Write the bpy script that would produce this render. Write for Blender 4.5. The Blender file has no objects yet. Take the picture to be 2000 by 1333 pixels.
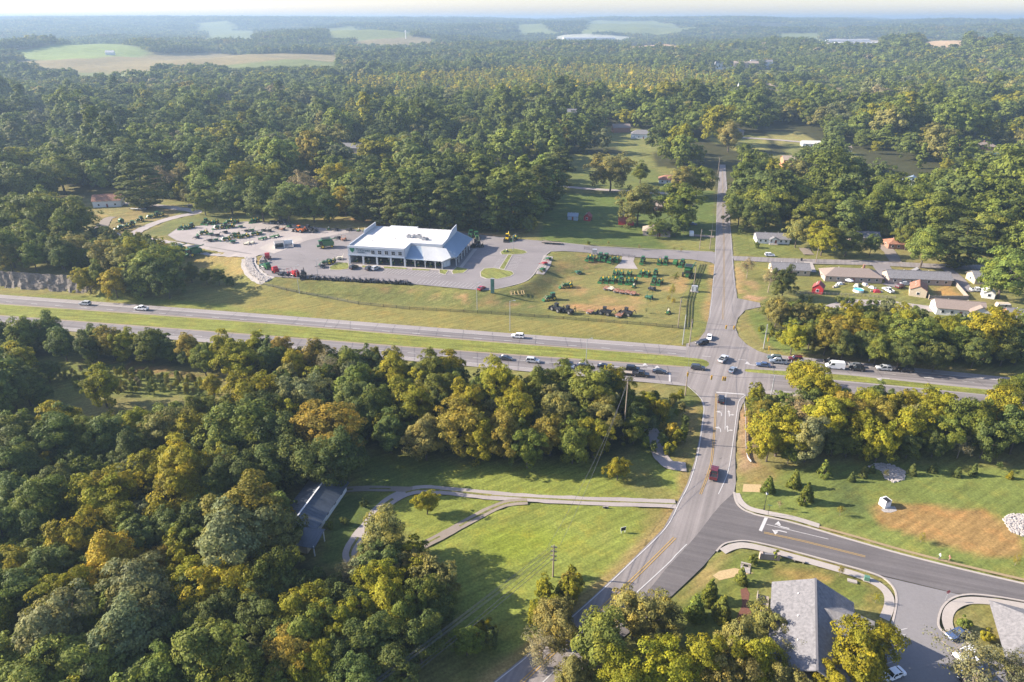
import bpy, bmesh, math, random
import numpy as np
from mathutils import Vector, Matrix
R = math.radians
random.seed(7)
rng = np.random.default_rng(11)
scene = bpy.context.scene
C = scene.collection

# ------------------------------------------------------------------ camera, sky, sun, exposure
CAM_H = 110.0
PITCH = R(25.3)
cam_data = bpy.data.cameras.new('camera')
cam_data.lens = 24.0
cam_data.sensor_width = 36.0
cam_data.clip_start = 1.0
cam_data.clip_end = 60000.0
cam = bpy.data.objects.new('camera', cam_data)
cam.location = (0, 0, CAM_H)
cam.rotation_euler = (R(90) - PITCH, 0, 0)
C.objects.link(cam)
scene.camera = cam

SUN_EL, SUN_AZ = R(27), math.atan2(0.11, -0.99)      # azimuth of the sun in the ground plane (mathematical angle)
sun_dir = Vector((math.cos(SUN_AZ) * math.cos(SUN_EL), math.sin(SUN_AZ) * math.cos(SUN_EL), math.sin(SUN_EL)))
world = bpy.data.worlds.new('World')
scene.world = world
world.use_nodes = True
wn = world.node_tree
sky = wn.nodes.new('ShaderNodeTexSky')
sky.sky_type = 'NISHITA'
sky.sun_disc = False
sky.sun_elevation = SUN_EL
sky.sun_rotation = math.atan2(sun_dir.x, sun_dir.y)
sky.air_density = 1.0
sky.dust_density = 1.0
sky.ozone_density = 1.0
wn.nodes['Background'].inputs[1].default_value = 0.083
wtint = wn.nodes.new('ShaderNodeVectorMath')
wtint.operation = 'MULTIPLY'
wtint.inputs[1].default_value = (0.97, 0.95, 1.10)
wn.links.new(sky.outputs[0], wtint.inputs[0])
wn.links.new(wtint.outputs[0], wn.nodes['Background'].inputs[0])
sun_data = bpy.data.lights.new('sun', 'SUN')
sun_data.energy = 4.4
sun_data.angle = R(0.5)
sun_data.color = (1.0, 0.895, 0.765)
sun = bpy.data.objects.new('sun', sun_data)
sun.rotation_euler = sun_dir.to_track_quat('Z', 'Y').to_euler()
sun.location = (0, 0, 500)
C.objects.link(sun)
scene.view_settings.view_transform = 'Standard'
scene.view_settings.look = 'None'
scene.view_settings.gamma = 1.0
scene.view_settings.exposure = 1.85
scene.render.engine = 'CYCLES'
scene.cycles.max_bounces = 6
scene.cycles.diffuse_bounces = 3
scene.cycles.transmission_bounces = 3
scene.cycles.volume_bounces = 1
scene.cycles.transparent_max_bounces = 8
scene.cycles.use_denoising = True

# ------------------------------------------------------------------ survey: bearing and depression of a point -> its place on the ground
FPX = 1333.33


def ray(px, py):
    u = (px - 1000) / FPX
    v = (666.5 - py) / FPX
    return u, math.cos(PITCH) + v * math.sin(PITCH), -math.sin(PITCH) + v * math.cos(PITCH)


def P(px, py, z=0.0):
    d = ray(px, py)
    t = (z - CAM_H) / d[2]
    return (d[0] * t, d[1] * t)


def sstep(a, b, x):
    t = np.clip((x - a) / (b - a), 0, 1)
    return t * t * (3 - 2 * t)


def inpoly(x, y, poly):
    x = np.asarray(x, float)
    y = np.asarray(y, float)
    r = np.zeros(x.shape, bool)
    n = len(poly)
    for i in range(n):
        x1, y1 = poly[i]
        x2, y2 = poly[(i + 1) % n]
        if y1 == y2:
            continue
        c = ((y1 > y) != (y2 > y)) & (x < (x2 - x1) * (y - y1) / (y2 - y1) + x1)
        r ^= c
    return r


def edgedist(x, y, poly, closed=True):
    x = np.asarray(x, float)
    y = np.asarray(y, float)
    best = np.full(x.shape, 1e9)
    n = len(poly)
    for i in range(n if closed else n - 1):
        x1, y1 = poly[i]
        x2, y2 = poly[(i + 1) % n]
        dx, dy = x2 - x1, y2 - y1
        L = dx * dx + dy * dy + 1e-9
        t = np.clip(((x - x1) * dx + (y - y1) * dy) / L, 0, 1)
        best = np.minimum(best, np.hypot(x - x1 - t * dx, y - y1 - t * dy))
    return best


def outdist(x, y, poly):
    return np.where(inpoly(x, y, poly), 0.0, edgedist(x, y, poly))


_tab = np.random.default_rng(5).random((256, 256))


def vnoise(x, y):
    xi = np.floor(x).astype(int)
    yi = np.floor(y).astype(int)
    fx = x - xi
    fy = y - yi
    fx = fx * fx * (3 - 2 * fx)
    fy = fy * fy * (3 - 2 * fy)
    a = _tab[xi & 255, yi & 255]
    b = _tab[(xi + 1) & 255, yi & 255]
    c = _tab[xi & 255, (yi + 1) & 255]
    d = _tab[(xi + 1) & 255, (yi + 1) & 255]
    return (a * (1 - fx) + b * fx) * (1 - fy) + (c * (1 - fx) + d * fx) * fy


def fbm(x, y, o=4):
    s = 0
    a = 0.5
    t = 0
    for i in range(o):
        s = s + a * vnoise(x + 17.3 * i, y - 9.1 * i)
        t += a
        x = x * 2.03
        y = y * 2.03
        a *= 0.5
    return s / t


HP = 3.5
PLAT = [P(*p, HP) for p in [(200, 455), (330, 474), (480, 500), (505, 530), (530, 543), (700, 552), (812, 557), (932, 568), (965, 568), (1000, 561), (1030, 551), (1046, 538), (1066, 505), (1085, 490), (1085, 470), (1010, 462)]] + [(-5, 520), (-600, 700), (-600, 420)]
BANKH = 6.0
WALLPX = [(-60, 556), (-10, 560), (60, 565), (150, 571), (210, 575)]
WALL = [P(*p) for p in WALLPX]
BANK = [(a, b + 1.6) for a, b in WALL] + [P(245, 560, 2), P(300, 530, 4), P(310, 490, 5), P(200, 440, 6)] + [(-420, 520), (-520, 350)]


def hfar(x, y):
    d = np.hypot(x, y)
    if d.size and d.max() < 450:
        return np.zeros(d.shape)
    s = sstep(700, 5000, d)
    n = fbm(x / 2300 + 3.1, y / 2300 + 7.7, 4) - 0.5
    h = sstep(450, 1300, d) * (fbm(x / 380 + 1.7, y / 380 + 4.2, 3) - 0.5) * 62 + s * n * 165 + sstep(2500, 8500, d) * 70 + sstep(1500, 6000, d) * sstep(500, -3000, x) * 16
    for (hx, hy, rx, ry, hh) in HILLS:
        h = np.maximum(h, 0 * h) + hh * np.exp(-(((x - hx) / rx) ** 2 + ((y - hy) / ry) ** 2) ** 1.5)
    cap = 114 + 16 * (fbm(x / 1500 + 40, y / 1500 + 11, 3) - 0.5)
    return np.where(h > cap - 14, cap - 14 * np.exp(-(h - cap + 14) / 14.0), h)


HILLS = []
for px, py, z, rx, ry, dz in [(175, 88, 36, 260, 300, 34), (1860, 74, 60, 500, 500, 30), (1200, 48, 75, 700, 500, 30), (700, 62, 60, 500, 400, 22)]:
    a = P(px, py, z)
    HILLS.append((a[0], a[1], rx, ry, dz))


def hgt(x, y):
    x = np.asarray(x, float)
    y = np.asarray(y, float)
    h = hfar(x, y)
    k = np.nonzero((y < 800) & (np.abs(x) < 700) & (y > 235))
    if len(k[0]):
        xx, yy = x[k], y[k]
        w = 13 + 50 * sstep(305, 345, yy + 0.18 * xx)
        hh = HP * (1 - sstep(0, 1, outdist(xx, yy, PLAT) / w))
        wb = 1.4 + 14 * sstep(-190, -165, xx)
        hh = np.maximum(hh, BANKH * (1 - sstep(0, 1, outdist(xx, yy, BANK) / wb)))
        h[k] += hh * (1 - sstep(420, 760, yy))
    return h


def h1(x, y):
    return float(hgt(np.array([x]), np.array([y]))[0])


def G(px, py, up=0.0):
    """ground point seen at a bearing (walks along the sight line until it meets the ground)"""
    d = ray(px, py)
    if py > 300:
        z = 0.0
        x, y = P(px, py, up)
        if y < 236:
            return (x, y, 0.0)
        for i in range(10):
            x, y = P(px, py, z + up)
            z = 0.5 * z + 0.5 * h1(x, y)
        return (x, y, z)
    ts = np.geomspace(200, 30000, 2600)
    x = d[0] * ts
    y = d[1] * ts
    zz = CAM_H + d[2] * ts - up
    hh = hgt(x, y)
    k = np.nonzero(zz < hh)[0]
    i = k[0] if len(k) else -1
    return (float(x[i]), float(y[i]), float(hh[i]))


def G2(px, py):
    return G(px, py)[:2]


def polyG(l):
    if min(p[1] for p in l) <= 300:
        return [G2(*p) for p in l]
    d = np.array([ray(*p) for p in l])
    z = np.zeros(len(l))
    for i in range(14):
        t = (z - CAM_H) / d[:, 2]
        z = 0.5 * z + 0.5 * hgt(d[:, 0] * t, d[:, 1] * t)
    t = (z - CAM_H) / d[:, 2]
    return [(float(a), float(b)) for a, b in zip(d[:, 0] * t, d[:, 1] * t)]


def depth_of(x, y, z):
    return y * math.cos(PITCH) - (z - CAM_H) * math.sin(PITCH)


# ------------------------------------------------------------------ materials
MATS = {}


def new_mat(name):
    m = bpy.data.materials.new(name)
    m.use_nodes = True
    return m, m.node_tree.nodes, m.node_tree.links, m.node_tree.nodes['Principled BSDF']


def mat(name, col, rough=0.8, spec=0.3, metal=0.0, noise=0.12, scale=1.0, bump=0.0, detail=5.0, objcol=False, coat=0.0):
    if name in MATS:
        return MATS[name]
    m, n, l, b = new_mat(name)
    b.inputs['Roughness'].default_value = rough
    b.inputs['Specular IOR Level'].default_value = spec
    b.inputs['Metallic'].default_value = metal
    b.inputs['Coat Weight'].default_value = coat
    tc = n.new('ShaderNodeTexCoord')
    nz = n.new('ShaderNodeTexNoise')
    nz.inputs['Scale'].default_value = scale
    nz.inputs['Detail'].default_value = detail
    nz.inputs['Roughness'].default_value = 0.65
    l.new(tc.outputs['Object'], nz.inputs['Vector'])
    rmp = n.new('ShaderNodeMapRange')
    rmp.inputs[1].default_value = 0.25
    rmp.inputs[2].default_value = 0.75
    rmp.inputs[3].default_value = 1 - noise
    rmp.inputs[4].default_value = 1 + noise
    l.new(nz.outputs[0], rmp.inputs[0])
    mx = n.new('ShaderNodeVectorMath')
    mx.operation = 'SCALE'
    if objcol:
        oi = n.new('ShaderNodeObjectInfo')
        l.new(oi.outputs['Color'], mx.inputs[0])
    else:
        mx.inputs[0].default_value = tuple(c * (0.78 if max(col) > 0.1 else 1.0) for c in col[:3])
    l.new(rmp.outputs[0], mx.inputs['Scale'])
    l.new(mx.outputs[0], b.inputs['Base Color'])
    if bump:
        bp = n.new('ShaderNodeBump')
        bp.inputs['Strength'].default_value = bump
        bp.inputs['Distance'].default_value = 0.2
        l.new(nz.outputs[0], bp.inputs['Height'])
        l.new(bp.outputs[0], b.inputs['Normal'])
    MATS[name] = m
    return m


def pavement_mat(name, col, patch=0.14, streak=0.0, direction=0.0):
    """worn paving: fine grain, large blotches, tyre-worn streaks along the road"""
    m, n, l, b = new_mat(name)
    b.inputs['Roughness'].default_value = 0.88
    b.inputs['Specular IOR Level'].default_value = 0.25
    tc = n.new('ShaderNodeTexCoord')
    a = n.new('ShaderNodeTexNoise')
    a.inputs['Scale'].default_value = 0.07
    a.inputs['Detail'].default_value = 6
    a.inputs['Roughness'].default_value = 0.6
    l.new(tc.outputs['Object'], a.inputs['Vector'])
    mp = n.new('ShaderNodeMapping')
    turn = n.new('ShaderNodeMapping')
    turn.inputs['Rotation'].default_value = (0, 0, direction)
    l.new(tc.outputs['Object'], turn.inputs['Vector'])
    mp.inputs['Scale'].default_value = (0.012, 0.9, 1)
    l.new(turn.outputs[0], mp.inputs['Vector'])
    s = n.new('ShaderNodeTexNoise')
    s.inputs['Scale'].default_value = 1.0
    s.inputs['Detail'].default_value = 3
    l.new(mp.outputs[0], s.inputs['Vector'])
    g = n.new('ShaderNodeTexNoise')
    g.inputs['Scale'].default_value = 1.6
    g.inputs['Detail'].default_value = 8
    g.inputs['Roughness'].default_value = 0.75
    l.new(tc.outputs['Object'], g.inputs['Vector'])
    cur = None
    for nd, amp in ((a, patch), (s, streak), (g, 0.10)):
        r = n.new('ShaderNodeMapRange')
        r.inputs[1].default_value = 0.3
        r.inputs[2].default_value = 0.7
        r.inputs[3].default_value = 1 - amp
        r.inputs[4].default_value = 1 + amp
        l.new(nd.outputs[0], r.inputs[0])
        if cur is None:
            cur = r.outputs[0]
        else:
            mm = n.new('ShaderNodeMath')
            mm.operation = 'MULTIPLY'
            l.new(cur, mm.inputs[0])
            l.new(r.outputs[0], mm.inputs[1])
            cur = mm.outputs[0]
    mx = n.new('ShaderNodeVectorMath')
    mx.operation = 'SCALE'
    mx.inputs[0].default_value = tuple(c * 0.68 for c in col)
    l.new(cur, mx.inputs['Scale'])
    l.new(mx.outputs[0], b.inputs['Base Color'])
    MATS[name] = m
    return m


def grass_mat(name, vcol=True, col=(0.13, 0.17, 0.045), stripe=0.0, sdir=0.0):
    col = tuple(c * 0.70 for c in col)
    m, n, l, b = new_mat(name)
    b.inputs['Roughness'].default_value = 0.95
    b.inputs['Specular IOR Level'].default_value = 0.12
    tc = n.new('ShaderNodeTexCoord')
    fac = None
    for sc, det, amp, st in ((0.045, 5, 0.16, (1, 1, 1)), (0.45, 6, 0.20, (1, 1, 1)), (1.8, 8, 0.34, (1, 1, 1)), (1.0, 3, 0.28 + stripe, (0.06, 0.8, 1))):
        mp = n.new('ShaderNodeMapping')
        mp.inputs['Scale'].default_value = st
        turn = n.new('ShaderNodeMapping')
        turn.inputs['Rotation'].default_value = (0, 0, sdir if st[0] != 1 else 0)
        l.new(tc.outputs['Object'], turn.inputs['Vector'])
        l.new(turn.outputs[0], mp.inputs['Vector'])
        a = n.new('ShaderNodeTexNoise')
        a.inputs['Scale'].default_value = sc
        a.inputs['Detail'].default_value = det
        a.inputs['Roughness'].default_value = 0.65
        l.new(mp.outputs[0], a.inputs['Vector'])
        r = n.new('ShaderNodeMapRange')
        r.inputs[1].default_value = 0.28
        r.inputs[2].default_value = 0.72
        r.inputs[3].default_value = 1 - amp
        r.inputs[4].default_value = 1 + amp
        l.new(a.outputs[0], r.inputs[0])
        if fac is None:
            fac = r.outputs[0]
        else:
            mm = n.new('ShaderNodeMath')
            mm.operation = 'MULTIPLY'
            l.new(fac, mm.inputs[0])
            l.new(r.outputs[0], mm.inputs[1])
            fac = mm.outputs[0]
    # dry straw flecks
    dn = n.new('ShaderNodeTexNoise')
    dn.inputs['Scale'].default_value = 0.16
    dn.inputs['Detail'].default_value = 9
    dn.inputs['Roughness'].default_value = 0.7
    l.new(tc.outputs['Object'], dn.inputs['Vector'])
    dr = n.new('ShaderNodeMapRange')
    dr.inputs[1].default_value = 0.50
    dr.inputs[2].default_value = 0.68
    dr.inputs[3].default_value = 0.0
    dr.inputs[4].default_value = 0.55
    l.new(dn.outputs[0], dr.inputs[0])
    mixn = n.new('ShaderNodeMix')
    mixn.data_type = 'RGBA'
    if vcol:
        at = n.new('ShaderNodeAttribute')
        at.attribute_name = 'albedo'
        l.new(at.outputs['Color'], mixn.inputs['A'])
        hs = n.new('ShaderNodeVectorMath')
        hs.operation = 'MULTIPLY'
        l.new(at.outputs['Color'], hs.inputs[0])
        hs.inputs[1].default_value = (1.5, 1.12, 0.95)
        l.new(hs.outputs[0], mixn.inputs['B'])
    else:
        mixn.inputs['A'].default_value = (*col, 1)
        mixn.inputs['B'].default_value = (col[0] * 1.5, col[1] * 1.12, col[2] * 0.95, 1)
    l.new(dr.outputs[0], mixn.inputs['Factor'])
    mx = n.new('ShaderNodeVectorMath')
    mx.operation = 'SCALE'
    l.new(mixn.outputs['Result'], mx.inputs[0])
    l.new(fac, mx.inputs['Scale'])
    l.new(mx.outputs[0], b.inputs['Base Color'])
    MATS[name] = m
    return m


def leaf_mat(name, instanced):
    m, n, l, b = new_mat(name)
    out = n['Material Output']
    b.inputs['Roughness'].default_value = 0.6
    b.inputs['Specular IOR Level'].default_value = 0.10
    if instanced:
        at = n.new('ShaderNodeAttribute')
        at.attribute_type = 'INSTANCER'
        at.attribute_name = 'tint'
        base = at.outputs['Color']
    else:
        oi = n.new('ShaderNodeObjectInfo')
        base = oi.outputs['Color']
    lv = n.new('ShaderNodeAttribute')
    lv.attribute_name = 'leafvar'
    sep = n.new('ShaderNodeSeparateColor')
    l.new(lv.outputs['Color'], sep.inputs[0])
    r = n.new('ShaderNodeMapRange')
    r.inputs[3].default_value = 0.5
    r.inputs[4].default_value = 1.5
    l.new(sep.outputs[0], r.inputs[0])
    mx = n.new('ShaderNodeVectorMath')
    mx.operation = 'SCALE'
    l.new(base, mx.inputs[0])
    l.new(r.outputs[0], mx.inputs['Scale'])
    # some sprays turn towards yellow
    mixn = n.new('ShaderNodeMix')
    mixn.data_type = 'RGBA'
    l.new(mx.outputs[0], mixn.inputs['A'])
    ye = n.new('ShaderNodeVectorMath')
    ye.operation = 'MULTIPLY'
    ye.inputs[1].default_value = (1.6, 1.28, 0.6)
    l.new(mx.outputs[0], ye.inputs[0])
    l.new(ye.outputs[0], mixn.inputs['B'])
    rr = n.new('ShaderNodeMapRange')
    rr.inputs[1].default_value = 0.45
    rr.inputs[2].default_value = 1.0
    rr.inputs[4].default_value = 0.4 if instanced else 0.75
    l.new(sep.outputs[1], rr.inputs[0])
    l.new(rr.outputs[0], mixn.inputs['Factor'])
    l.new(mixn.outputs['Result'], b.inputs['Base Color'])
    tr = n.new('ShaderNodeBsdfTranslucent')
    l.new(mixn.outputs['Result'], tr.inputs['Color'])
    ms = n.new('ShaderNodeMixShader')
    ms.inputs[0].default_value = 0.40
    l.new(b.outputs[0], ms.inputs[1])
    l.new(tr.outputs[0], ms.inputs[2])
    l.new(ms.outputs[0], out.inputs['Surface'])
    MATS[name] = m
    return m


M_LEAF = leaf_mat('leaf', False)
M_LEAFI = leaf_mat('leaf_wood', True)
M_BARK = mat('bark', (0.11, 0.085, 0.065), 0.9, noise=0.3, scale=2)
M_BARKPALE = mat('bark_pale', (0.30, 0.24, 0.18), 0.9, noise=0.3, scale=2)
M_GROUND = grass_mat('ground_cover', sdir=R(-32))
M_MEDIAN = grass_mat('median_grass', False, (0.205, 0.222, 0.048), 0.10, R(11))
M_VERGE = grass_mat('track_grass', False, (0.19, 0.19, 0.06))
M_LAWN = grass_mat('lawn_grass', False, (0.20, 0.215, 0.06), 0.05, R(60))
HWD = math.atan2(-0.19, 0.98)
M_HWY = pavement_mat('highway_lane', (0.225, 0.203, 0.195), 0.10, 0.26, -HWD)
M_SHOULDER = pavement_mat('highway_shoulder', (0.335, 0.30, 0.28), 0.08, 0.08, -HWD)
M_ROAD = pavement_mat('county_road', (0.275, 0.245, 0.228), 0.12, 0.2, -R(67))
M_STREET = pavement_mat('new_street', (0.152, 0.137, 0.133), 0.14, 0.16, R(18))
M_LOT = pavement_mat('lot_asphalt', (0.26, 0.235, 0.228), 0.12, 0.04, 0)
M_GRAVEL = pavement_mat('gravel', (0.41, 0.36, 0.33), 0.14, 0.0, 0)
M_DIRT = pavement_mat('dirt_track', (0.30, 0.25, 0.20), 0.20, 0.0, 0)
M_CONC = pavement_mat('concrete', (0.46, 0.41, 0.36), 0.10, 0.0, 0)
M_ROCKS = mat('riprap', (0.36, 0.33, 0.30), 0.9, noise=0.4, scale=1.5, bump=0.6)
M_WHITE = mat('white_line', (0.52, 0.50, 0.475), 0.7, noise=0.2, scale=3)
M_YEL = mat('yellow_line', (0.44, 0.285, 0.085), 0.7, noise=0.2, scale=3)
M_PAINT = mat('car_paint', (1, 1, 1), 0.25, 0.5, noise=0.02, objcol=True, coat=0.6)
M_GLASS = mat('dark_glass', (0.02, 0.025, 0.03), 0.08, 0.6, noise=0.05)
M_TYRE = mat('tyre', (0.02, 0.02, 0.02), 0.85, noise=0.15)
M_RIM = mat('rim', (0.35, 0.35, 0.36), 0.35, 0.5, 0.6)
M_LAMP = mat('lamp_clear', (0.75, 0.75, 0.72), 0.2, 0.6)
M_TAIL = mat('lamp_red', (0.35, 0.015, 0.015), 0.25, 0.6)
M_GREEN = mat('machine_green', (0.03, 0.125, 0.04), 0.35, 0.5, noise=0.12, scale=3)
M_YMACH = mat('machine_yellow', (0.72, 0.50, 0.03), 0.4, 0.5, noise=0.1, scale=3)
M_BLACK = mat('black_part', (0.02, 0.02, 0.022), 0.6)
M_STEEL = mat('galvanised', (0.42, 0.43, 0.44), 0.5, 0.5, 0.3, 0.1)
M_POLE = mat('wood_pole', (0.28, 0.225, 0.17), 0.9, noise=0.25, scale=2)
M_WIRE = mat('wire', (0.10, 0.10, 0.11), 0.6)
M_ORANGE = mat('orange_paint', (0.62, 0.17, 0.04), 0.4, 0.5)
M_RED = mat('red_paint', (0.42, 0.03, 0.035), 0.4, 0.5)
M_SEAT = mat('seat_pale', (0.6, 0.55, 0.42), 0.7)
M_WHITEP = mat('white_paint', (0.78, 0.78, 0.76), 0.55, noise=0.05)
M_ROOFW = mat('white_membrane', (0.66, 0.63, 0.585), 0.7, noise=0.16, scale=0.35)
M_WALLP = mat('pale_wall', (0.56, 0.58, 0.60), 0.7, noise=0.05)
M_METROOF = mat('blue_metal_roof', (0.33, 0.42, 0.50), 0.4, 0.5, 0.2, 0.05)
M_DARK = mat('dark_interior', (0.035, 0.035, 0.04), 0.8)
M_SHGRAY = mat('shingle_gray', (0.195, 0.188, 0.19), 0.9, noise=0.38, scale=1.6)
M_SHBROWN = mat('shingle_brown', (0.27, 0.215, 0.18), 0.9, noise=0.22, scale=2.5)
M_SHTAN = mat('shingle_tan', (0.34, 0.27, 0.21), 0.9, noise=0.22, scale=2.5)
M_RUST = mat('rust_roof', (0.33, 0.16, 0.10), 0.8, noise=0.35, scale=0.8)
M_REDROOF = mat('red_roof', (0.30, 0.08, 0.07), 0.8, noise=0.2, scale=0.8)
M_BRICK = mat('brick', (0.36, 0.19, 0.13), 0.9, noise=0.25, scale=4)
M_BRICKP = mat('pale_brick', (0.45, 0.36, 0.30), 0.9, noise=0.2, scale=4)
M_TANW = mat('tan_wall', (0.50, 0.42, 0.31), 0.9, noise=0.15, scale=2)
M_TIN = mat('tin_roof', (0.105, 0.125, 0.15), 0.5, 0.4, 0.2, 0.22, 0.5)
M_WOODF = mat('fence_wood', (0.34, 0.29, 0.24), 0.9, noise=0.25, scale=3)
M_MULCH = mat('mulch', (0.16, 0.07, 0.045), 0.95, noise=0.3, scale=3)
M_POOL = mat('pool_water', (0.10, 0.50, 0.62), 0.1, 0.6)
M_STRAW = mat('straw', (0.46, 0.34, 0.17), 0.95, noise=0.25, scale=2)
M_ROCK = mat('cut_rock', (0.21, 0.18, 0.15), 0.95, noise=0.6, scale=1.4, bump=1.0, detail=8)
M_SIGNAL = mat('signal_yellow', (0.62, 0.36, 0.03), 0.5)

# ------------------------------------------------------------------ mesh helpers


class MB:
    def __init__(self):
        self.v = []
        self.f = []

    def quad(self, *ps):
        i = len(self.v)
        self.v += [tuple(p) for p in ps]
        self.f.append(tuple(range(i, i + len(ps))))
        return self

    def box(self, c, s, rz=0.0, top=1.0, topshift=(0, 0)):
        ca, sa = math.cos(rz), math.sin(rz)
        i = len(self.v)
        for dz in (-1, 1):
            k = top if dz > 0 else 1
            for dx, dy in ((-1, -1), (1, -1), (1, 1), (-1, 1)):
                kk = k if isinstance(k, tuple) else (k, k)
                x = dx * s[0] / 2 * kk[0] + (topshift[0] if dz > 0 else 0)
                y = dy * s[1] / 2 * kk[1] + (topshift[1] if dz > 0 else 0)
                self.v.append((c[0] + x * ca - y * sa, c[1] + x * sa + y * ca, c[2] + dz * s[2] / 2))
        for q in ((3, 2, 1, 0), (4, 5, 6, 7), (0, 1, 5, 4), (1, 2, 6, 5), (2, 3, 7, 6), (3, 0, 4, 7)):
            self.f.append(tuple(i + k for k in q))
        return self

    def tube(self, a, b, r0, r1=None, n=8, caps=True):
        r1 = r0 if r1 is None else r1
        a, b = Vector(a), Vector(b)
        d = (b - a).normalized()
        t = Vector((0, 0, 1)) if abs(d.z) < 0.9 else Vector((1, 0, 0))
        u = d.cross(t).normalized()
        w = d.cross(u)
        i = len(self.v)
        for p, r in ((a, r0), (b, r1)):
            for k in range(n):
                q = p + (u * math.cos(2 * math.pi * k / n) + w * math.sin(2 * math.pi * k / n)) * r
                self.v.append(tuple(q))
        for k in range(n):
            k2 = (k + 1) % n
            self.f.append((i + k, i + n + k, i + n + k2, i + k2))
        if caps:
            self.f.append(tuple(i + k for k in range(n)))
            self.f.append(tuple(i + n + k for k in reversed(range(n))))
        return self

    def prism(self, prof, y0, y1, inset=0.0):
        """side profile (x,z) extruded across y; inset narrows points by height"""
        n = len(prof)
        zs = [p[1] for p in prof]
        zm, zM = min(zs), max(zs)
        i = len(self.v)
        for y in (y0, y1):
            for x, z in prof:
                k = 1 - inset * ((z - zm) / (zM - zm + 1e-6)) ** 2
                self.v.append((x, y * k, z))
        for k in range(n):
            k2 = (k + 1) % n
            self.f.append((i + k, i + k2, i + n + k2, i + n + k))
        self.f.append(tuple(i + k for k in reversed(range(n))))
        self.f.append(tuple(i + n + k for k in range(n)))
        return self

    def mesh(self, name, m):
        me = bpy.data.meshes.new(name)
        me.from_pydata(self.v, [], self.f)
        bm = bmesh.new()
        bm.from_mesh(me)
        bmesh.ops.recalc_face_normals(bm, faces=bm.faces)
        bm.to_mesh(me)
        bm.free()
        if m:
            me.materials.append(m)
        return me

    def build(self, name, m, parent=None):
        o = bpy.data.objects.new(name, self.mesh(name, m))
        C.objects.link(o)
        o.parent = parent
        return o


def part(name, me, parent, loc=None):
    o = bpy.data.objects.new(name, me)
    C.objects.link(o)
    o.parent = parent
    if loc:
        o.location = loc
    return o


def empty(name, loc=(0, 0, 0), rz=0.0):
    o = bpy.data.objects.new(name, None)
    o.empty_display_size = 0.5
    C.objects.link(o)
    o.location = loc
    o.rotation_euler = (0, 0, rz)
    return o


def tag(o, label=None, cat=None, group=None, kind=None):
    if label:
        o['label'] = label
    if cat:
        o['category'] = cat
    if group:
        o['group'] = group
    if kind:
        o['kind'] = kind
    return o


def children(o):
    return KIDS.get(o.name) or [c for c in bpy.data.objects if c.parent == o]


KIDS = {}


def index_kids(o):
    for ob in C.objects:
        if ob.parent is not None:
            KIDS.setdefault(ob.parent.name, [])
            if ob not in KIDS[ob.parent.name]:
                KIDS[ob.parent.name].append(ob)


def copy_tree(o, parent=None):
    c = o.copy()
    C.objects.link(c)
    c.parent = parent
    for ch in KIDS.get(o.name, ()):
        copy_tree(ch, c)
    return c


ORD = 'zeroth first second third fourth fifth sixth seventh eighth ninth tenth eleventh twelfth thirteenth fourteenth fifteenth sixteenth seventeenth eighteenth nineteenth'.split()
TENS = {20: ('twentieth', 'twenty'), 30: ('thirtieth', 'thirty'), 40: ('fortieth', 'forty'), 50: ('fiftieth', 'fifty'), 60: ('sixtieth', 'sixty')}


def ordinal(n):
    if n < 20:
        return ORD[n]
    t = n // 10 * 10
    return TENS[t][0] if n == t else TENS[t][1] + '-' + ORD[n - t]


def smooth_line(pts, n=6):
    """Catmull-Rom through the points"""
    out = []
    q = [pts[0]] + list(pts) + [pts[-1]]
    for i in range(1, len(q) - 2):
        p0, p1, p2, p3 = (np.array(q[i + k], float) for k in (-1, 0, 1, 2))
        for k in range(n):
            t = k / n
            out.append(tuple(0.5 * (2 * p1 + (p2 - p0) * t + (2 * p0 - 5 * p1 + 4 * p2 - p3) * t * t + (3 * p1 - p0 - 3 * p2 + p3) * t ** 3)))
    out.append(tuple(pts[-1]))
    return out


PAVED = []


def sheet(name, poly, m, dz=0.02, paved=True, flat=None, parent=None, step=5.0):
    """a paved or planted sheet laid over the ground; poly in metres"""
    xs = [p[0] for p in poly]
    ys = [p[1] for p in poly]
    if flat is None:
        gx, gy = np.meshgrid(np.linspace(min(xs), max(xs), 40), np.linspace(min(ys), max(ys), 40))
        gx, gy = gx.ravel(), gy.ravel()
        kk = inpoly(gx, gy, poly)
        hh = hgt(np.concatenate([gx[kk], xs]), np.concatenate([gy[kk], ys]))
        flat = hh.max() - hh.min() < 0.03
    bm = bmesh.new()
    vs = [bm.verts.new((x, y, 0)) for x, y in poly]
    bm.faces.new(vs)
    if not flat:
        for ax, lo, hi in ((0, min(xs), max(xs)), (1, min(ys), max(ys))):
            k = math.floor(lo / step) * step + step
            while k < hi:
                co = (k, 0, 0) if ax == 0 else (0, k, 0)
                no = (1, 0, 0) if ax == 0 else (0, 1, 0)
                bmesh.ops.bisect_plane(bm, geom=bm.verts[:] + bm.edges[:] + bm.faces[:], plane_co=co, plane_no=no)
                k += step
    bmesh.ops.triangulate(bm, faces=bm.faces[:])
    bm.verts.ensure_lookup_table()
    a = np.array([(v.co.x, v.co.y) for v in bm.verts])
    z = hgt(a[:, 0], a[:, 1]) + dz
    for v, zz in zip(bm.verts, z):
        v.co.z = zz
    bmesh.ops.recalc_face_normals(bm, faces=bm.faces)
    if sum(f.normal.z for f in bm.faces) < 0:
        bmesh.ops.reverse_faces(bm, faces=bm.faces)
    me = bpy.data.meshes.new(name)
    bm.to_mesh(me)
    bm.free()
    me.materials.append(m)
    o = bpy.data.objects.new(name, me)
    C.objects.link(o)
    o.parent = parent
    if parent is None:
        o['kind'] = 'structure'
    if paved:
        PAVED.append(poly)
    return o


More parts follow.
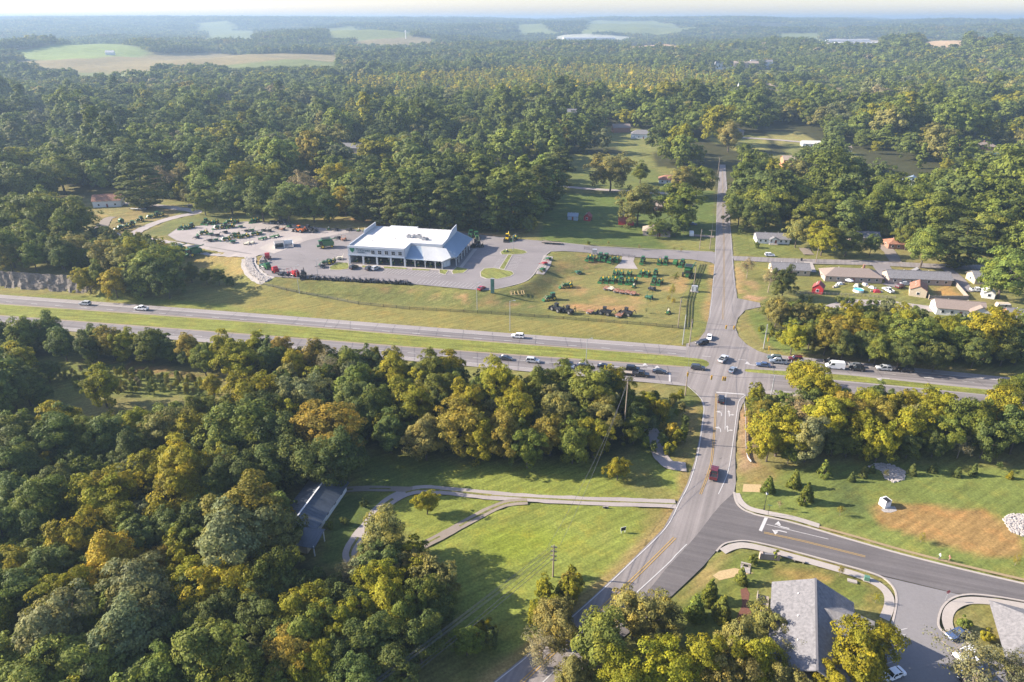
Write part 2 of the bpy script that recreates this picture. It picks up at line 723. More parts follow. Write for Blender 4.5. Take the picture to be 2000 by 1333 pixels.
def offset_line(pts, d):
    out = []
    for i, p in enumerate(pts):
        a = pts[max(0, i - 1)]
        b = pts[min(len(pts) - 1, i + 1)]
        tx, ty = b[0] - a[0], b[1] - a[1]
        L = math.hypot(tx, ty) or 1
        out.append((p[0] - ty / L * d, p[1] + tx / L * d))
    return out


def ribbon(mb, pts, w, dz, dash=None, side=0.0):
    """flat strip along a line added to mb; dash=(on, off)"""
    if dash:
        pts2 = []
        acc = 0
        for a, b in zip(pts[:-1], pts[1:]):
            L = math.hypot(b[0] - a[0], b[1] - a[1])
            k = max(1, int(L / 0.5))
            for i in range(k):
                pts2.append((a[0] + (b[0] - a[0]) * i / k, a[1] + (b[1] - a[1]) * i / k, acc + L * i / k))
            acc += L
        seg = []
        for p in pts2:
            if p[2] % (dash[0] + dash[1]) < dash[0]:
                seg.append(p[:2])
            else:
                if len(seg) > 1:
                    ribbon(mb, [seg[0], seg[-1]], w, dz)
                seg = []
        return
    a = offset_line(pts, side + w / 2)
    b = offset_line(pts, side - w / 2)
    arr = np.array(a + b)
    z = hgt(arr[:, 0], arr[:, 1]) + dz
    n = len(a)
    for i in range(n - 1):
        mb.quad((*b[i], z[n + i]), (*b[i + 1], z[n + i + 1]), (*a[i + 1], z[i + 1]), (*a[i], z[i]))


def kerb_run(mb, pts, w=0.35, hh=0.13):
    """raised kerb along a line"""
    a = offset_line(pts, w / 2)
    b = offset_line(pts, -w / 2)
    arr = np.array(a + b)
    z = hgt(arr[:, 0], arr[:, 1])
    n = len(a)
    for i in range(n - 1):
        a0, a1, b0, b1 = (*a[i], z[i] + hh), (*a[i + 1], z[i + 1] + hh), (*b[i], z[n + i] + hh), (*b[i + 1], z[n + i + 1] + hh)
        lo = lambda p: (p[0], p[1], p[2] - hh - 0.1)
        mb.quad(b0, b1, a1, a0)
        mb.quad(lo(b0), lo(b1), b1, b0)
        mb.quad(a0, a1, lo(a1), lo(a0))


def strip_object(name, pts, w, m, dz, parent=None, kind='structure'):
    mb = MB()
    rough = m in (MATS.get('gravel'), MATS.get('dirt_track'), MATS.get('riprap'))
    if rough:
        fine = []
        for a, b in zip(pts[:-1], pts[1:]):
            k = max(1, int(math.hypot(b[0] - a[0], b[1] - a[1]) / 1.2))
            fine += [(a[0] + (b[0] - a[0]) * i / k, a[1] + (b[1] - a[1]) * i / k) for i in range(k)]
        pts = fine + [pts[-1]]
        ar = np.array(pts)
        ws = w / 2 * (0.82 + 0.42 * fbm(ar[:, 0] / 3.1, ar[:, 1] / 3.1, 3))
        ws2 = w / 2 * (0.82 + 0.42 * fbm(ar[:, 0] / 3.1 + 40, ar[:, 1] / 3.1, 3))
        left = [offset_line(pts, 1.0)[i] for i in ()]
        n1_, n2_ = offset_line(pts, 1.0), offset_line(pts, -1.0)
        a = [(p[0] + (q[0] - p[0]) * k, p[1] + (q[1] - p[1]) * k) for p, q, k in zip(pts, n1_, ws)]
        b = [(p[0] + (q[0] - p[0]) * k, p[1] + (q[1] - p[1]) * k) for p, q, k in zip(pts, n2_, ws2)]
        arr = np.array(a + b)
        z = hgt(arr[:, 0], arr[:, 1]) + dz
        n = len(a)
        for i in range(n - 1):
            mb.quad((*b[i], z[n + i]), (*b[i + 1], z[n + i + 1]), (*a[i + 1], z[i + 1]), (*a[i], z[i]))
    else:
        ribbon(mb, pts, w, dz)
    o = mb.build(name, m, parent)
    if rough and w < 3.5:
        tuft = MB()
        for i in range(0, len(pts) - 4, 4):
            if random.random() < 0.75:
                ribbon(tuft, pts[i:i + 5], random.uniform(0.35, 0.9), dz + 0.012)
        if tuft.f:
            tuft.build('grass_strip', M_VERGE, o)
    if kind and not parent:
        o['kind'] = kind
    PAVED.append(offset_line(pts, w / 2) + offset_line(pts, -w / 2)[::-1])
    return o



def lettering(txt, size, m, parent, loc, extrude=0.03, center=False):
    cu = bpy.data.curves.new('lettering', 'FONT')
    cu.body = txt
    cu.size = size
    cu.extrude = extrude
    if center:
        cu.align_x = 'CENTER'
    t = bpy.data.objects.new('lettering_source', cu)
    me = bpy.data.meshes.new_from_object(t)
    bpy.data.objects.remove(t)
    me.materials.clear()
    me.materials.append(m)
    o = bpy.data.objects.new('lettering', me)
    C.objects.link(o)
    o.parent = parent
    o.location = loc
    o.rotation_euler = (R(90), 0, 0)
    return o


# ------------------------------------------------------------------ highway, county road, street, lots
F1 = [(-620, 349), (-420, 314.5), (-225.5, 280.5), (-116.9, 261.3), (-20, 243.2), (52.7, 230.2), (93.6, 221.4), (127, 213.9), (170.6, 203.3), (330, 163)]
F2 = [(-620, 338.5), (-420, 304), (-217.8, 269.1), (-113.3, 251.7), (-19.4, 233.8), (45, 222.4), (66, 218)]
N1 = [(-620, 326.5), (-420, 292), (-209.9, 257.5), (-109.1, 240.4), (-18.8, 224.6), (45, 214.5), (66, 211.0)]
N2 = [(-620, 316), (-420, 282), (-209.9, 248), (-105.3, 229.8), (-40, 217), (43, 200.8), (79.8, 193.2), (130, 182.5), (330, 134)]
F1s, N2s = smooth_line(F1), smooth_line(N2)
F2R = [(81.5, 209.8), (110.9, 206.0), (140.9, 198.8), (200, 185), (330, 153)]
N1R = [(81.5, 207.6), (109.2, 201.9), (140, 195.2), (200, 181), (330, 148.5)]
sheet('highway', F1s + N2s[::-1], M_SHOULDER, 0.02)


def nose(a, b, k=6):
    """rounded end between the last points of two lines"""
    ax, ay = a
    bx, by = b
    cx, cy = (ax + bx) / 2, (ay + by) / 2
    r = math.hypot(ax - bx, ay - by) / 2
    a0 = math.atan2(ay - cy, ax - cx)
    return [(cx + r * math.cos(a0 - math.pi * i / k), cy + r * math.sin(a0 - math.pi * i / k)) for i in range(1, k)]


F2s, N1s = smooth_line(F2), smooth_line(N1)
F2Rs, N1Rs = smooth_line(F2R), smooth_line(N1R)
sheet('median', F2s + nose(F2s[-1], N1s[-1]) + N1s[::-1], M_MEDIAN, 0.07, False)
sheet('median', F2Rs + N1Rs[::-1] + nose(N1Rs[0], F2Rs[0]), M_MEDIAN, 0.07, False)


def yat(line, x):
    for a, b in zip(line[:-1], line[1:]):
        if a[0] <= x <= b[0]:
            return a[1] + (b[1] - a[1]) * (x - a[0]) / (b[0] - a[0])
    return line[-1][1] if x > line[-1][0] else line[0][1]


def hwline(line, off, x0, x1, step=8):
    n = max(2, int((x1 - x0) / step))
    return [(x0 + (x1 - x0) * i / n, yat(line, x0 + (x1 - x0) * i / n) + off) for i in range(n + 1)]


# darker travelled lanes laid on the pale base
def lane(name, a, b):
    sheet(name, a + b[::-1], M_HWY, 0.035, False)


lane('westbound_lane', hwline(F1s, -3.2, -620, 330), hwline(F2s, 0.9, -620, 62) + hwline(F2Rs, 1.6, 86, 330))
lane('eastbound_lane', hwline(N1s, -0.9, -620, 58) + hwline(N1Rs, -0.9, 92, 330), hwline(N2s, 2.4, -620, 330))

# county road crossing the highway
road_left = [(1405.5, 322), (1404, 345), (1400, 400), (1397.5, 470), (1395, 520), (1389, 580), (1384, 620), (1377, 648), (1364, 665), (1340, 672), (1340, 690), (1320, 745), (1340, 752), (1357, 764), (1369, 781), (1374, 800), (1367, 850), (1357, 900), (1342, 945), (1324, 980), (1296, 1032), (1230, 1098), (1156, 1168), (1030, 1278), (962, 1333), (880, 1400)]
road_right = [(1417, 322), (1418.5, 345), (1424, 410), (1429.5, 470), (1433, 520), (1437, 560), (1440, 583), (1484, 592), (1486, 600), (1456, 606), (1441, 622), (1436, 640), (1443, 658), (1458, 673), (1480, 686), (1505, 694), (1505, 760), (1478, 771), (1458, 778), (1450, 790), (1444, 806), (1441, 830), (1437, 860), (1436, 900), (1437, 945), (1434, 962), (1420, 1000), (1402, 1060), (1396, 1080), (1374, 1106), (1346, 1133), (1300, 1176), (1110, 1333), (1030, 1400)]
sheet('county_road', polyG(road_left) + polyG(road_right)[::-1], M_ROAD, 0.05)
# wide new street to the houses and its parking entry
street_top = [(1160, 1290), (1215, 1222), (1262, 1160), (1300, 1112), (1340, 1070), (1368, 1037), (1388, 1010), (1408, 986), (1434, 962), (1436, 975), (1441, 986), (1452, 996), (1468, 1003), (1484, 1008), (1545, 1021), (1655, 1053), (1761, 1083), (1880, 1113), (2000, 1141), (2120, 1168)]
street_bot = [(1165, 1290), (1215, 1248), (1300, 1176), (1346, 1133), (1374, 1106), (1396, 1079), (1408, 1067), (1424, 1060), (1456, 1057), (1500, 1065), (1548, 1077), (1655, 1106), (1719, 1124), (1868, 1160), (2000, 1174), (2120, 1200)]
sheet('side_street', polyG(street_top) + polyG(street_bot)[::-1], M_STREET, 0.065)
park = [(1700, 1121), (1730, 1133), (1747, 1152), (1751, 1170), (1748, 1195), (1742, 1222), (1738, 1260), (1700, 1333), (1640, 1420), (1990, 1420), (1960, 1300), (1890, 1262), (1872, 1245), (1842, 1236), (1834, 1222), (1832, 1205), (1838, 1188), (1850, 1174), (1878, 1163)]
sheet('parking_entry', polyG(park), pavement_mat('pale_asphalt', (0.25, 0.235, 0.23), 0.08), 0.058)

# pavements (sidewalks) and kerbs of the street
kb = MB()
kerb_run(kb, smooth_line(polyG(street_top[8:])), 0.55)
kerb_run(kb, smooth_line(polyG([(1399, 1078), (1410, 1066), (1424, 1060), (1456, 1057), (1500, 1065), (1548, 1077), (1655, 1106), (1700, 1119), (1728, 1131), (1746, 1150), (1751, 1170), (1748, 1195), (1742, 1220)])), 0.4)
kerb_run(kb, smooth_line(polyG([(2120, 1199), (2000, 1175), (1930, 1164), (1890, 1162), (1862, 1168), (1844, 1182), (1835, 1200), (1833, 1222), (1845, 1236), (1872, 1246), (1900, 1262)])), 0.4)
kb = kb.build('kerb', M_CONC)
kb['kind'] = 'structure'
strip_object('sidewalk', smooth_line(polyG([(1438, 964), (1446, 980), (1462, 993), (1490, 1001), (1550, 1013), (1600, 1028)])), 1.7, M_CONC, 0.10)
strip_object('sidewalk', smooth_line(polyG([(1600, 1030), (1660, 1046), (1762, 1075), (1880, 1105), (2000, 1133), (2100, 1155)])), 0.8, pavement_mat('dry_verge', (0.36, 0.27, 0.15), 0.15), 0.10)
strip_object('sidewalk', smooth_line(polyG([(1411, 1078), (1430, 1069), (1456, 1066), (1500, 1075), (1548, 1088), (1655, 1118), (1692, 1131), (1720, 1146), (1735, 1164), (1736, 1186), (1727, 1210)])), 1.9, M_CONC, 0.10)
strip_object('sidewalk', smooth_line(polyG([(2100, 1205), (2000, 1185), (1930, 1175), (1890, 1174), (1866, 1182), (1853, 1196), (1850, 1215), (1856, 1234)])), 1.9, M_CONC, 0.10)

# dealership lot on its terrace
lot = [(327, 460), (345, 447), (425, 437), (480, 433), (570, 438), (640, 447), (735, 450), (745, 440), (905, 455), (1000, 466), (1060, 471), (1105, 476), (1160, 482), (1300, 489), (1396, 493), (1396, 517), (1388, 513), (1350, 507), (1212, 500), (1100, 491), (1076, 492), (1066, 500), (1052, 522), (1042, 537), (1026, 550), (1000, 558), (962, 566), (932, 567), (812, 556), (700, 551), (600, 545), (532, 541), (520, 535), (508, 524), (507, 510), (514, 500), (490, 497), (430, 487), (345, 471)]
lotW = polyG(lot)
sheet('dealer_lot', lotW, M_LOT, 0.05, step=4.0)
gravel = [(328, 460), (346, 448), (425, 438), (480, 434), (570, 439), (640, 448), (700, 452), (640, 462), (600, 470), (560, 486), (510, 497), (490, 496), (430, 486), (346, 470)]
sheet('gravel_yard', polyG(gravel), M_GRAVEL, 0.075, False, step=4.0)
sheet('loading_apron', polyG([(505, 486), (520, 478), (560, 465), (585, 461), (592, 470), (575, 475), (560, 487), (535, 496)]), M_CONC, 0.10, False)
sheet('gravel_yard', polyG([(1062, 499), (1080, 502), (1075, 520), (1062, 537), (1046, 536)]), M_GRAVEL, 0.09, False, step=4)
sheet('gravel_apron', polyG([(1215, 500), (1240, 503), (1237, 511), (1246, 526), (1200, 524), (1214, 511)]), M_GRAVEL, 0.06, False, step=4)
DRV = 0.06
for nm, l, w, m in [
    ('gravel_drive', [(60, 470), (90, 465), (160, 461), (220, 460), (265, 466), (350, 481), (430, 492), (505, 499)], 8, M_GRAVEL),
    ('gravel_drive', [(255, 462), (275, 449), (310, 434), (345, 424), (385, 415), (350, 408), (300, 402), (240, 398)], 6, M_GRAVEL),
    ('dirt_drive', [(180, 460), (195, 445), (208, 430), (222, 424)], 5, M_DIRT),
    ('riprap_ditch', [(486, 504), (487, 518), (496, 533), (510, 543), (522, 548)], 7, M_ROCKS),
    ('farm_track', [(1340, 912), (1310, 908), (1292, 893), (1283, 872), (1277, 850), (1268, 838)], 4, M_GRAVEL),
    ('driveway', [(1320, 985), (1240, 982), (1150, 979), (1050, 974), (960, 968), (880, 960), (820, 957), (780, 968), (745, 992), (722, 1020), (700, 1050), (684, 1080), (690, 1100)], 3.2, M_GRAVEL),
    ('dirt_drive', [(1030, 980), (985, 985), (930, 1010), (880, 1038), (820, 1068), (800, 1078)], 2.4, M_DIRT),
    ('dirt_drive', [(805, 957), (740, 955), (690, 956), (650, 962)], 2.2, M_DIRT),
    ('loop_drive', [(1605, 608), (1625, 604), (1640, 598), (1665, 593), (1700, 592), (1740, 594), (1790, 600), (1838, 607)], 6.5, M_GRAVEL),
    ('back_street', [(1432, 505), (1500, 508), (1580, 511), (1700, 514), (1780, 518), (1860, 522), (1930, 523), (2010, 526), (2080, 530)], 7.5, M_ROAD),
    ('driveway', [(1718, 516), (1730, 532), (1748, 552), (1740, 560)], 8, M_LOT),
    ('driveway', [(1578, 512), (1586, 532)], 4, M_CONC),
    ('driveway', [(1580, 498), (1570, 485)], 5, M_DIRT),
    ('driveway', [(1752, 515), (1735, 490), (1722, 478)], 6, M_DIRT),
    ('driveway', [(1845, 522), (1872, 545), (1890, 570)], 5, M_LOT),
    ('lane_road', [(930, 346), (1000, 352), (1060, 357)], 7, M_GRAVEL),
    ('lane_road', [(1095, 364), (1160, 370), (1225, 374), (1330, 380)], 6, M_GRAVEL),
    ('driveway', [(1395, 463), (1350, 460)], 4, M_DIRT),
    ('woodland_lane', [(1410, 268), (1470, 271), (1530, 275), (1590, 281)], 7, M_GRAVEL),
]:
    strip_object(nm, smooth_line(polyG(l)), w, m, DRV)
    DRV += 0.004
for nm, l, m, dz in [
    ('planted_island', [(645, 528), (643, 522), (652, 517), (660, 513), (680, 514), (682, 521), (680, 526), (666, 528)], M_LAWN, 0.14),
    ('planted_island', [(939, 541), (938, 532), (946, 525), (965, 524), (1000, 531), (1004, 536), (996, 541), (972, 546), (950, 545)], M_LAWN, 0.14),
    ('planted_island', [(977, 493), (985, 488), (1005, 486), (1025, 490), (1030, 494), (1022, 497), (1002, 498), (980, 498)], M_LAWN, 0.14),
    ('planted_island', [(993, 497), (1001, 498), (985, 527), (975, 525)], M_LAWN, 0.12),
    ('planted_island', [(882, 531), (892, 522), (915, 526), (905, 534), (885, 536)], M_LAWN, 0.14),
    ('planted_island', [(706, 523), (740, 526), (740, 522), (708, 519)], M_LAWN, 0.13), ('planted_island', [(748, 521), (795, 524), (794, 527), (750, 525)], M_LAWN, 0.13),
    ('planted_island', [(805, 525), (840, 527), (838, 530), (803, 528)], M_LAWN, 0.13), ('planted_island', [(858, 527), (876, 528), (870, 537), (858, 534)], M_LAWN, 0.13),
]:
    poly = polyG(l)
    sheet(nm, poly, m, dz, False)
    k = MB()
    kerb_run(k, poly + [poly[0]], 0.4, 0.17)
    k.build('kerb', M_CONC)['kind'] = 'structure'
k = MB()
kerb_run(k, smooth_line(polyG([(1076, 491), (1066, 499), (1052, 521), (1042, 537), (1026, 550), (1000, 558), (962, 566), (932, 567)])), 0.4)
kerb_run(k, polyG([(508, 524), (507, 510), (514, 500)]), 0.4)
kerb_run(k, polyG([(1060, 470), (1105, 475.5), (1160, 481.5), (1300, 488.5), (1392, 492.5)]), 0.5)
k.build('kerb', M_CONC)['kind'] = 'structure'
sheet('porch_walk', polyG([(676, 520), (700, 517), (790, 521), (880, 527), (896, 524), (925, 486), (932, 487), (900, 528), (880, 530), (790, 525), (700, 521)]), M_CONC, 0.11, False)
# stone and bare patches
sheet('stone_patch', polyG([(1694, 912), (1715, 905), (1745, 910), (1768, 922), (1765, 938), (1745, 943), (1728, 935), (1722, 920)]), M_ROCKS, 0.05, False)
sheet('stone_patch', polyG([(1958, 1015), (1972, 1005), (2020, 1005), (2040, 1040), (2010, 1052), (1975, 1040)]), M_ROCKS, 0.05, False)
sheet('straw_mat', polyG([(1452, 946), (1487, 947), (1487, 962), (1450, 961)]), M_STRAW, 0.04, False)
sheet('straw_mat', polyG([(1392, 1125), (1405, 1116), (1435, 1110), (1472, 1120), (1440, 1126), (1405, 1134)]), M_STRAW, 0.04, False)
sheet('mulch_bed', polyG([(1446, 1152), (1458, 1148), (1464, 1160), (1460, 1185), (1470, 1200), (1460, 1245), (1440, 1246), (1438, 1210), (1450, 1180)]), M_MULCH, 0.04, False)
sheet('stone_path', polyG([(1845, 1217), (1985, 1217), (1985, 1224), (1850, 1222)]), M_CONC, 0.03, False) if False else None

# painted markings
wl, yl = MB(), MB()
Z1 = 0.075
ribbon(wl, hwline(F1s, -7.0, -420, 300), 0.22, Z1, (3.6, 8.5))
ribbon(wl, hwline(F1s, -3.3, -420, 45), 0.2, Z1)
ribbon(wl, hwline(F1s, -3.3, 98, 300), 0.2, Z1)
ribbon(wl, hwline(N1s, -5.2, -420, 20), 0.22, Z1, (3.6, 8.5))
ribbon(wl, hwline(N2s, 2.6, -420, 40), 0.22, Z1)
ribbon(wl, hwline(N2s, 2.6, 85, 300), 0.22, Z1)
ribbon(wl, hwline(N1s, -4.4, -2, 52), 0.22, Z1)
ribbon(wl, hwline(F2Rs, 4.6, 92, 300), 0.22, Z1, (3.6, 8.5))
ribbon(wl, polyG([(1308, 729), (1308, 746)]), 0.6, Z1)
ribbon(yl, hwline(F2s, 0.6, -420, 60), 0.2, Z1)
ribbon(yl, hwline(N1s, -0.5, -420, 60), 0.2, Z1)
Z2 = 0.10
ribbon(wl, smooth_line(polyG([(1343, 755), (1358, 768), (1371, 783), (1375, 800), (1369, 850), (1360, 900), (1346, 945), (1328, 980), (1300, 1032), (1232, 1100), (1160, 1168), (1036, 1278), (968, 1333), (890, 1400)])), 0.22, Z2)
ribbon(wl, smooth_line(polyG([(1456, 772), (1444, 783), (1440, 800), (1436, 830), (1428, 889), (1420, 928), (1403, 966)])), 0.22, Z2)
ribbon(wl, smooth_line(polyG([(1341, 1064), (1320, 1085), (1300, 1106), (1180, 1217), (1064, 1330), (1000, 1395)])), 0.22, Z2)
ribbon(wl, polyG([(1418, 770), (1417, 800), (1416, 840)]), 0.2, Z2)
ribbon(wl, polyG([(1399, 767), (1454, 771)]), 0.6, Z2 + .004)
for s in (-0.28, 0.28):
    ribbon(yl, smooth_line(polyG([(1399, 770), (1396, 830), (1391, 890), (1385, 920), (1368, 966)])), 0.16, Z2, side=s * .7)
    ribbon(yl, smooth_line(polyG([(1318, 1051), (1300, 1069), (1230, 1138), (1130, 1230), (1024, 1329), (950, 1400)])), 0.2, Z2, side=s)
    ribbon(yl, polyG([(1492, 1041), (1570, 1058), (1690, 1088)]), 0.14, Z2, side=s * 0.7)
    ribbon(yl, polyG([(1411, 335), (1412, 400), (1413.5, 470), (1414, 560), (1412, 625)]), 0.1, Z2, side=s)
ribbon(wl, polyG([(1497, 1011), (1485, 1038)]), 0.75, Z2)
ribbon(wl, polyG([(1497, 1025), (1618, 1054)]), 0.16, Z2)
ribbon(wl, polyG([(1404, 345), (1400.5, 400), (1398.5, 470), (1396, 520), (1391, 580), (1386, 622)]), 0.15, Z2)
ribbon(wl, polyG([(1417, 345), (1423, 410), (1428, 470), (1431, 520), (1435, 570)]), 0.15, Z2)
# parking bays
for (a, b, c, d, n) in [((758, 525), (745, 534), (872, 533), (855, 543), 17), ((812, 554), (822, 545), (925, 565), (938, 556), 15), ((925, 504), (945, 507), (950, 487), (968, 490), 9), ((975, 504), (990, 506), (962, 524), (975, 527), 8), ((1003, 503), (1020, 505), (990, 524), (1008, 527), 8), ((1745, 1235), (1772, 1228), (1722, 1300), (1755, 1290), 5)]:
    a, b, c, d = (G2(*q) for q in (a, b, c, d))
    for i in range(n + 1):
        t = i / n
        ribbon(wl, [(a[0] + (c[0] - a[0]) * t, a[1] + (c[1] - a[1]) * t), (b[0] + (d[0] - b[0]) * t, b[1] + (d[1] - b[1]) * t)], 0.14, 0.085)
wl = wl.build('white_road_marking', M_WHITE)
wl['kind'] = 'structure'
yl = yl.build('yellow_road_marking', M_YEL)
yl['kind'] = 'structure'


def stones(poly, n_, lo, hi, seed):
    g_ = random.Random(seed)
    mb = MB()
    xs, ys = [p[0] for p in poly], [p[1] for p in poly]
    k_ = 0
    while k_ < n_:
        a, b = g_.uniform(min(xs), max(xs)), g_.uniform(min(ys), max(ys))
        if not inpoly([a], [b], poly)[0]:
            continue
        k_ += 1
        s_ = g_.uniform(lo, hi)
        mb.box((a, b, h1(a, b) + .06 + s_ * .2), (s_, s_ * g_.uniform(.6, 1), s_ * g_.uniform(.4, .8)), g_.uniform(0, 3.1), g_.uniform(.5, .8), (g_.uniform(-.1, .1) * s_, g_.uniform(-.1, .1) * s_))
    o = mb.build('loose_stone', M_STONE)
    o['kind'] = 'stuff'
    return o


M_STONE = mat('pale_stone', (0.44, 0.40, 0.365), 0.9, noise=0.35, scale=2.0)
stones(polyG([(1694, 912), (1715, 905), (1745, 910), (1768, 922), (1765, 938), (1745, 943), (1728, 935), (1722, 920)]), 700, .25, .6, 1)
stones(polyG([(1958, 1015), (1972, 1005), (2020, 1005), (2040, 1040), (2010, 1052), (1975, 1040)]), 700, .25, .6, 2)
stones(polyG([(479, 504), (493, 504), (494, 516), (503, 531), (516, 540), (530, 546), (520, 552), (503, 546), (488, 535), (480, 519)]), 900, .4, .9, 3)
crk = MB()
cr_ = random.Random(3)


def crack(a, b, w=0.09, wander=0.5, dz=0.066):
    L = math.hypot(b[0] - a[0], b[1] - a[1])
    k = max(3, int(L / 1.5))
    pts = []
    o_ = 0.0
    for i in range(k + 1):
        t = i / k
        o_ += cr_.uniform(-wander, wander) * 0.4
        nx_, ny_ = -(b[1] - a[1]) / L, (b[0] - a[0]) / L
        pts.append((a[0] + (b[0] - a[0]) * t + nx_ * o_, a[1] + (b[1] - a[1]) * t + ny_ * o_))
    ribbon(crk, pts, w, dz)


for i in range(70):
    x_ = -215 + i * 5.6 + cr_.uniform(-1.5, 1.5)
    if 58 < x_ < 92:
        continue
    f1, f2 = yat(F1s, x_), yat(F2s if x_ < 60 else F2Rs, x_)
    n1_, n2_ = yat(N1s if x_ < 60 else N1Rs, x_), yat(N2s, x_)
    if cr_.random() < .6:
        crack((x_, f1 - .5), (x_ + cr_.uniform(-1.5, 1.5), f2 + .6))
    if cr_.random() < .6:
        crack((x_, n1_ - .6), (x_ + cr_.uniform(-1.5, 1.5), n2_ + .5))
for i in range(12):
    a_ = G2(1380 + cr_.uniform(-10, 40), 800 + i * 16)
    b_ = (a_[0] + cr_.uniform(-6, 6), a_[1] + cr_.uniform(-1, 1))
    if inpoly([a_[0]], [a_[1]], PAVED[1])[0] and inpoly([b_[0]], [b_[1]], PAVED[1])[0]:
        crack(a_, b_, .09, .4, .092)
for i in range(26):
    a_ = G2(cr_.uniform(520, 1040), cr_.uniform(495, 545))
    b_ = (a_[0] + cr_.uniform(-14, 14), a_[1] + cr_.uniform(-5, 5))
    if inpoly([a_[0]], [a_[1]], lotW)[0] and inpoly([b_[0]], [b_[1]], lotW)[0]:
        crack(a_, b_, .12, .4, .083)
crk.build('crack_sealant', mat('sealant', (0.045, 0.042, 0.042), 0.7))['kind'] = 'structure'


def arrow(px, py, ang, turn, sc=1.0, straight=False):
    """lane arrow: stem, curved branch and head"""
    mb = MB()
    x0, y0, z0 = G(px, py)
    z0 += 0.11
    ca, sa = math.cos(ang), math.sin(ang)

    def pt(u, v):
        return (x0 + (u * ca - v * sa) * sc, y0 + (u * sa + v * ca) * sc, z0)
    s = turn
    if straight:
        mb.quad(pt(-2, -.18), pt(1.2, -.18), pt(1.2, .18), pt(-2, .18))
        mb.quad(pt(1.2, -.6), pt(2.6, 0), pt(1.2, .6))
        mb.quad(pt(-1.2, s * .18), pt(-.7, s * .18), pt(-.3, s * 1.0), pt(-.8, s * 1.0))
        mb.quad(pt(-1.2, s * 1.0), pt(.1, s * 1.0), pt(-.55, s * 2.0))
    else:
        mb.quad(pt(-2, -s * .35), pt(0, -s * .35), pt(.1, -s * .0), pt(-2, -s * .0))
        mb.quad(pt(0, -s * .35), pt(1.1, s * .1), pt(.8, s * .6), pt(.1, 0))
        mb.quad(pt(1.7, s * .1), pt(.8, s * 1.9), pt(.1, s * .4))
    o = mb.build('lane_arrow', M_WHITE)
    o['kind'] = 'structure'


SD = math.atan2(*(np.array(G2(1417, 800)) - np.array(G2(1428, 889)))[::-1])
for px, py, t, st in [(1408, 808, 1, False), (1424, 809, -1, True), (1406, 839, 1, False), (1421, 839, -1, True)]:
    arrow(px, py, SD, t, 0.8, st)
ST = math.atan2(*(np.array(G2(1497, 1025)) - np.array(G2(1618, 1054)))[::-1])
arrow(1526, 1029, ST, -1, 0.9)
arrow(1521, 1038, ST, 1, 0.9)
HW = math.atan2(-0.19, 0.98)
arrow(1278, 720, HW, 1, 1.2)
arrow(1466, 713, HW + math.pi, -1, 1.2)
arrow(1723, 740, HW + math.pi, 1, 1.2)
arrow(1254, 715, HW, 1, 1.2)

# ------------------------------------------------------------------ the ground: one sheet to the horizon
def axis(parts):
    out = [parts[0][0]]
    for a, b, s0, s1 in parts:
        x = a
        while x < b:
            t = (x - a) / (b - a)
            x += s0 + (s1 - s0) * t
            out.append(min(x, b))
    return np.array(sorted(set(np.round(out, 3))))


xr = axis([(0, 300, 2.0, 2.2), (300, 900, 3, 20), (900, 14000, 20, 420)])
gx = np.concatenate([-xr[:0:-1], xr])
gy = axis([(-60, 70, 30, 10), (70, 420, 1.8, 2.2), (420, 1000, 3, 14), (1000, 4000, 14, 60), (4000, 19000, 60, 420)])
X, Y = np.meshgrid(gx, gy)
xf, yf = X.ravel(), Y.ravel()
Z = hgt(xf, yf)
paved = np.zeros(xf.shape, bool)
for poly in PAVED:
    xs = [p[0] for p in poly]
    ys = [p[1] for p in poly]
    bb = (xf > min(xs)) & (xf < max(xs)) & (yf > min(ys)) & (yf < max(ys))
    idx = np.nonzero(bb)[0]
    ins = inpoly(xf[idx], yf[idx], poly)
    paved[idx[ins]] = True
Zg = Z - 0.35 * paved

# cover: what grows where
col = np.empty((xf.size, 3))
n1 = fbm(xf / 40, yf / 40, 4)
n2 = fbm(xf / 14 + 50, yf / 14, 4)
GRASS = np.array((0.185, 0.185, 0.062))
OLIVE = np.array((0.215, 0.195, 0.080))
STRAWC = np.array((0.36, 0.26, 0.12))
SOIL = np.array((0.43, 0.245, 0.135))
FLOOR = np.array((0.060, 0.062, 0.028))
LIME = np.array((0.200, 0.232, 0.055))
LUSH = np.array((0.165, 0.200, 0.058))
MEADOW = np.array((0.165, 0.19, 0.055))
WEED_SHADE = np.array((0.115, 0.115, 0.052))
col[:] = GRASS
col += (OLIVE - GRASS) * sstep(0.45, 0.65, n1)[:, None]


def cover(poly, c, soft=2.0, noise=None, amt=1.0, conv=True):
    global col
    w = polyG(poly) if conv else poly
    xs = [p[0] for p in w]
    ys = [p[1] for p in w]
    idx = np.nonzero((xf > min(xs) - soft * 3) & (xf < max(xs) + soft * 3) & (yf > min(ys) - soft * 3) & (yf < max(ys) + soft * 3))[0]
    if not len(idx):
        return
    x, y = xf[idx], yf[idx]
    d = edgedist(x, y, w)
    sd = np.where(inpoly(x, y, w), d, -d) + (n2[idx] - 0.5) * soft * 3
    k = sstep(-soft, soft, sd) * amt
    if noise is not None:
        lo, hi, sc = noise
        k = k * sstep(lo, hi, fbm(x / sc + 9, y / sc + 3, 4))
    col[idx] += (np.array(c) - col[idx]) * k[:, None]


def along(pts, c, w, soft=1.5, amt=1.0, conv=True):
    global col
    p = polyG(pts) if conv else pts
    d = edgedist(xf, yf, p, False) + (n2 - 0.5) * soft * 2
    k = (1 - sstep(w - soft, w + soft, d)) * amt
    col += (np.array(c) - col) * k[:, None]


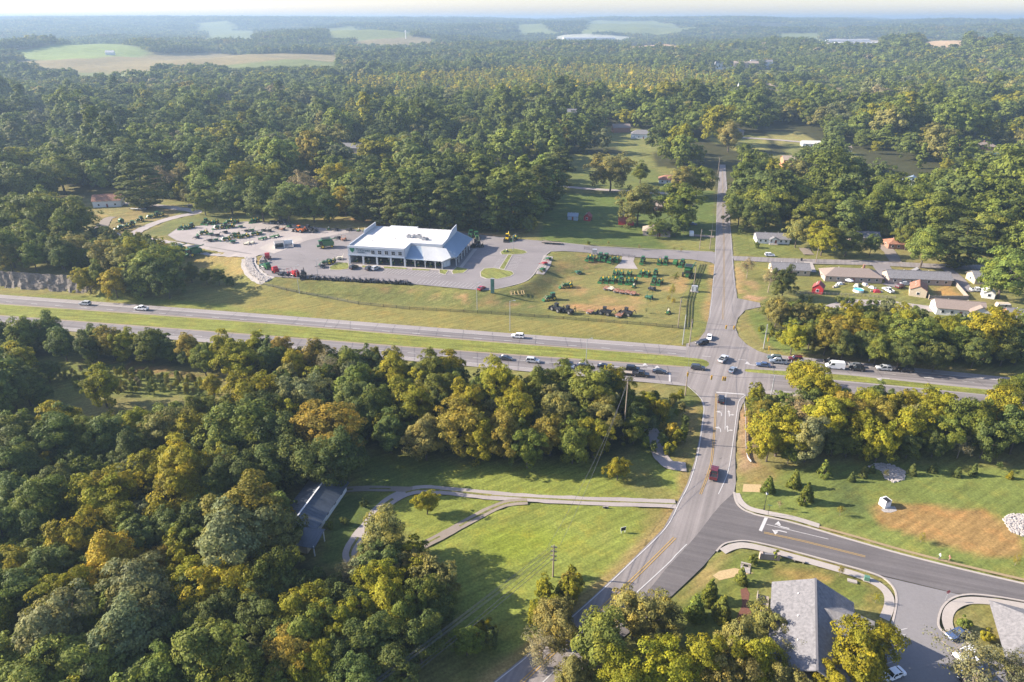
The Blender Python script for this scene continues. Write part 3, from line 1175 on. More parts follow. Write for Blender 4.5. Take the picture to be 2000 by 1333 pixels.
WOODS = {     # footprints of the woods on the ground
    'near_wood': [(-200, 1600), (-200, 900), (0, 860), (110, 865), (250, 855), (330, 835), (420, 815), (520, 770), (560, 745), (640, 750), (690, 760), (700, 820), (712, 870), (690, 920), (660, 950), (575, 950), (560, 1000), (590, 1040), (610, 1100), (650, 1120), (690, 1110), (730, 1080), (800, 1085), (840, 1110), (880, 1160), (890, 1220), (840, 1280), (790, 1333), (740, 1420), (700, 1600)],
    'strip_wood': [(640, 720), (740, 720), (850, 745), (960, 760), (1100, 775), (1200, 778), (1250, 790), (1262, 830), (1230, 870), (1190, 895), (1100, 900), (960, 902), (880, 897), (800, 890), (710, 872), (690, 800)],
    'guardrail_wood': [(1468, 800), (1540, 782), (1620, 790), (1760, 802), (2000, 830), (2200, 850), (2200, 960), (2000, 872), (1900, 872), (1800, 868), (1700, 870), (1640, 872), (1600, 892), (1560, 892), (1500, 890), (1478, 888)],
    'highway_belt': [(1500, 620), (1560, 625), (1680, 632), (1780, 640), (1900, 645), (2000, 640), (2200, 660), (2200, 740), (2000, 712), (1860, 708), (1760, 700), (1700, 690), (1640, 683), (1570, 675), (1540, 668)],
    'roadside_belt': [(-100, 650), (0, 664), (120, 684), (260, 690), (400, 705), (520, 712), (640, 725), (640, 745), (520, 735), (400, 722), (280, 715), (160, 700), (60, 700), (0, 730), (-100, 760)],
}
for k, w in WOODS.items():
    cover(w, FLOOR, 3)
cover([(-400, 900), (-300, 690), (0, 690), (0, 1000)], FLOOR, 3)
cover([(90, 700), (200, 708), (330, 722), (420, 735), (410, 770), (330, 780), (230, 775), (150, 765), (110, 735)], MEADOW, 3)
cover([(200, 705), (300, 712), (400, 735), (330, 740), (230, 725)], (0.22, 0.15, 0.07), 2, (0.45, 0.6, 6))
cover([(1250, 790), (1345, 770), (1372, 800), (1355, 900), (1320, 970), (1250, 900)], (0.14, 0.165, 0.05), 2)
cover([(1310, 780), (1365, 785), (1368, 830), (1345, 900), (1320, 905), (1330, 840)], (0.26, 0.20, 0.085), 2, (0.4, 0.6, 7))
# the big lawn
cover([(700, 890), (1180, 905), (1320, 915), (1330, 975), (1290, 1040), (1160, 1160), (1000, 1280), (880, 1270), (850, 1120), (820, 1060), (700, 1000)], LIME, 3)
cover([(940, 1040), (1060, 1020), (1130, 1060), (1020, 1120), (930, 1110)], (0.215, 0.26, 0.04), 5)
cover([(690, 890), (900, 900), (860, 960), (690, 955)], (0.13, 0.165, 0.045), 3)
cover([(1190, 985), (1320, 985), (1290, 1030), (1200, 1100), (1180, 1060)], (0.23, 0.195, 0.07), 4, (0.42, 0.62, 9))
cover([(1180, 905), (1330, 915), (1330, 972), (1210, 960)], (0.20, 0.195, 0.065), 3, (0.40, 0.60, 9))
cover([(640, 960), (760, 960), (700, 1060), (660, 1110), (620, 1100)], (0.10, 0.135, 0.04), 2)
along([(1338, 915), (1330, 975), (1312, 1000), (1290, 1036), (1225, 1100), (1150, 1165), (1020, 1275), (950, 1333)], STRAWC, 1.6, 1.2, 0.9)
# right lawn by the street
cover([(1440, 930), (1500, 910), (1700, 900), (2100, 915), (2200, 1120), (2000, 1130), (1760, 1080), (1560, 1018), (1455, 990)], LUSH, 2)
cover([(1700, 990), (1720, 978), (1800, 985), (1930, 1000), (1990, 1040), (2000, 1085), (1920, 1085), (1820, 1062), (1720, 1030)], (0.305, 0.195, 0.085), 1.0, (0.0, 0.25, 5), 1.0)
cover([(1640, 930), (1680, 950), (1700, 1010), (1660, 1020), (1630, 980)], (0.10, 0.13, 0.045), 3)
cover([(1440, 910), (1500, 905), (1540, 930), (1510, 950), (1445, 945)], (0.25, 0.20, 0.085), 2, (0.35, 0.6, 6))
cover([(1400, 1085), (1460, 1075), (1550, 1092), (1660, 1124), (1722, 1155), (1720, 1205), (1660, 1190), (1500, 1140), (1470, 1150), (1440, 1250), (1330, 1250), (1320, 1180)], (0.14, 0.165, 0.045), 2)
cover([(1500, 1100), (1600, 1115), (1700, 1140), (1725, 1170), (1715, 1200), (1600, 1150), (1510, 1130)], (0.28, 0.20, 0.075), 2, (0.36, 0.58, 6))
cover([(1375, 1110), (1420, 1080), (1410, 1115), (1350, 1160), (1330, 1180)], (0.30, 0.23, 0.10), 1.5, (0.3, 0.6, 5))
cover([(1440, 800), (1462, 790), (1480, 900), (1500, 912), (1440, 925)], (0.29, 0.20, 0.13), 1.2)
# north of the highway
cover([(-100, 562), (200, 572), (420, 575), (600, 575), (900, 600), (1300, 640), (1370, 655), (1320, 673), (900, 642), (450, 606), (0, 573), (-100, 566)], (0.225, 0.205, 0.072), 3)
cover([(0, 572), (300, 585), (600, 612), (600, 618), (300, 594), (0, 577)], (0.19, 0.215, 0.055), 2)
cover([(530, 545), (700, 555), (930, 570), (1010, 562), (1120, 640), (900, 605), (700, 590), (600, 575)], (0.155, 0.165, 0.062), 3)
cover([(660, 556), (800, 562), (930, 573), (1030, 588), (1040, 600), (930, 592), (780, 572), (670, 566)], (0.34, 0.21, 0.12), 2.5, (0.5, 0.72, 4), 0.8)
cover([(1046, 545), (1070, 515), (1100, 500), (1118, 500), (1112, 520), (1090, 550), (1050, 578), (1005, 570)], WEED_SHADE, 2)  # weedy bank turned from the sun, its shade painted into the colour
cover([(1085, 500), (1180, 492), (1390, 512), (1385, 640), (1250, 630), (1060, 600), (1060, 575)], (0.205, 0.195, 0.075), 3)
cover([(1085, 500), (1180, 492), (1390, 512), (1385, 640), (1250, 630), (1060, 600), (1060, 575)], SOIL, 3, (0.60, 0.82, 13), 0.45)
cover([(1110, 500), (1200, 500), (1180, 520), (1160, 555), (1140, 575), (1135, 530)], SOIL, 3, (0.45, 0.7, 7), 0.7)
cover([(1100, 595), (1250, 595), (1260, 612), (1120, 606)], (0.42, 0.235, 0.13), 2, (0.35, 0.6, 8), 0.7)
cover([(1355, 520), (1392, 520), (1380, 640), (1335, 675), (1340, 600)], (0.175, 0.19, 0.06), 2)
along([(1394, 520), (1388, 580), (1382, 625)], STRAWC, 2.0, 1.5, 0.9)
along([(1438, 520), (1442, 570)], STRAWC, 1.6, 1.2, 0.8)
cover([(480, 495), (520, 500), (520, 540), (480, 530), (440, 520), (430, 495)], (0.33, 0.235, 0.12), 2, (0.3, 0.55, 7))
cover([(330, 470), (470, 490), (480, 540), (400, 560), (300, 545), (330, 500)], (0.27, 0.215, 0.09), 2, (0.3, 0.6, 9))
cover([(270, 460), (330, 432), (420, 418), (480, 428), (400, 440), (320, 462)], (0.145, 0.16, 0.06), 2)
cover([(180, 420), (260, 405), (340, 400), (380, 412), (300, 440), (220, 460), (180, 455)], (0.25, 0.20, 0.09), 2, (0.3, 0.55, 8))
cover([(570, 437), (640, 425), (720, 428), (760, 437), (735, 450), (640, 447)], (0.26, 0.215, 0.09), 2)
cover([(690, 428), (920, 455), (1010, 462), (900, 466), (760, 445)], (0.43, 0.26, 0.14), 2, (0.25, 0.5, 8))
along([(1460, 610), (1470, 640), (1490, 670), (1530, 690), (1700, 706), (1990, 733)], (0.27, 0.205, 0.095), 1.6, 1.2, 0.8)
cover([(1460, 605), (1490, 610), (1520, 660), (1600, 690), (1540, 692), (1480, 670)], (0.15, 0.19, 0.055), 2)
cover([(1440, 515), (1500, 560), (1600, 570), (1840, 590), (2000, 600), (2000, 650), (1760, 625), (1560, 610), (1470, 590)], (0.185, 0.19, 0.068), 3)
cover([(1820, 570), (1850, 556), (1885, 582), (1840, 583)], (0.42, 0.25, 0.10), 2, None, 0.8)
cover([(1440, 515), (1480, 560), (1470, 590), (1440, 570)], (0.33, 0.23, 0.12), 1.5, (0.3, 0.6, 5))
cover([(1455, 575), (1490, 582), (1480, 588), (1450, 584)], (0.45, 0.27, 0.19), 1, None, 0.8)
# yards behind
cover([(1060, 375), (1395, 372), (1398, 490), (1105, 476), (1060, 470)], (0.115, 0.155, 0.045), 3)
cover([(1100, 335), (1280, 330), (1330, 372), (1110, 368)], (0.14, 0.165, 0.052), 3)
cover([(1432, 440), (1560, 445), (1570, 500), (1434, 498)], (0.165, 0.185, 0.058), 3)
cover([(1290, 470), (1395, 465), (1396, 491), (1300, 487)], (0.20, 0.20, 0.07), 3)

# far woods floor and far fields
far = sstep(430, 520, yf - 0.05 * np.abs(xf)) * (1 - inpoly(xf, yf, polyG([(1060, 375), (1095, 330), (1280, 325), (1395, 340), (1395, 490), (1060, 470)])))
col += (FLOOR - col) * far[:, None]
CLEAR = []     # footprints kept free of trees


def field(pts, c, soft=4, trees_off=True):
    w = polyG(pts)
    cover(w, c, soft, None, 1.0, False)
    if trees_off:
        CLEAR.append(w)


PALEG = (0.19, 0.22, 0.085)
TANF = (0.26, 0.215, 0.115)
field([(-40, 112), (20, 100), (60, 95), (110, 87), (190, 84), (260, 90), (290, 100), (300, 110), (180, 118), (60, 118)], (0.22, 0.28, 0.09), 10)
field([(-40, 140), (60, 117), (180, 116), (300, 104), (420, 103), (520, 106), (660, 108), (660, 128), (500, 132), (420, 140), (300, 140), (280, 150), (100, 150)], TANF, 12)
field([(140, 140), (300, 140), (310, 158), (250, 172), (160, 172)], PALEG, 10)
field([(420, 130), (660, 122), (660, 136), (420, 148)], PALEG, 8)
field([(30, 224), (130, 222), (140, 244), (30, 246)], (0.24, 0.30, 0.07), 5)
field([(380, 46), (450, 42), (470, 62), (380, 66)], PALEG, 20)
field([(400, 64), (500, 60), (500, 82), (390, 84)], PALEG, 20)
field([(630, 58), (690, 52), (810, 66), (800, 84), (640, 82)], PALEG, 20)
field([(690, 82), (850, 76), (860, 96), (690, 94)], TANF, 20)
field([(1005, 48), (1065, 48), (1090, 70), (1010, 72)], PALEG, 20)
field([(1150, 42), (1280, 41), (1370, 58), (1330, 68), (1130, 68)], PALEG, 20)
field([(1080, 72), (1240, 74), (1220, 86), (1080, 86)], (0.45, 0.46, 0.42), 20)
field([(1515, 66), (1605, 66), (1610, 86), (1515, 86)], PALEG, 20)
field([(1225, 90), (1300, 86), (1340, 90), (1330, 102), (1225, 106)], (0.48, 0.33, 0.22), 10)
field([(1620, 76), (1720, 80), (1720, 98), (1580, 100)], (0.48, 0.40, 0.34), 12)
field([(1800, 84), (1880, 78), (1880, 98), (1800, 100)], (0.48, 0.36, 0.26), 12)
field([(1900, 82), (2010, 80), (2010, 92), (1900, 94)], (0.42, 0.30, 0.24), 12)
field([(1630, 190), (1670, 188), (1672, 212), (1630, 215)], (0.30, 0.30, 0.11), 5)
field([(1430, 268), (1500, 266), (1500, 292), (1430, 296)], (0.27, 0.26, 0.09), 3)
field([(1500, 258), (1560, 258), (1600, 280), (1520, 285)], (0.27, 0.25, 0.10), 3)
field([(0, 262), (40, 262), (40, 276), (0, 278)], (0.27, 0.30, 0.09), 3)
field([(1110, 302), (1270, 300), (1285, 328), (1100, 332)], (0.19, 0.20, 0.07), 3)
field([(1170, 262), (1300, 262), (1310, 288), (1170, 288)], (0.19, 0.20, 0.07), 3)
field([(1640, 335), (1720, 335), (1725, 366), (1640, 366)], (0.19, 0.20, 0.07), 3)
field([(1880, 300), (2010, 300), (2010, 342), (1890, 342)], (0.20, 0.20, 0.07), 3)
field([(1480, 300), (1560, 302), (1560, 330), (1490, 335)], (0.20, 0.20, 0.07), 3)
field([(900, 335), (1060, 345), (1060, 368), (930, 358)], (0.13, 0.16, 0.05), 3)
field([(930, 318), (985, 318), (985, 335), (930, 335)], (0.13, 0.16, 0.05), 3)

for px, py, wd, ln in [(957, 323, 22, 70), (1538, 326, 16, 75), (1910, 294, 40, 80), (688, 298, 34, 85), (1252, 272, 34, 85), (1430, 264, 40, 60), (1582, 288, 34, 70), (1778, 370, 26, 60), (1640, 300, 26, 70), (1865, 350, 26, 60), (1210, 255, 40, 90), (1088, 228, 40, 110), (1505, 178, 90, 160), (1455, 138, 160, 260), (1434, 190, 30, 120)]:
    hx, hy, hz_ = G(px, py)
    L0 = math.hypot(hx, hy)
    ux, uy = hx / L0, hy / L0
    q = [(hx + uy * wd * k + ux * t, hy - ux * wd * k + uy * t) for k, t in ((-.6, 14), (.6, 14), (.7, -ln * .4), (.35, -ln), (-.35, -ln), (-.7, -ln * .4))]
    cover(q, (0.19, 0.20, 0.07), 4, None, 1.0, False)
    CLEAR.append(q)

me = bpy.data.meshes.new('ground')
nx, ny = len(gx), len(gy)
verts = np.stack([xf, yf, Zg], 1)
i0 = (np.arange(ny - 1)[:, None] * nx + np.arange(nx - 1)[None]).ravel()
quads = np.stack([i0, i0 + 1, i0 + nx + 1, i0 + nx], 1)
me.vertices.add(len(verts))
me.vertices.foreach_set('co', verts.ravel())
me.loops.add(quads.size)
me.loops.foreach_set('vertex_index', quads.ravel())
me.polygons.add(len(quads))
me.polygons.foreach_set('loop_start', np.arange(0, quads.size, 4))
me.polygons.foreach_set('loop_total', np.full(len(quads), 4))
me.polygons.foreach_set('use_smooth', np.ones(len(quads), bool))
me.update(calc_edges=True)
ca = me.attributes.new('albedo', 'FLOAT_COLOR', 'POINT')
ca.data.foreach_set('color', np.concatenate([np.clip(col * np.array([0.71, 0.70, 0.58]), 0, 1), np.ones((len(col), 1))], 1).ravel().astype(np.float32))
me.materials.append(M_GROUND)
ground = bpy.data.objects.new('ground', me)
C.objects.link(ground)
ground['kind'] = 'structure'

# ------------------------------------------------------------------ trees
def leaf_mesh(name, P0, N0, S0, var, m):
    """one small bent leaf spray (a quad) at each point"""
    n = len(P0)
    rv = rng.normal(size=(n, 3))
    T = np.cross(N0, rv)
    T /= np.linalg.norm(T, axis=1)[:, None] + 1e-9
    B = np.cross(N0, T)
    s = S0[:, None]
    el = rng.uniform(0.55, 1.0, (n, 1))
    v = np.stack([P0 + T * s, P0 + B * s * el, P0 - T * s * 0.9, P0 - B * s * el], 1).reshape(-1, 3)
    me = bpy.data.meshes.new(name)
    me.vertices.add(4 * n)
    me.vertices.foreach_set('co', v.ravel())
    me.loops.add(4 * n)
    me.loops.foreach_set('vertex_index', np.arange(4 * n))
    me.polygons.add(n)
    me.polygons.foreach_set('loop_start', np.arange(0, 4 * n, 4))
    me.polygons.foreach_set('loop_total', np.full(n, 4))
    me.update(calc_edges=True)
    a = me.attributes.new('leafvar', 'FLOAT_COLOR', 'POINT')
    c = np.repeat(np.concatenate([var, np.zeros((n, 1)), np.ones((n, 1))], 1), 4, axis=0)
    a.data.foreach_set('color', c.ravel().astype(np.float32))
    me.materials.append(m)
    return me


def unit(a):
    return a / (np.linalg.norm(a, axis=1)[:, None] + 1e-9)


def crown_points(seed, R0, z0, z1, lobes, per, leaf, shape='round', thin=1.0):
    g = np.random.default_rng(seed)
    zc, hz = (z0 + z1) / 2, (z1 - z0) / 2
    if shape == 'cone':
        t = g.uniform(0, 1, lobes) ** 0.7
        z = z1 - t * (z1 - z0)
        a = g.uniform(0, 6.283, lobes)
        rr = R0 * (0.06 + 0.85 * t) * g.uniform(0.7, 1.0, lobes)
        c = np.stack([np.cos(a) * rr, np.sin(a) * rr, z], 1)
        lr = R0 * (0.12 + 0.22 * t)
    elif shape == 'pine':
        t = g.uniform(0, 1, lobes)
        z = z0 + t * (z1 - z0)
        a = g.uniform(0, 6.283, lobes)
        prof = np.sin(np.clip(t * 0.85 + 0.13, 0, 1) * math.pi) ** 0.6
        rr = R0 * prof * g.uniform(0.35, 1.0, lobes)
        c = np.stack([np.cos(a) * rr, np.sin(a) * rr, z], 1)
        lr = R0 * g.uniform(0.18, 0.32, lobes)
    else:
        d = unit(g.normal(size=(lobes, 3)))
        d[:, 2] = np.where(d[:, 2] < -0.75, -d[:, 2], d[:, 2])
        ph = g.uniform(0, 6.28, 4)
        az = np.arctan2(d[:, 1], d[:, 0])
        wob = 1 + 0.26 * np.sin(2 * az + ph[0]) + 0.20 * np.sin(3 * az + ph[1] + 3 * d[:, 2]) + 0.16 * np.sin(5 * d[:, 2] + ph[2])
        rf = g.uniform(0.12, 1, lobes) ** 0.42 * 0.84 * wob
        c = np.stack([d[:, 0] * rf * R0, d[:, 1] * rf * R0, zc + d[:, 2] * rf * hz], 1)
        lr = R0 * g.uniform(0.11, 0.25, lobes) * (1.0 if lobes > 100 else 1.25)
    cen = np.array([0, 0, zc * 0.8])
    Ps, Ns, Ss, Vs = [], [], [], []
    for i in range(lobes):
        k = max(4, int(per * (lr[i] / lr.mean()) ** 1.6 * thin))
        d = unit(g.normal(size=(k * 2, 3)))
        out = unit((c[i] - cen)[None])[0] * 0.8 + np.array([0, 0, 0.6])
        keep = d @ out > -0.25
        d = d[keep][:k]
        k = len(d)
        sq = np.array([1, 1, 0.72])
        p = c[i] + d * lr[i] * sq * g.uniform(0.55, 1.12, (k, 1)) ** 0.8
        n = unit(d * 0.6 + unit((p - cen) * np.array([1, 1, 0.8]))  * 0.6 + g.normal(size=(k, 3)) * 0.36 + np.array([0, 0, 0.1]))
        Ps.append(p)
        Ns.append(n)
        Ss.append(leaf * g.uniform(0.5, 1.2, k))
        lob = g.uniform()
        lob2 = g.uniform()
        Vs.append(np.stack([np.clip(0.45 * lob + 0.55 * g.uniform(size=k), 0, 1), np.clip(0.75 * lob2 + 0.25 * g.uniform(size=k), 0, 1)], 1))
    return np.concatenate(Ps), np.concatenate(Ns), np.concatenate(Ss), np.concatenate(Vs), c


def crown_mesh(name, seed, R0, z0, z1, lobes, per, leaf, shape='round', m=None, thin=1.0):
    p, n, s, v, c = crown_points(seed, R0, z0, z1, lobes, per, leaf, shape, thin)
    return leaf_mesh(name, p, n, s, v, m or M_LEAF), c


def trunk_mesh(name, seed, h, r, lobes_c, limbs=7, m=None):
    g = random.Random(seed)
    mb = MB()
    p = Vector((0, 0, -0.4))
    rad = r
    zt = h * 0.72
    k = 4
    pts = [p]
    for i in range(1, k + 1):
        q = Vector((g.uniform(-.3, .3) * i * .5, g.uniform(-.3, .3) * i * .5, zt * i / k))
        mb.tube(pts[-1], q, rad * (1 - 0.2 * (i - 1)), rad * (1 - 0.2 * i), 7, i in (1, k))
        pts.append(q)
    idx = sorted(range(len(lobes_c)), key=lambda i: -math.hypot(lobes_c[i][0], lobes_c[i][1]))[:limbs * 3:3]
    for i in idx:
        e = Vector(lobes_c[i])
        b = pts[2] + (pts[3] - pts[2]) * g.random()
        mid = (b + e) * 0.5 + Vector((0, 0, -0.5))
        mb.tube(b, mid, r * 0.38, r * 0.26, 5, False)
        mb.tube(mid, e, r * 0.26, r * 0.1, 5, False)
    return mb.mesh(name, m or M_BARK)


PROTO = {}
for i in range(7):
    cm, cc = crown_mesh('broadleaf_crown', 100 + i, 8.0, 1.2, 18.0, 175, 84, 0.33)
    PROTO['b%d' % i] = (cm, trunk_mesh('tree_trunk', i, 17, 0.42, cc))
for i in range(2):
    cm, cc = crown_mesh('sparse_crown', 140 + i, 8.0, 3.0, 18.0, 120, 30, 0.26)
    PROTO['s%d' % i] = (cm, trunk_mesh('tree_trunk', 30 + i, 20, 0.40, cc, 22, M_BARKPALE))
for i in range(3):
    cm, cc = crown_mesh('pine_crown', 160 + i, 5.0, 1.5, 27.0, 110, 90, 0.36, 'pine')
    PROTO['p%d' % i] = (cm, trunk_mesh('pine_trunk', 50 + i, 30, 0.38, cc, 6))
for i in range(2):
    cm, cc = crown_mesh('cone_crown', 180 + i, 1.5, 0.2, 4.6, 70, 60, 0.17, 'cone')
    PROTO['c%d' % i] = (cm, trunk_mesh('tree_trunk', 70 + i, 3, 0.12, cc, 0))
for i in range(2):
    cm, cc = crown_mesh('shrub_crown', 190 + i, 3.0, 0.0, 4.0, 40, 90, 0.24)
    PROTO['h%d' % i] = (cm, trunk_mesh('shrub_stem', 80 + i, 3, 0.15, cc, 4))

LB = 1.32
TINT = {'D': (0.080, 0.101, 0.026), 'G': (0.098, 0.118, 0.020), 'Y': (0.168, 0.162, 0.014), 'O': (0.172, 0.143, 0.024), 'S': (0.128, 0.138, 0.058), 'L': (0.122, 0.150, 0.030), 'B': (0.165, 0.145, 0.080), 'V': (0.225, 0.19, 0.02), 'W': (0.105, 0.115, 0.060), 'T': (0.155, 0.145, 0.042), 'P': (0.078, 0.098, 0.028)}
TINT = {k: tuple(q * LB for q in v) for k, v in TINT.items()}
WORD = {'D': 'dark green', 'G': 'mid-green', 'Y': 'yellow-green', 'O': 'golden-orange', 'S': 'silvery green', 'L': 'light green', 'B': 'brownish half-bare', 'V': 'bright yellow', 'W': 'thin sage-grey', 'T': 'olive-tan', 'P': 'pine-green'}
PLACED = []
REC = []


def put_tree(x, y, z, r, h, code, zone, kind, name='broadleaf_tree', cat='tree', group='broadleaf trees'):
    pr = PROTO[kind]
    base = {'b': (8, 18), 's': (8, 18), 'p': (5, 27), 'c': (1.5, 4.6), 'h': (3, 4)}[kind[0]]
    o = empty(name, (x, y, z), random.uniform(0, 6.283))
    j = random.uniform(0.86, 1.16)
    o.scale = (r / base[0] * j, r / base[0] / j, h / base[1])
    t = part('trunk' if kind[0] != 'h' else 'stem', pr[1], o)
    c = part('crown', pr[0], o)
    k = random.uniform(0.85, 1.18)
    hu = random.uniform(0.92, 1.1)
    cl = TINT[code]
    c.color = (cl[0] * k * hu, cl[1] * k, cl[2] * k, 1)
    tag(o, None, cat, group)
    PLACED.append((x, y, r))
    REC.append((o, zone, code, r, x, y, cat))
    return o


def trees(zone, txt, kinds=None, hk=None):
    for it in txt.replace('\n', ' ').split(';'):
        it = it.strip()
        if not it:
            continue
        q = it.split(',')
        px, py, rp, code = float(q[0]), float(q[1]), float(q[2]), q[3]
        hfix = float(q[4]) if len(q) > 4 else None
        h = 16.0
        z = 0.0
        x = y = 0
        for i in range(6):
            up = 0.60 * h
            x, y = P(px, py, z + up)
            z = h1(x, y) if y > 236 else 0.0
            r = rp * depth_of(x, y, z + up) / FPX
            h = hfix or min(27.0, max(3.0, 1.75 * r + 4.0))
        if r < 4:
            h = hfix or max(2.2, 2.1 * r + 1.0)
        kd = kinds or ('p%d' % random.randrange(3) if code == 'P' else 's%d' % random.randrange(2) if code in 'BW' else 'b%d' % random.randrange(7))
        small = r < 2.6 and kd[0] == 'b'
        if small:
            put_tree(x, y, z, r, 2.0 * r, code, zone, 'h%d' % random.randrange(2), 'shrub', 'shrub', 'shrubs')
        else:
            put_tree(x, y, z, r * 1.06, h, code, zone, kd, 'pine_tree' if code == 'P' else 'broadleaf_tree', 'tree', 'pine trees' if code == 'P' else 'broadleaf trees')


trees('roadside', '''7,652,20,D;45,649,32,G;95,642,28,D;119,666,30,D;175,652,20,D;168,677,25,D;213,666,28,O;245,673,25,Y;259,666,20,O;290,670,30,G;297,652,16,S;
325,677,22,D;366,675,26,O;395,698,26,G;434,677,26,Y;465,701,40,Y;497,677,26,Y;525,701,28,D;549,684,24,O;574,708,28,Y;616,691,30,O;640,719,28,B;682,705,30,G;
595,768,42,S;490,765,45,Y;413,743,20,Y;549,768,24,G;196,750,36,Y;88,716,20,D;42,701,30,Y;21,719,32,G;45,747,36,D;21,765,30,D;77,757,22,D''')
trees('wood', '''126,830,44,Y;42,842,44,G;170,850,42,G;115,852,50,D;28,859,45,D;266,828,30,Y;325,836,40,T;301,850,30,G;395,803,30,G;371,838,38,Y;210,852,40,D;252,880,40,D;
476,827,62,L;507,796,35,D;437,866,40,L;546,845,50,D;637,841,58,O;602,897,50,D;665,887,52,D;645,905,40,D;427,904,28,B;350,908,55,Y;301,915,40,Y;465,915,45,D;518,908,40,D;
210,957,50,Y;28,904,45,D;115,943,38,D;430,936,40,D;347,952,55,Y;196,970,50,Y;84,980,50,G;28,960,42,D;483,998,66,O;455,1050,76,S;536,1035,50,T;147,1047,48,Y;35,1100,42,Y;
210,1089,55,V;259,1075,36,V;308,1089,32,O;105,1106,42,D;266,1145,64,S;115,1162,50,Y;420,1145,56,Y;378,1131,45,Y;490,1152,45,Y;535,1118,50,G;640,1155,32,D;35,1152,50,D;
105,1232,72,S;245,1232,72,S;304,1208,44,S;28,1285,62,L;140,1295,60,L;413,1281,72,L;315,1318,52,L;437,1187,48,D;507,1208,48,D;588,1197,50,Y;602,1242,55,G;560,1285,50,O;
612,1300,50,Y;679,1215,42,Y;230,1010,40,Y;330,1030,40,D;60,1030,40,D;380,1210,40,D;200,1310,50,L;480,1320,55,G;0,1030,45,D;0,1180,50,G;60,1340,60,L;700,1320,48,D''')
trees('driveway', '''748,1041,46,T;723,1080,36,T;681,1105,28,B;741,1130,42,Y;801,1094,35,T;840,1115,32,G;830,1158,42,G;755,1176,50,Y;855,1186,35,D;791,1204,42,G;699,1172,38,Y;617,1200,45,Y;
684,1208,35,O;819,1243,45,D;720,1257,50,D;770,1303,45,D;660,1290,45,D;940,1208,18,Y;911,1240,30,G;958,1229,20,D;833,978,22,Y,7;709,968,9,D;670,1002,9,D;640,1010,9,G''')
trees('strip', '''740,790,40,G;800,785,45,Y;700,740,32,G;770,720,35,Y;840,720,35,G;862,762,35,G;912,785,40,Y;900,830,52,O;985,842,44,O;970,740,40,Y;1012,772,32,Y;1050,750,36,G;1092,800,40,T;
1075,845,36,O;1150,760,44,G;1120,858,38,G;1180,812,35,T;1160,850,34,Y;1200,745,30,Y;1232,785,24,G;1240,830,26,G;830,850,40,T;760,840,36,D;712,812,36,D;1208,905,22,Y;1318,830,17,V;1292,790,18,Y;
1002,805,40,Y;942,850,40,Y;690,780,36,D;880,720,30,Y;1100,735,30,G;1265,775,18,Y;1310,860,14,Y;1030,870,34,G''')
trees('corner', '''1085,1215,50,T;1103,1176,20,T,5;1124,1136,18,Y,4;1075,1170,24,Y,5.5;1098,1152,18,G,4;1172,1250,58,L;1240,1195,46,T;1300,1190,40,T;1060,1255,42,B;1290,1300,60,Y;1380,1295,55,Y;1215,1325,50,Y;1120,1310,40,T;
1446,1250,46,T;1425,1315,50,T;1500,1205,34,T;1545,1270,32,W;1480,1290,50,Y;1690,1268,64,Y;1620,1325,40,Y;1540,1330,42,T;1900,1290,64,W;1980,1310,48,W;1475,1077,11,L;1520,1068,9,L;1890,1200,14,L;1935,1225,14,Y''')
trees('guardrail', '''1579,739,38,Y;1562,722,22,Y;1602,754,34,Y;1480,787,20,G;1500,784,20,D;1485,812,28,O;1525,835,48,Y;1569,805,34,B;1505,858,34,Y;1582,853,40,S;1620,815,44,Y;1658,810,40,O;1696,790,34,Y;1684,828,40,Y;
1722,815,38,O;1709,777,28,D;1722,856,36,Y;1780,830,40,Y;1760,790,34,Y;1822,800,36,Y;1850,840,34,G;1900,820,45,G;1960,800,45,Y;1930,848,38,D;1990,838,40,D;1660,856,26,G;1780,858,26,D;1880,862,22,B;1972,768,30,G;1630,856,24,D;1830,858,24,D;1545,872,22,G;2000,760,34,G''')
trees('belt', '''1520,604,27,T;1564,614,22,T;1607,614,20,T;1663,614,22,Y;1551,657,26,Y;1617,657,28,O;1585,650,22,G;1643,644,28,O;1678,644,30,Y;1712,634,26,G;1768,629,30,Y;1737,650,30,G;1780,657,38,L;1717,675,28,G;1760,688,26,D;1816,657,30,G;
1852,650,32,Y;1877,667,30,G;1928,650,45,Y;1964,637,26,Y;1967,675,30,D;1908,682,28,D;1995,675,28,D;1832,690,26,D;1650,670,24,D;1690,668,24,D;1505,600,16,D''')
trees('bank', '''25,412,45,G;82,407,46,L;145,417,38,G;125,437,30,G;50,455,30,L;15,480,34,G;75,478,25,G;112,488,28,D;142,480,25,T;62,497,24,G;120,500,22,D;162,515,24,Y;200,490,28,T;215,525,24,V;237,500,28,T;260,490,28,Y;300,520,44,L;332,500,25,L;
322,540,34,D;265,545,26,D;185,522,18,G;370,527,16,D;400,532,13,D;425,535,13,D;445,540,10,D;15,500,22,T''')
trees('dealer', '''196,315,60,D;115,333,46,G;273,354,36,P,28;315,347,30,B;357,340,24,T;402,347,42,L;396,389,24,L;473,350,38,Y;525,350,30,Y;508,389,36,D;560,396,34,D;448,382,30,D;595,357,32,B;658,350,34,Y;672,392,24,V;609,396,30,G;640,400,26,D;250,300,40,G;60,350,40,D;330,300,36,G''')
trees('pinerow', '''774,388,26,P,28;804,393,26,P,28;837,388,26,P,29;870,394,27,P,28;902,388,27,P,29;936,390,27,P,29;969,394,27,P,28;999,388,28,P,29;1026,380,28,P,30;1052,366,28,P,30;1076,345,28,P,30;1092,322,28,P,30;740,385,26,P,26;705,382,24,P,26''')
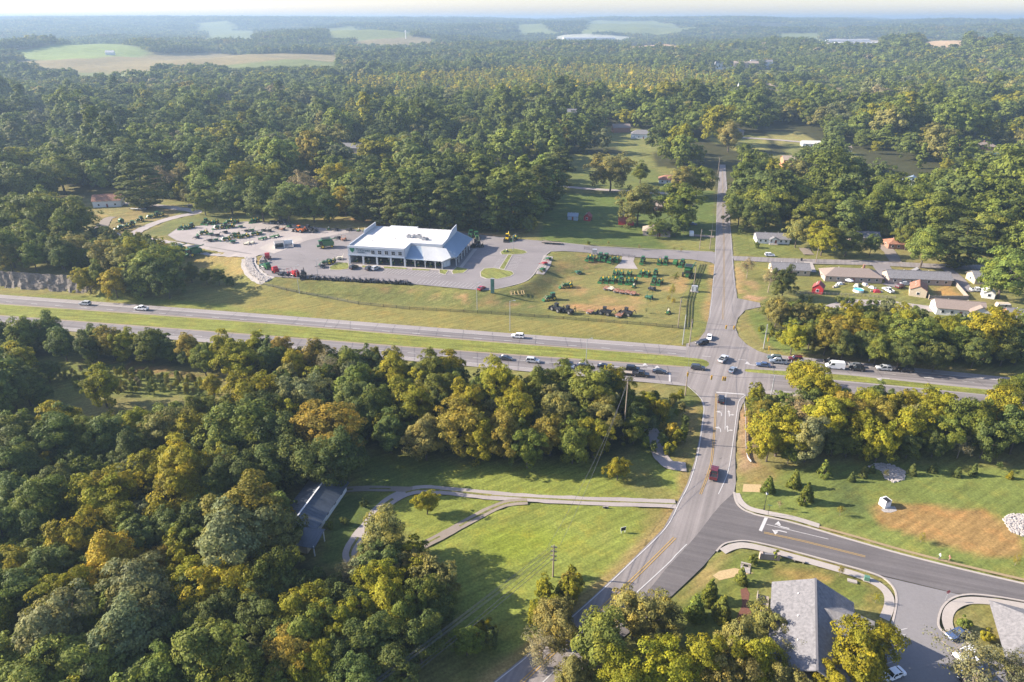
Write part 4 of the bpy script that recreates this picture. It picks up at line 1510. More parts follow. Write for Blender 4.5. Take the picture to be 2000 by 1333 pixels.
trees('yards', '''1327,394,42,G;1331,354,26,T;1248,394,38,T;1364,345,30,G;1194,329,38,T;1252,334,18,G;1286,446,19,L,9;1320,442,18,D,10;1338,433,14,G;1446,394,26,G;1452,345,32,G;1446,412,26,D;1559,449,26,T;1610,463,28,Y;1658,468,24,D;1704,474,18,D;1809,478,36,L;1775,458,22,G;
1883,468,38,P,24;1967,527,48,L;1533,548,25,D;1505,542,20,B;1462,518,15,B,11;1480,470,6,D;1568,572,6,D;1584,574,6,G;1640,575,7,D;1655,577,6,G;1666,578,6,D;1700,580,6,D;1715,581,6,G;1728,582,6,D;1150,466,4,G;1426,262,28,T;1500,395,40,G;1550,380,40,L;1600,410,38,G;1660,420,36,D;1720,400,42,G;1840,420,46,G;1930,440,40,L;1780,400,40,G;1480,420,30,D''')
# small evergreens and saplings planted on the lawns: foot bearing and height
for px, py, hp, code in [(1499, 961, 26, 'G'), (1550, 951, 28, 'G'), (1572, 982, 32, 'G'), (1662, 940, 15, 'P'), (1685, 932, 18, 'P'), (1702, 924, 14, 'P'), (1780, 927, 17, 'P'), (1822, 923, 16, 'P'), (1869, 931, 16, 'P'), (1900, 928, 18, 'P'), (1972, 935, 13, 'Y'), (1446, 1138, 26, 'L'), (1385, 1174, 38, 'G'), (1408, 1206, 40, 'G'), (1608, 929, 26, 'L'), (1355, 1206, 42, 'L')]:
    x, y, z = G(px, py)
    h = 1.2 * hp * depth_of(x, y, 1) / FPX / 0.79
    put_tree(x, y, z, h * 0.33, h, code, 'lawn evergreen', 'c%d' % random.randrange(2), 'evergreen_sapling', 'sapling', 'planted evergreens on the lawns')
for px, py, hp, code in [(1522, 993, 16, 'B'), (1640, 1008, 22, 'O'), (1798, 1060, 22, 'O'), (1982, 1105, 24, 'O'), (1640, 1125, 22, 'O'), (1709, 1178, 22, 'Y'), (1318, 555, 22, 'G'), (1312, 580, 22, 'Y'), (1305, 590, 12, 'V'), (1314, 598, 16, 'V'), (1262, 612, 9, 'D'), (1123, 608, 9, 'D'), (1728, 934, 17, 'Y'), (1188, 480, 9, 'T'), (1248, 488, 9, 'T'), (1316, 492, 9, 'T'), (1330, 494, 9, 'T')]:
    x, y, z = G(px, py)
    h = hp * depth_of(x, y, 1) / FPX / 0.85
    put_tree(x, y, z, h * 0.30, h, code, 'lawn sapling', 's%d' % random.randrange(2), 'young_tree', 'sapling', 'young planted trees')

ZONES = {'roadside': ('between highway and overgrown clearing', 'the crossing', (-40, 215)),
         'wood': ('in dense wood by the tin-roofed house', 'that house', P(605, 1010)),
         'driveway': ('around the tin-roofed house driveway', 'the power pole', P(1080, 1125)),
         'strip': ('in the strip between lawn and queue', 'the crossing', P(1390, 760)),
         'corner': ('near the shingle-roofed building', 'the street junction', P(1440, 1030)),
         'guardrail': ('in the wood behind the guardrail', 'the guardrail', P(1456, 830)),
         'belt': ('between highway and brick houses', 'the crossing', P(1440, 690)),
         'bank': ('on the bank above the rock face', 'the dealership', (-78, 312)),
         'dealer': ('at wood edge behind machinery yard', 'the dealership', (-60, 340)),
         'pinerow': ('in the row behind the dealership', 'the red sheds', P(1224, 435)),
         'yards': ('among house yards along county road', 'the crossing', P(1400, 690)),
         'lawn evergreen': ('planted on mown lawns', 'the street junction', P(1440, 1030)),
         'lawn sapling': ('standing alone on mown grass', 'the crossing', P(1400, 700))}
buckets = {}
for rec in REC:
    buckets.setdefault((rec[1], rec[2], rec[6]), []).append(rec)
for (zone, code, cat), recs in buckets.items():
    ph, lm, (lx, ly) = ZONES[zone]
    recs.sort(key=lambda q: math.hypot(q[4] - lx, q[5] - ly))
    for i, q in enumerate(recs):
        pos = '' if len(recs) == 1 else ', %s out from %s' % (ordinal(i + 1), lm)
        q[0]['label'] = '%s %s %s%s' % (WORD[code], cat, ph, pos)

# ------------------------------------------------------------------ woods that read as one mass
def scatter_object(name, pts, protos, label):
    """pts: list of (x,y,z, scale_xy, scale_z, tint, pick)"""
    n = len(pts)
    a = np.array([(p[0], p[1], p[2], p[3], p[4], *p[5], p[6]) for p in pts], float)
    me = bpy.data.meshes.new(name)
    me.vertices.add(n)
    me.vertices.foreach_set('co', a[:, :3].ravel())
    me.update()

    def attr(nm, ty, key, val):
        at = me.attributes.new(nm, ty, 'POINT')
        at.data.foreach_set(key, val)
    attr('scl', 'FLOAT_VECTOR', 'vector', np.stack([a[:, 3], a[:, 3], a[:, 4]], 1).ravel().astype(np.float32))
    rz = np.zeros((n, 3))
    rz[:, 2] = rng.uniform(0, 6.283, n)
    attr('rot', 'FLOAT_VECTOR', 'vector', rz.ravel().astype(np.float32))
    attr('tint', 'FLOAT_COLOR', 'color', np.concatenate([a[:, 5:8], np.ones((n, 1))], 1).ravel().astype(np.float32))
    attr('pick', 'INT', 'value', a[:, 8].astype(np.int32))
    o = bpy.data.objects.new(name, me)
    C.objects.link(o)
    coll = bpy.data.collections.new(name + '_kinds')
    for i, pm in enumerate(protos):
        po = bpy.data.objects.new('wood_tree_%02d' % i if False else 'wood_tree.%03d' % i, pm)
        coll.objects.link(po)
    ng = bpy.data.node_groups.new(name, 'GeometryNodeTree')
    ng.interface.new_socket('Geometry', in_out='INPUT', socket_type='NodeSocketGeometry')
    ng.interface.new_socket('Geometry', in_out='OUTPUT', socket_type='NodeSocketGeometry')
    N, L = ng.nodes, ng.links
    gi, go = N.new('NodeGroupInput'), N.new('NodeGroupOutput')
    ip = N.new('GeometryNodeInstanceOnPoints')
    ci = N.new('GeometryNodeCollectionInfo')
    ci.inputs['Collection'].default_value = coll
    ci.inputs['Separate Children'].default_value = True
    ci.inputs['Reset Children'].default_value = True
    ip.inputs['Pick Instance'].default_value = True

    def na(nm, ty):
        q = N.new('GeometryNodeInputNamedAttribute')
        q.data_type = ty
        q.inputs['Name'].default_value = nm
        return q.outputs['Attribute']
    L.new(gi.outputs[0], ip.inputs['Points'])
    L.new(ci.outputs[0], ip.inputs['Instance'])
    L.new(na('pick', 'INT'), ip.inputs['Instance Index'])
    e2r = N.new('FunctionNodeEulerToRotation')
    L.new(na('rot', 'FLOAT_VECTOR'), e2r.inputs[0])
    L.new(e2r.outputs[0], ip.inputs['Rotation'])
    L.new(na('scl', 'FLOAT_VECTOR'), ip.inputs['Scale'])
    L.new(ip.outputs[0], go.inputs[0])
    md = o.modifiers.new('scatter', 'NODES')
    md.node_group = ng
    tag(o, label, 'woodland', None, 'stuff')
    return o


KEEP = [polyG(q) for q in [
    [(1000, 462), (1062, 470), (1060, 440), (1085, 380), (1098, 335), (1165, 322), (1290, 335), (1396, 335), (1396, 500), (1100, 485)],
    [(1391, 700), (1399, 318), (1425, 318), (1445, 700)],
    [(590, 945), (660, 950), (700, 1010), (695, 1100), (670, 1165), (600, 1155), (560, 1000)],
    [(190, 385), (250, 385), (255, 415), (180, 425)], [(90, 690), (200, 700), (330, 715), (430, 735), (410, 785), (330, 800), (230, 800), (150, 790), (100, 750)]]]


def blocked(x, y, pad):
    for w in CLEAR + KEEP:
        if (inpoly(x, y, w) | (edgedist(x, y, w) < pad * 0.6)).any():
            return True
    return False


MIXG = [0.0, 0.08, 0.52, 0.0, 0.0, 0.16, 0.0, 0.08, 0.16, 0.0]
MIXL = [0.12, 0.38, 0.14, 0.01, 0.05, 0.25, 0.01, 0.04, 0.0, 0.0]


def tint_pick(g, px_gold, mixw):
    code = g.choice(list('DGYOSLBTVP'), p=np.array(mixw) / sum(mixw))
    k = g.uniform(0.78, 1.22) * (1.3 if mixw is MIXG else 1.0)
    c = TINT[code]
    return tuple(v * k for v in c)


mids = [crown_mesh('wood_crown', 300 + i, 8.0, 1.0, 18.0, 110, 42, 0.55, 'round', M_LEAFI)[0] for i in range(10)] + [crown_mesh('wood_crown', 320 + i, 4.6, 1.5, 24.0, 70, 45, 0.6, 'pine', M_LEAFI)[0] for i in range(2)]
lows = [crown_mesh('wood_crown', 340 + i, 8.0, 1.0, 18.0, 50, 20, 1.0, 'round', M_LEAFI)[0] for i in range(5)] + [crown_mesh('wood_crown', 350, 4.2, 1.0, 22.0, 24, 16, 1.2, 'pine', M_LEAFI)[0]]


def clump(seed):
    g = np.random.default_rng(seed)
    A = [[], [], [], []]
    for k in range(11):
        r = g.uniform(5.5, 9)
        hh = g.uniform(13, 21)
        p, n, s, v, c = crown_points(seed * 50 + k, r, 1.0, hh, 9, 9, 2.3)
        a, d = g.uniform(0, 6.28), 24 * math.sqrt(g.uniform(0.02, 1))
        p = p + np.array([math.cos(a) * d, math.sin(a) * d, 0])
        v[:, 0] = np.clip(v[:, 0] * 0.7 + g.uniform(-0.15, 0.4), 0, 1)
        for q, w in zip(A, (p, n, s, v)):
            q.append(w)
    return leaf_mesh('wood_clump', *[np.concatenate(q) for q in A], M_LEAFI)


clumps = [clump(400 + i) for i in range(5)]

# undergrowth and lesser trees filling the near woods
fill = []
gr = np.random.default_rng(77)
pl = np.array(PLACED)
FILLMIX = [0.32, 0.30, 0.16, 0.03, 0.04, 0.10, 0.0, 0.05, 0.0, 0.0]


def fill_poly(w, sp, rlo, rhi, mixw, near_k=0.42, protos=10, keep=True):
    xs = [p[0] for p in w]
    ys = [p[1] for p in w]
    X0, Y0 = np.meshgrid(np.arange(min(xs), max(xs), sp), np.arange(min(ys), max(ys), sp))
    x = X0.ravel() + gr.uniform(-.45, .45, X0.size) * sp
    y = Y0.ravel() + gr.uniform(-.45, .45, X0.size) * sp
    k = inpoly(x, y, w)
    for q in (CLEAR + KEEP if keep else []):
        k &= ~inpoly(x, y, q)
    x, y = x[k], y[k]
    z = hgt(x, y)
    for a, b, c in zip(x, y, z):
        d = np.hypot(pl[:, 0] - a, pl[:, 1] - b)
        if (d < pl[:, 2] * near_k).any():
            continue
        r = gr.uniform(rlo, rhi)
        h = r * gr.uniform(1.7, 2.3) + 1.5
        fill.append((a, b, c, r / 8, h / 18, tint_pick(gr, 0, mixw), int(gr.integers(protos))))


for k, w in WOODS.items():
    fill_poly(polyG(w), 5.5 if k != 'roadside_belt' else 4.5, 2.6, 4.6, FILLMIX)
fill_poly(polyG([(-330, 900), (-260, 690), (-20, 670), (20, 800), (-100, 1000)]), 9, 5, 8, FILLMIX)
fill_poly(polyG([(0, 470), (150, 455), (330, 500), (330, 560), (230, 562), (150, 522), (0, 508)]), 5, 2.2, 4.0, FILLMIX)
fill_poly(polyG([(-300, 560), (-300, 460), (0, 455), (0, 540)]), 8, 4, 6.5, FILLMIX)
fill_poly(polyG([(110, 735), (200, 720), (330, 735), (420, 750), (400, 772), (250, 776), (150, 765)]), 2.6, 0.5, 1.1, [0.1, 0.3, 0.3, 0.05, 0.05, 0.05, 0.05, 0.15, 0, 0], keep=False)
fill_poly(polyG([(1240, 790), (1300, 775), (1340, 790), (1335, 870), (1300, 900), (1250, 880)]), 3.5, 0.7, 1.8, [0.1, 0.3, 0.35, 0.05, 0.05, 0.05, 0.05, 0.05, 0, 0])
fill_poly(polyG([(1480, 650), (1510, 635), (1560, 665), (1640, 688), (1560, 690), (1490, 670)]), 3.5, 0.6, 1.2, [0.1, 0.45, 0.3, 0, 0.05, 0.1, 0, 0, 0, 0])
fill_poly(polyG([(1040, 1180), (1120, 1120), (1160, 1140), (1150, 1180), (1060, 1260), (1020, 1250)]), 3.5, 1.0, 2.2, [0.1, 0.3, 0.35, 0.1, 0.05, 0.05, 0, 0.05, 0, 0])
fill_poly(polyG([(255, 382), (350, 394), (480, 417), (570, 424), (690, 420), (760, 428), (900, 447), (1050, 457), (1050, 442), (900, 425), (760, 405), (570, 400), (350, 375), (255, 362)]), 4.6, 2.4, 4.4, FILLMIX, 0.2)
fill_poly(polyG([(1434, 425), (1560, 425), (1700, 465), (1880, 497), (2000, 512), (2000, 498), (1880, 478), (1700, 440), (1560, 405), (1434, 405)]), 5, 2.4, 4.4, FILLMIX, 0.2)
scatter_object('undergrowth', fill, mids, 'mixed undergrowth and lesser trees filling the near woods')

# the rolling forest beyond
far_pts_a, far_pts_b, far_pts_c = [], [], []
EDGE = polyG([(-500, 430), (0, 402), (180, 378), (260, 385), (350, 395), (480, 415), (570, 420), (690, 415), (760, 420), (900, 440), (1050, 450), (1075, 400), (1095, 355), (1105, 330), (1160, 322), (1240, 330), (1290, 332), (1340, 352), (1388, 372), (1396, 330), (1402, 318), (1424, 318), (1432, 380), (1440, 432), (1560, 434), (1640, 446), (1700, 470), (1800, 478), (1880, 500), (1960, 512), (2010, 515), (2400, 535)]) + [(1400, 1050), (-1400, 1050)]
MIXF = [0.36, 0.38, 0.05, 0.005, 0.04, 0.13, 0.005, 0.03, 0.0, 0.0]
GOLD = polyG([(640, 176), (800, 158), (1000, 140), (1250, 140), (1430, 160), (1440, 200), (1250, 222), (1000, 208), (760, 198)])


def gold_mask(x, y):
    return inpoly(x, y, GOLD)


def free_mask(x, y, pad=0):
    k = np.ones(x.shape, bool)
    for w in CLEAR + KEEP:
        k &= ~inpoly(x, y, w)
    return k


def jitter_grid(x0, x1, y0, y1, sp):
    X0, Y0 = np.meshgrid(np.arange(x0, x1, sp), np.arange(y0, y1, sp))
    return X0.ravel() + gr.uniform(-.45, .45, X0.size) * sp, Y0.ravel() + gr.uniform(-.45, .45, X0.size) * sp


x, y = jitter_grid(-1000, 1000, 270, 1010, 15.5)
k = inpoly(x, y, EDGE) & (np.abs(x) < 0.85 * y + 60) & free_mask(x, y)
for poly in PAVED:
    k &= ~inpoly(x, y, poly)
k &= edgedist(x, y, polyG([(1411, 318), (1413, 400), (1414, 470)]), False) > 13
x, y = x[k], y[k]
z = hgt(x, y)
gm = gold_mask(x, y)
cn = fbm(x / 60, y / 60, 3)
hn = fbm(x / 38 + 70, y / 38, 3)
sn = fbm(x / 130 + 5, y / 130, 3)
for a, b, c, gd, q, st, hf in zip(x, y, z, gm, cn, sn, hn):
    if (np.hypot(pl[:, 0] - a, pl[:, 1] - b) < pl[:, 2] * 0.6).any():
        continue
    if 330 < b < 800 and a > 0 and q > 0.60:
        continue
    if hf < 0.34 and gr.random() < 0.75:
        continue
    r = (5.5 + 10.0 * gr.random() ** 1.4) * (0.7 if gd else 1)
    r *= 0.8 + 0.5 * hf
    h = (r * gr.uniform(1.1, 1.5) + gr.uniform(5, 9)) * (0.5 + 1.05 * hf)
    pk = int(gr.integers(10)) if gr.random() > (0.5 if gd else 0.12) else int(10 + gr.integers(2))
    if pk > 9:
        far_pts_a.append((a, b, c, r / 8 * 1.0, h * 1.15 / 24, tint_pick(gr, 0, MIXG if gd else MIXL if st > 0.47 else MIXF), pk))
    else:
        far_pts_a.append((a, b, c, r / 8, h / 18, tint_pick(gr, 0, MIXG if gd else MIXL if st > 0.47 else MIXF), pk))
x, y = jitter_grid(-2400, 2400, 1000, 2700, 16.5)
k = (np.abs(x) < 0.85 * y) & free_mask(x, y)
x, y = x[k], y[k]
z = hgt(x, y)
gm = gold_mask(x, y)
sn = fbm(x / 260 + 5, y / 260, 3)
hn = fbm(x / 70 + 70, y / 70, 3)
for a, b, c, gd, st, hf in zip(x, y, z, gm, sn, hn):
    r = gr.uniform(6.5, 13.0) * (0.65 if gd else 1)
    h = r * gr.uniform(1.0, 1.4) + 7
    far_pts_b.append((a, b, c, r / 8, h / 18 * (0.35 + 1.3 * hf), tint_pick(gr, 0, MIXG if gd else MIXL if st > 0.5 else MIXF), int(gr.integers(5)) if not (gd and gr.random() < 0.6) else 5))
d = 2650.0
while d < 12500:
    sp = max(32, d / 100)
    xs = np.arange(-0.85 * d, 0.85 * d, sp)
    x = xs + gr.uniform(-.4, .4, len(xs)) * sp
    y = d + gr.uniform(-.4, .4, len(xs)) * sp
    k = free_mask(x, y)
    x, y = x[k], y[k]
    z = hgt(x, y)
    dens = fbm(x / 900, y / 900, 3)
    for a, b, c, q in zip(x, y, z, dens):
        if q > 0.64 and a > 0.15 * b:
            continue
        far_pts_c.append((a, b, c - 1.5, sp / 40 * gr.uniform(0.9, 1.3), gr.uniform(0.8, 1.25), tint_pick(gr, 0, MIXL if q > 0.5 else MIXF), int(gr.integers(5))))
    d += sp
scatter_object('forest', far_pts_a, mids, 'deep green mixed forest rising behind the dealership and houses')
scatter_object('forest', far_pts_b, lows, 'hazy forest canopy stretching towards the far fields')
scatter_object('forest', far_pts_c, clumps, 'blue hazy wooded hills along the horizon')

# air: even thin haze over the whole place
hz = MB().box((0, 7500, 66), (36000, 27000, 176))
hazeo = hz.build('haze', None)
hm = bpy.data.materials.new('haze_air')
hm.use_nodes = True
hn = hm.node_tree.nodes
hn.remove(hn['Principled BSDF'])
pv = hn.new('ShaderNodeVolumePrincipled')
pv.inputs['Color'].default_value = (0.31, 0.43, 0.58, 1)
pv.inputs['Density'].default_value = 0.00017
pv.inputs['Anisotropy'].default_value = 0.2
hm.node_tree.links.new(pv.outputs[0], hn['Material Output'].inputs['Volume'])
hazeo.data.materials.append(hm)
hazeo['kind'] = 'stuff'
hazeo['label'] = 'thin blue haze over the whole landscape'
hazeo['category'] = 'haze'

# ------------------------------------------------------------------ dealership building
def wall_heading(a, b):
    a, b = G2(*a), G2(*b)
    return math.atan2(b[1] - a[1], b[0] - a[0])


def ribs_on(mb, a, b, c, d, n, hgt_=0.09, w=0.08):
    """raised seams from edge a-b (top) to edge d-c (bottom)"""
    a, b, c, d = map(Vector, (a, b, c, d))
    nrm = (b - a).cross(d - a).normalized()
    if nrm.z < 0:
        nrm = -nrm
    for i in range(n + 1):
        t = i / n
        p, q = a.lerp(b, t), d.lerp(c, t)
        mb.tube(p + nrm * 0.03, q + nrm * 0.03, w * 0.6, w * 0.6, 4)


def slab(mb, pts, t=0.15):
    """thin plate with the given top corners"""
    pts = [Vector(p) for p in pts]
    n = (pts[1] - pts[0]).cross(pts[2] - pts[0]).normalized()
    if n.z < 0:
        n = -n
    lo = [p - n * t for p in pts]
    mb.quad(*pts)
    mb.quad(*lo[::-1])
    for i in range(len(pts)):
        j = (i + 1) % len(pts)
        mb.quad(pts[i], pts[j], lo[j], lo[i])


def dealership():
    o = empty('dealership_building', (-78.2, 312.4, HP + 0.02), math.atan2(-0.18, 0.983))
    tag(o, 'white flat-roofed machinery dealership with blue metal porch roofs and green emblem', 'building')
    W, D, HT, AR = 44.0, 37.0, 9.0, 4.2
    fw = MB()
    fw.box((14, 0.2, (AR + HT) / 2), (28, 0.4, HT - AR))
    fw.build('front_wall', M_WALLP, o)
    MB().box((14, 0.11, HT - 0.75), (28.3, 0.66, 0.12)).box((14, 0.1, AR + 0.25), (28.3, 0.62, 0.5)).build('front_band', mat('blue_trim', (0.40, 0.46, 0.53), 0.5), o)
    MB().box((0.2, D / 2 + 1, HT / 2), (0.4, D - 2, HT)).box((0.2, D - 8, HT + .7), (0.4, 16, 1.4)).build('side_wall', M_WALLP, o)
    MB().box((W - 0.2, 9.5 + (D - 9.5) / 2, HT / 2), (0.4, D - 9.5, HT)).box((W - 0.2, D - 9, HT + 1.1), (0.4, 18, 2.2), 0, (1, 0.45), (0, 4.8)).build('side_wall', M_WALLP, o)
    MB().box((W / 2, D - 0.2, HT / 2 - 0.4), (W - 0.9, 0.4, HT - 0.8)).build('back_wall', M_WALLP, o)
    MB().box((28.2, 5.0, (AR + HT) / 2), (0.4, 9.2, HT - AR)).box((36, 9.7, HT / 2), (15.4, 0.4, HT)).build('notch_wall', M_WALLP, o)
    rf = MB().box((14.2, D / 2, HT - 0.95), (27.2, D - 1, 0.3)).box((35.7, (D + 9.7) / 2, HT - 0.957), (15.6, D - 10.6, 0.3)).build('flat_roof', M_ROOFW, o)
    seam = MB()
    for i in range(12):
        seam.box((2 + i * 2.2, D / 2, HT - .785), (.07, D - 1.6, .03))
    for i in range(6):
        seam.box((30 + i * 2.3, (D + 10.5) / 2, HT - .79), (.07, D - 11.5, .03))
    seam.build('membrane_seam', mat('seam_grey', (0.48, 0.46, 0.43), .8), rf)
    for i in range(3):
        MB().tube((8 + i * 10, 12 + 5 * (i % 2), HT - .8), (8 + i * 10, 12 + 5 * (i % 2), HT - .3), 0.2).build('roof_vent', M_STEEL, rf)
    for (x, y, s) in [(24, 20, 1.6), (26.5, 21, 1.4), (29, 20.5, 1.8), (32.5, 17.5, 1.6), (30.5, 19, 1.1), (34, 18.4, 1.0)]:
        u = MB().box((x, y, HT - .8 + s * .45), (s * 1.3, s, s * .9)).build('roof_unit', M_STEEL, o)
        MB().tube((x, y, HT - .8 + s * .9), (x, y, HT - .68 + s * .9), s * .38).build('fan', M_BLACK, u)
    # rear lean-to screen
    MB().box((14, D + 3, 3.6), (15, 6, 7.2)).build('rear_annex', M_WALLP, o)
    # arcade
    sf = MB().box((22, 9.2, 2.1), (43, 0.2, 4.2)).box((0.2, 4.5, 2.1), (0.3, 6.5, 4.2)).build('shop_front', M_DARK, o)
    MB().box((14, 4.6, AR + 0.05), (27.5, 9, 0.15)).build('soffit', M_WALLP, o)
    for i in range(5):
        MB().box((0.45 + i * 6.9, 0.2, AR / 2), (0.8, 0.7, AR)).build('column', M_WALLP, o)
    pane = MB().box((0, 0, 0), (0.78, 0.08, 0.78)).mesh('pane', M_GLASS)
    frame = MB().box((0, 0, 0), (1.9, 0.06, 1.9)).mesh('window', M_WHITEP)
    for i in range(5):
        w = part('window', frame, o, (12.6 + i * 3.35, -0.04, 6.45))
        for dx in (-.44, .44):
            for dz in (-.44, .44):
                part('pane', pane, w, (dx, -0.05, dz))
    # emblem and lettering
    em = MB()
    em.quad((0.9, -0.06, 7.6), (1.4, -0.06, 8.0), (2.2, -0.06, 7.75), (3.0, -0.06, 8.0), (3.5, -0.06, 7.6), (3.2, -0.06, 6.6), (2.2, -0.06, 5.6), (1.2, -0.06, 6.6))
    em = em.build('emblem', mat('sign_green', (0.02, 0.22, 0.10), 0.5), o)
    em2 = MB()
    em2.quad((1.5, -0.09, 7.3), (2.9, -0.09, 7.3), (2.2, -0.09, 6.2))
    em2.build('emblem_inset', mat('sign_dark_green', (0.01, 0.09, 0.05), 0.5), em)
    for txt, x, z, s in (('TriGreen', 4.1, 6.45, 1.9), ('EQUIPMENT', 4.4, 5.7, 0.75)):
        lettering(txt, s, mat('sign_letter', (0.05, 0.09, 0.10), 0.5), o, (x, -0.06, z), 0.04)
    # porch roofs: front hip, long side slope, corner entry
    ev, tp = 4.0, 7.6
    A = [(28.2, 0.1, ev), (46.4, -0.6, ev), (40.5, 9.4, tp), (33.4, 9.4, tp), (28.5, 8.8, tp)]
    m1, m1b = MB(), MB()
    slab(m1, [A[0], (37.5, -0.3, ev), A[3], A[4]])
    ribs_on(m1, A[4], A[3], (37.5, -0.3, ev), A[0], 14)
    slab(m1b, [(37.5, -0.3, ev), A[1], A[2], A[3]])
    ribs_on(m1b, A[3], A[2], A[1], (37.5, -0.3, ev), 12)
    m1.build('porch_roof', M_METROOF, o)
    m1b.build('porch_roof', mat('pale_metal_roof', (0.52, 0.53, 0.52), 0.4, 0.5, 0.2, 0.05), o)
    m2 = MB()
    slab(m2, [(44, 11, tp), (44, D + .5, tp), (52.2, D + .5, ev), (51.6, 5.8, ev), (47.0, 6.6, 5.6)])
    ribs_on(m2, (44, 11, tp), (44, D + .5, tp), (52.2, D + .5, ev), (51.8, 8, ev), 34)
    m2.build('porch_roof', M_METROOF, o)
    m3 = MB()
    slab(m3, [(40.3, 9.4, tp), (46.0, 8.9, tp - .25), (50.2, 2.2, 5.3), (46.6, -.9, ev + .05)])
    slab(m3, [(46.0, 8.9, tp - .25), (51.8, 6.4, ev + .05), (50.2, 2.2, 5.3)])
    m3.build('entry_roof', mat('pale_metal_roof', (0.52, 0.53, 0.52)), o)
    e = MB()
    e.quad((46.9, -.3, ev), (51.2, 6.0, ev), (50.0, 2.3, 5.1))
    e.build('entry_gable', M_WHITEP, o)
    for (x, y) in [(33, 0.2), (38, 0.0), (43, -.2), (46.3, -.2), (51.4, 6.2), (51.5, 11), (51.6, 16), (51.7, 21), (51.8, 26), (51.9, 31), (52, 36.5)]:
        pst = MB().box((x, y, ev / 2 - .1), (0.28, 0.28, ev - .2))
        pst.tube((x - 1.0, y, ev - .15), (x, y, ev - 1.2), 0.07, None, 4).tube((x + 1.0, y, ev - .15), (x, y, ev - 1.2), 0.07, None, 4)
        pst.build('porch_post', M_WHITEP, o)
    MB().box((44.3, 23, 2), (0.2, 27, 3.8)).build('shop_front', M_DARK, o)
    d = MB().box((47.2, 4.2, 1.5), (4.6, 0.25, 3.0), R(56)).build('entrance', M_WALLP, o)
    for k in (-1, 1):
        dd = MB().box((47.2 + k * .5 + .12, 4.2 + k * .75 - .1, 1.25), (1.5, 0.12, 2.4), R(56)).build('door', M_WHITEP, d)
        MB().box((47.2 + k * .5 + .22, 4.2 + k * .75 - .17, 1.3), (1.1, 0.1, 2.0), R(56))
    return o


DEALER = dealership()
DA = math.atan2(-0.18, 0.983)


def on_dealer(u, v):
    return (-78.2 + u * math.cos(DA) - v * math.sin(DA), 312.4 + u * math.sin(DA) + v * math.cos(DA))


# ------------------------------------------------------------------ houses and sheds
WIN = MB().box((0, 0, 0), (1.2, 0.1, 1.3)).mesh('window', M_WHITEP)
PANE = MB().box((0, 0, 0), (0.95, 0.06, 1.05)).mesh('pane', M_GLASS)
DOOR = MB().box((0, 0, 0), (1.0, 0.1, 2.1)).mesh('door', mat('door_paint', (0.25, 0.08, 0.06), 0.5))


def add_openings(o, L, W, hw, nwin, sides='fb', zc=1.6):
    for s in sides:
        for i in range(nwin):
            x = -L / 2 + L * (i + 0.7) / (nwin + 0.4)
            y = -W / 2 - 0.03 if s == 'f' else W / 2 + 0.03
            if s == 'f' and i == nwin // 2:
                d = part('door', DOOR, o, (x, y, 1.05))
                continue
            w = part('window', WIN, o, (x, y, zc))
            part('pane', PANE, w, (0, -0.06 if s == 'f' else 0.06, 0))
    for s in (-1, 1):
        w = part('window', WIN, o, (s * (L / 2 + 0.03), 0, zc))
        w.rotation_euler = (0, 0, R(90))
        part('pane', PANE, w, (0, -0.06 * s, 0))


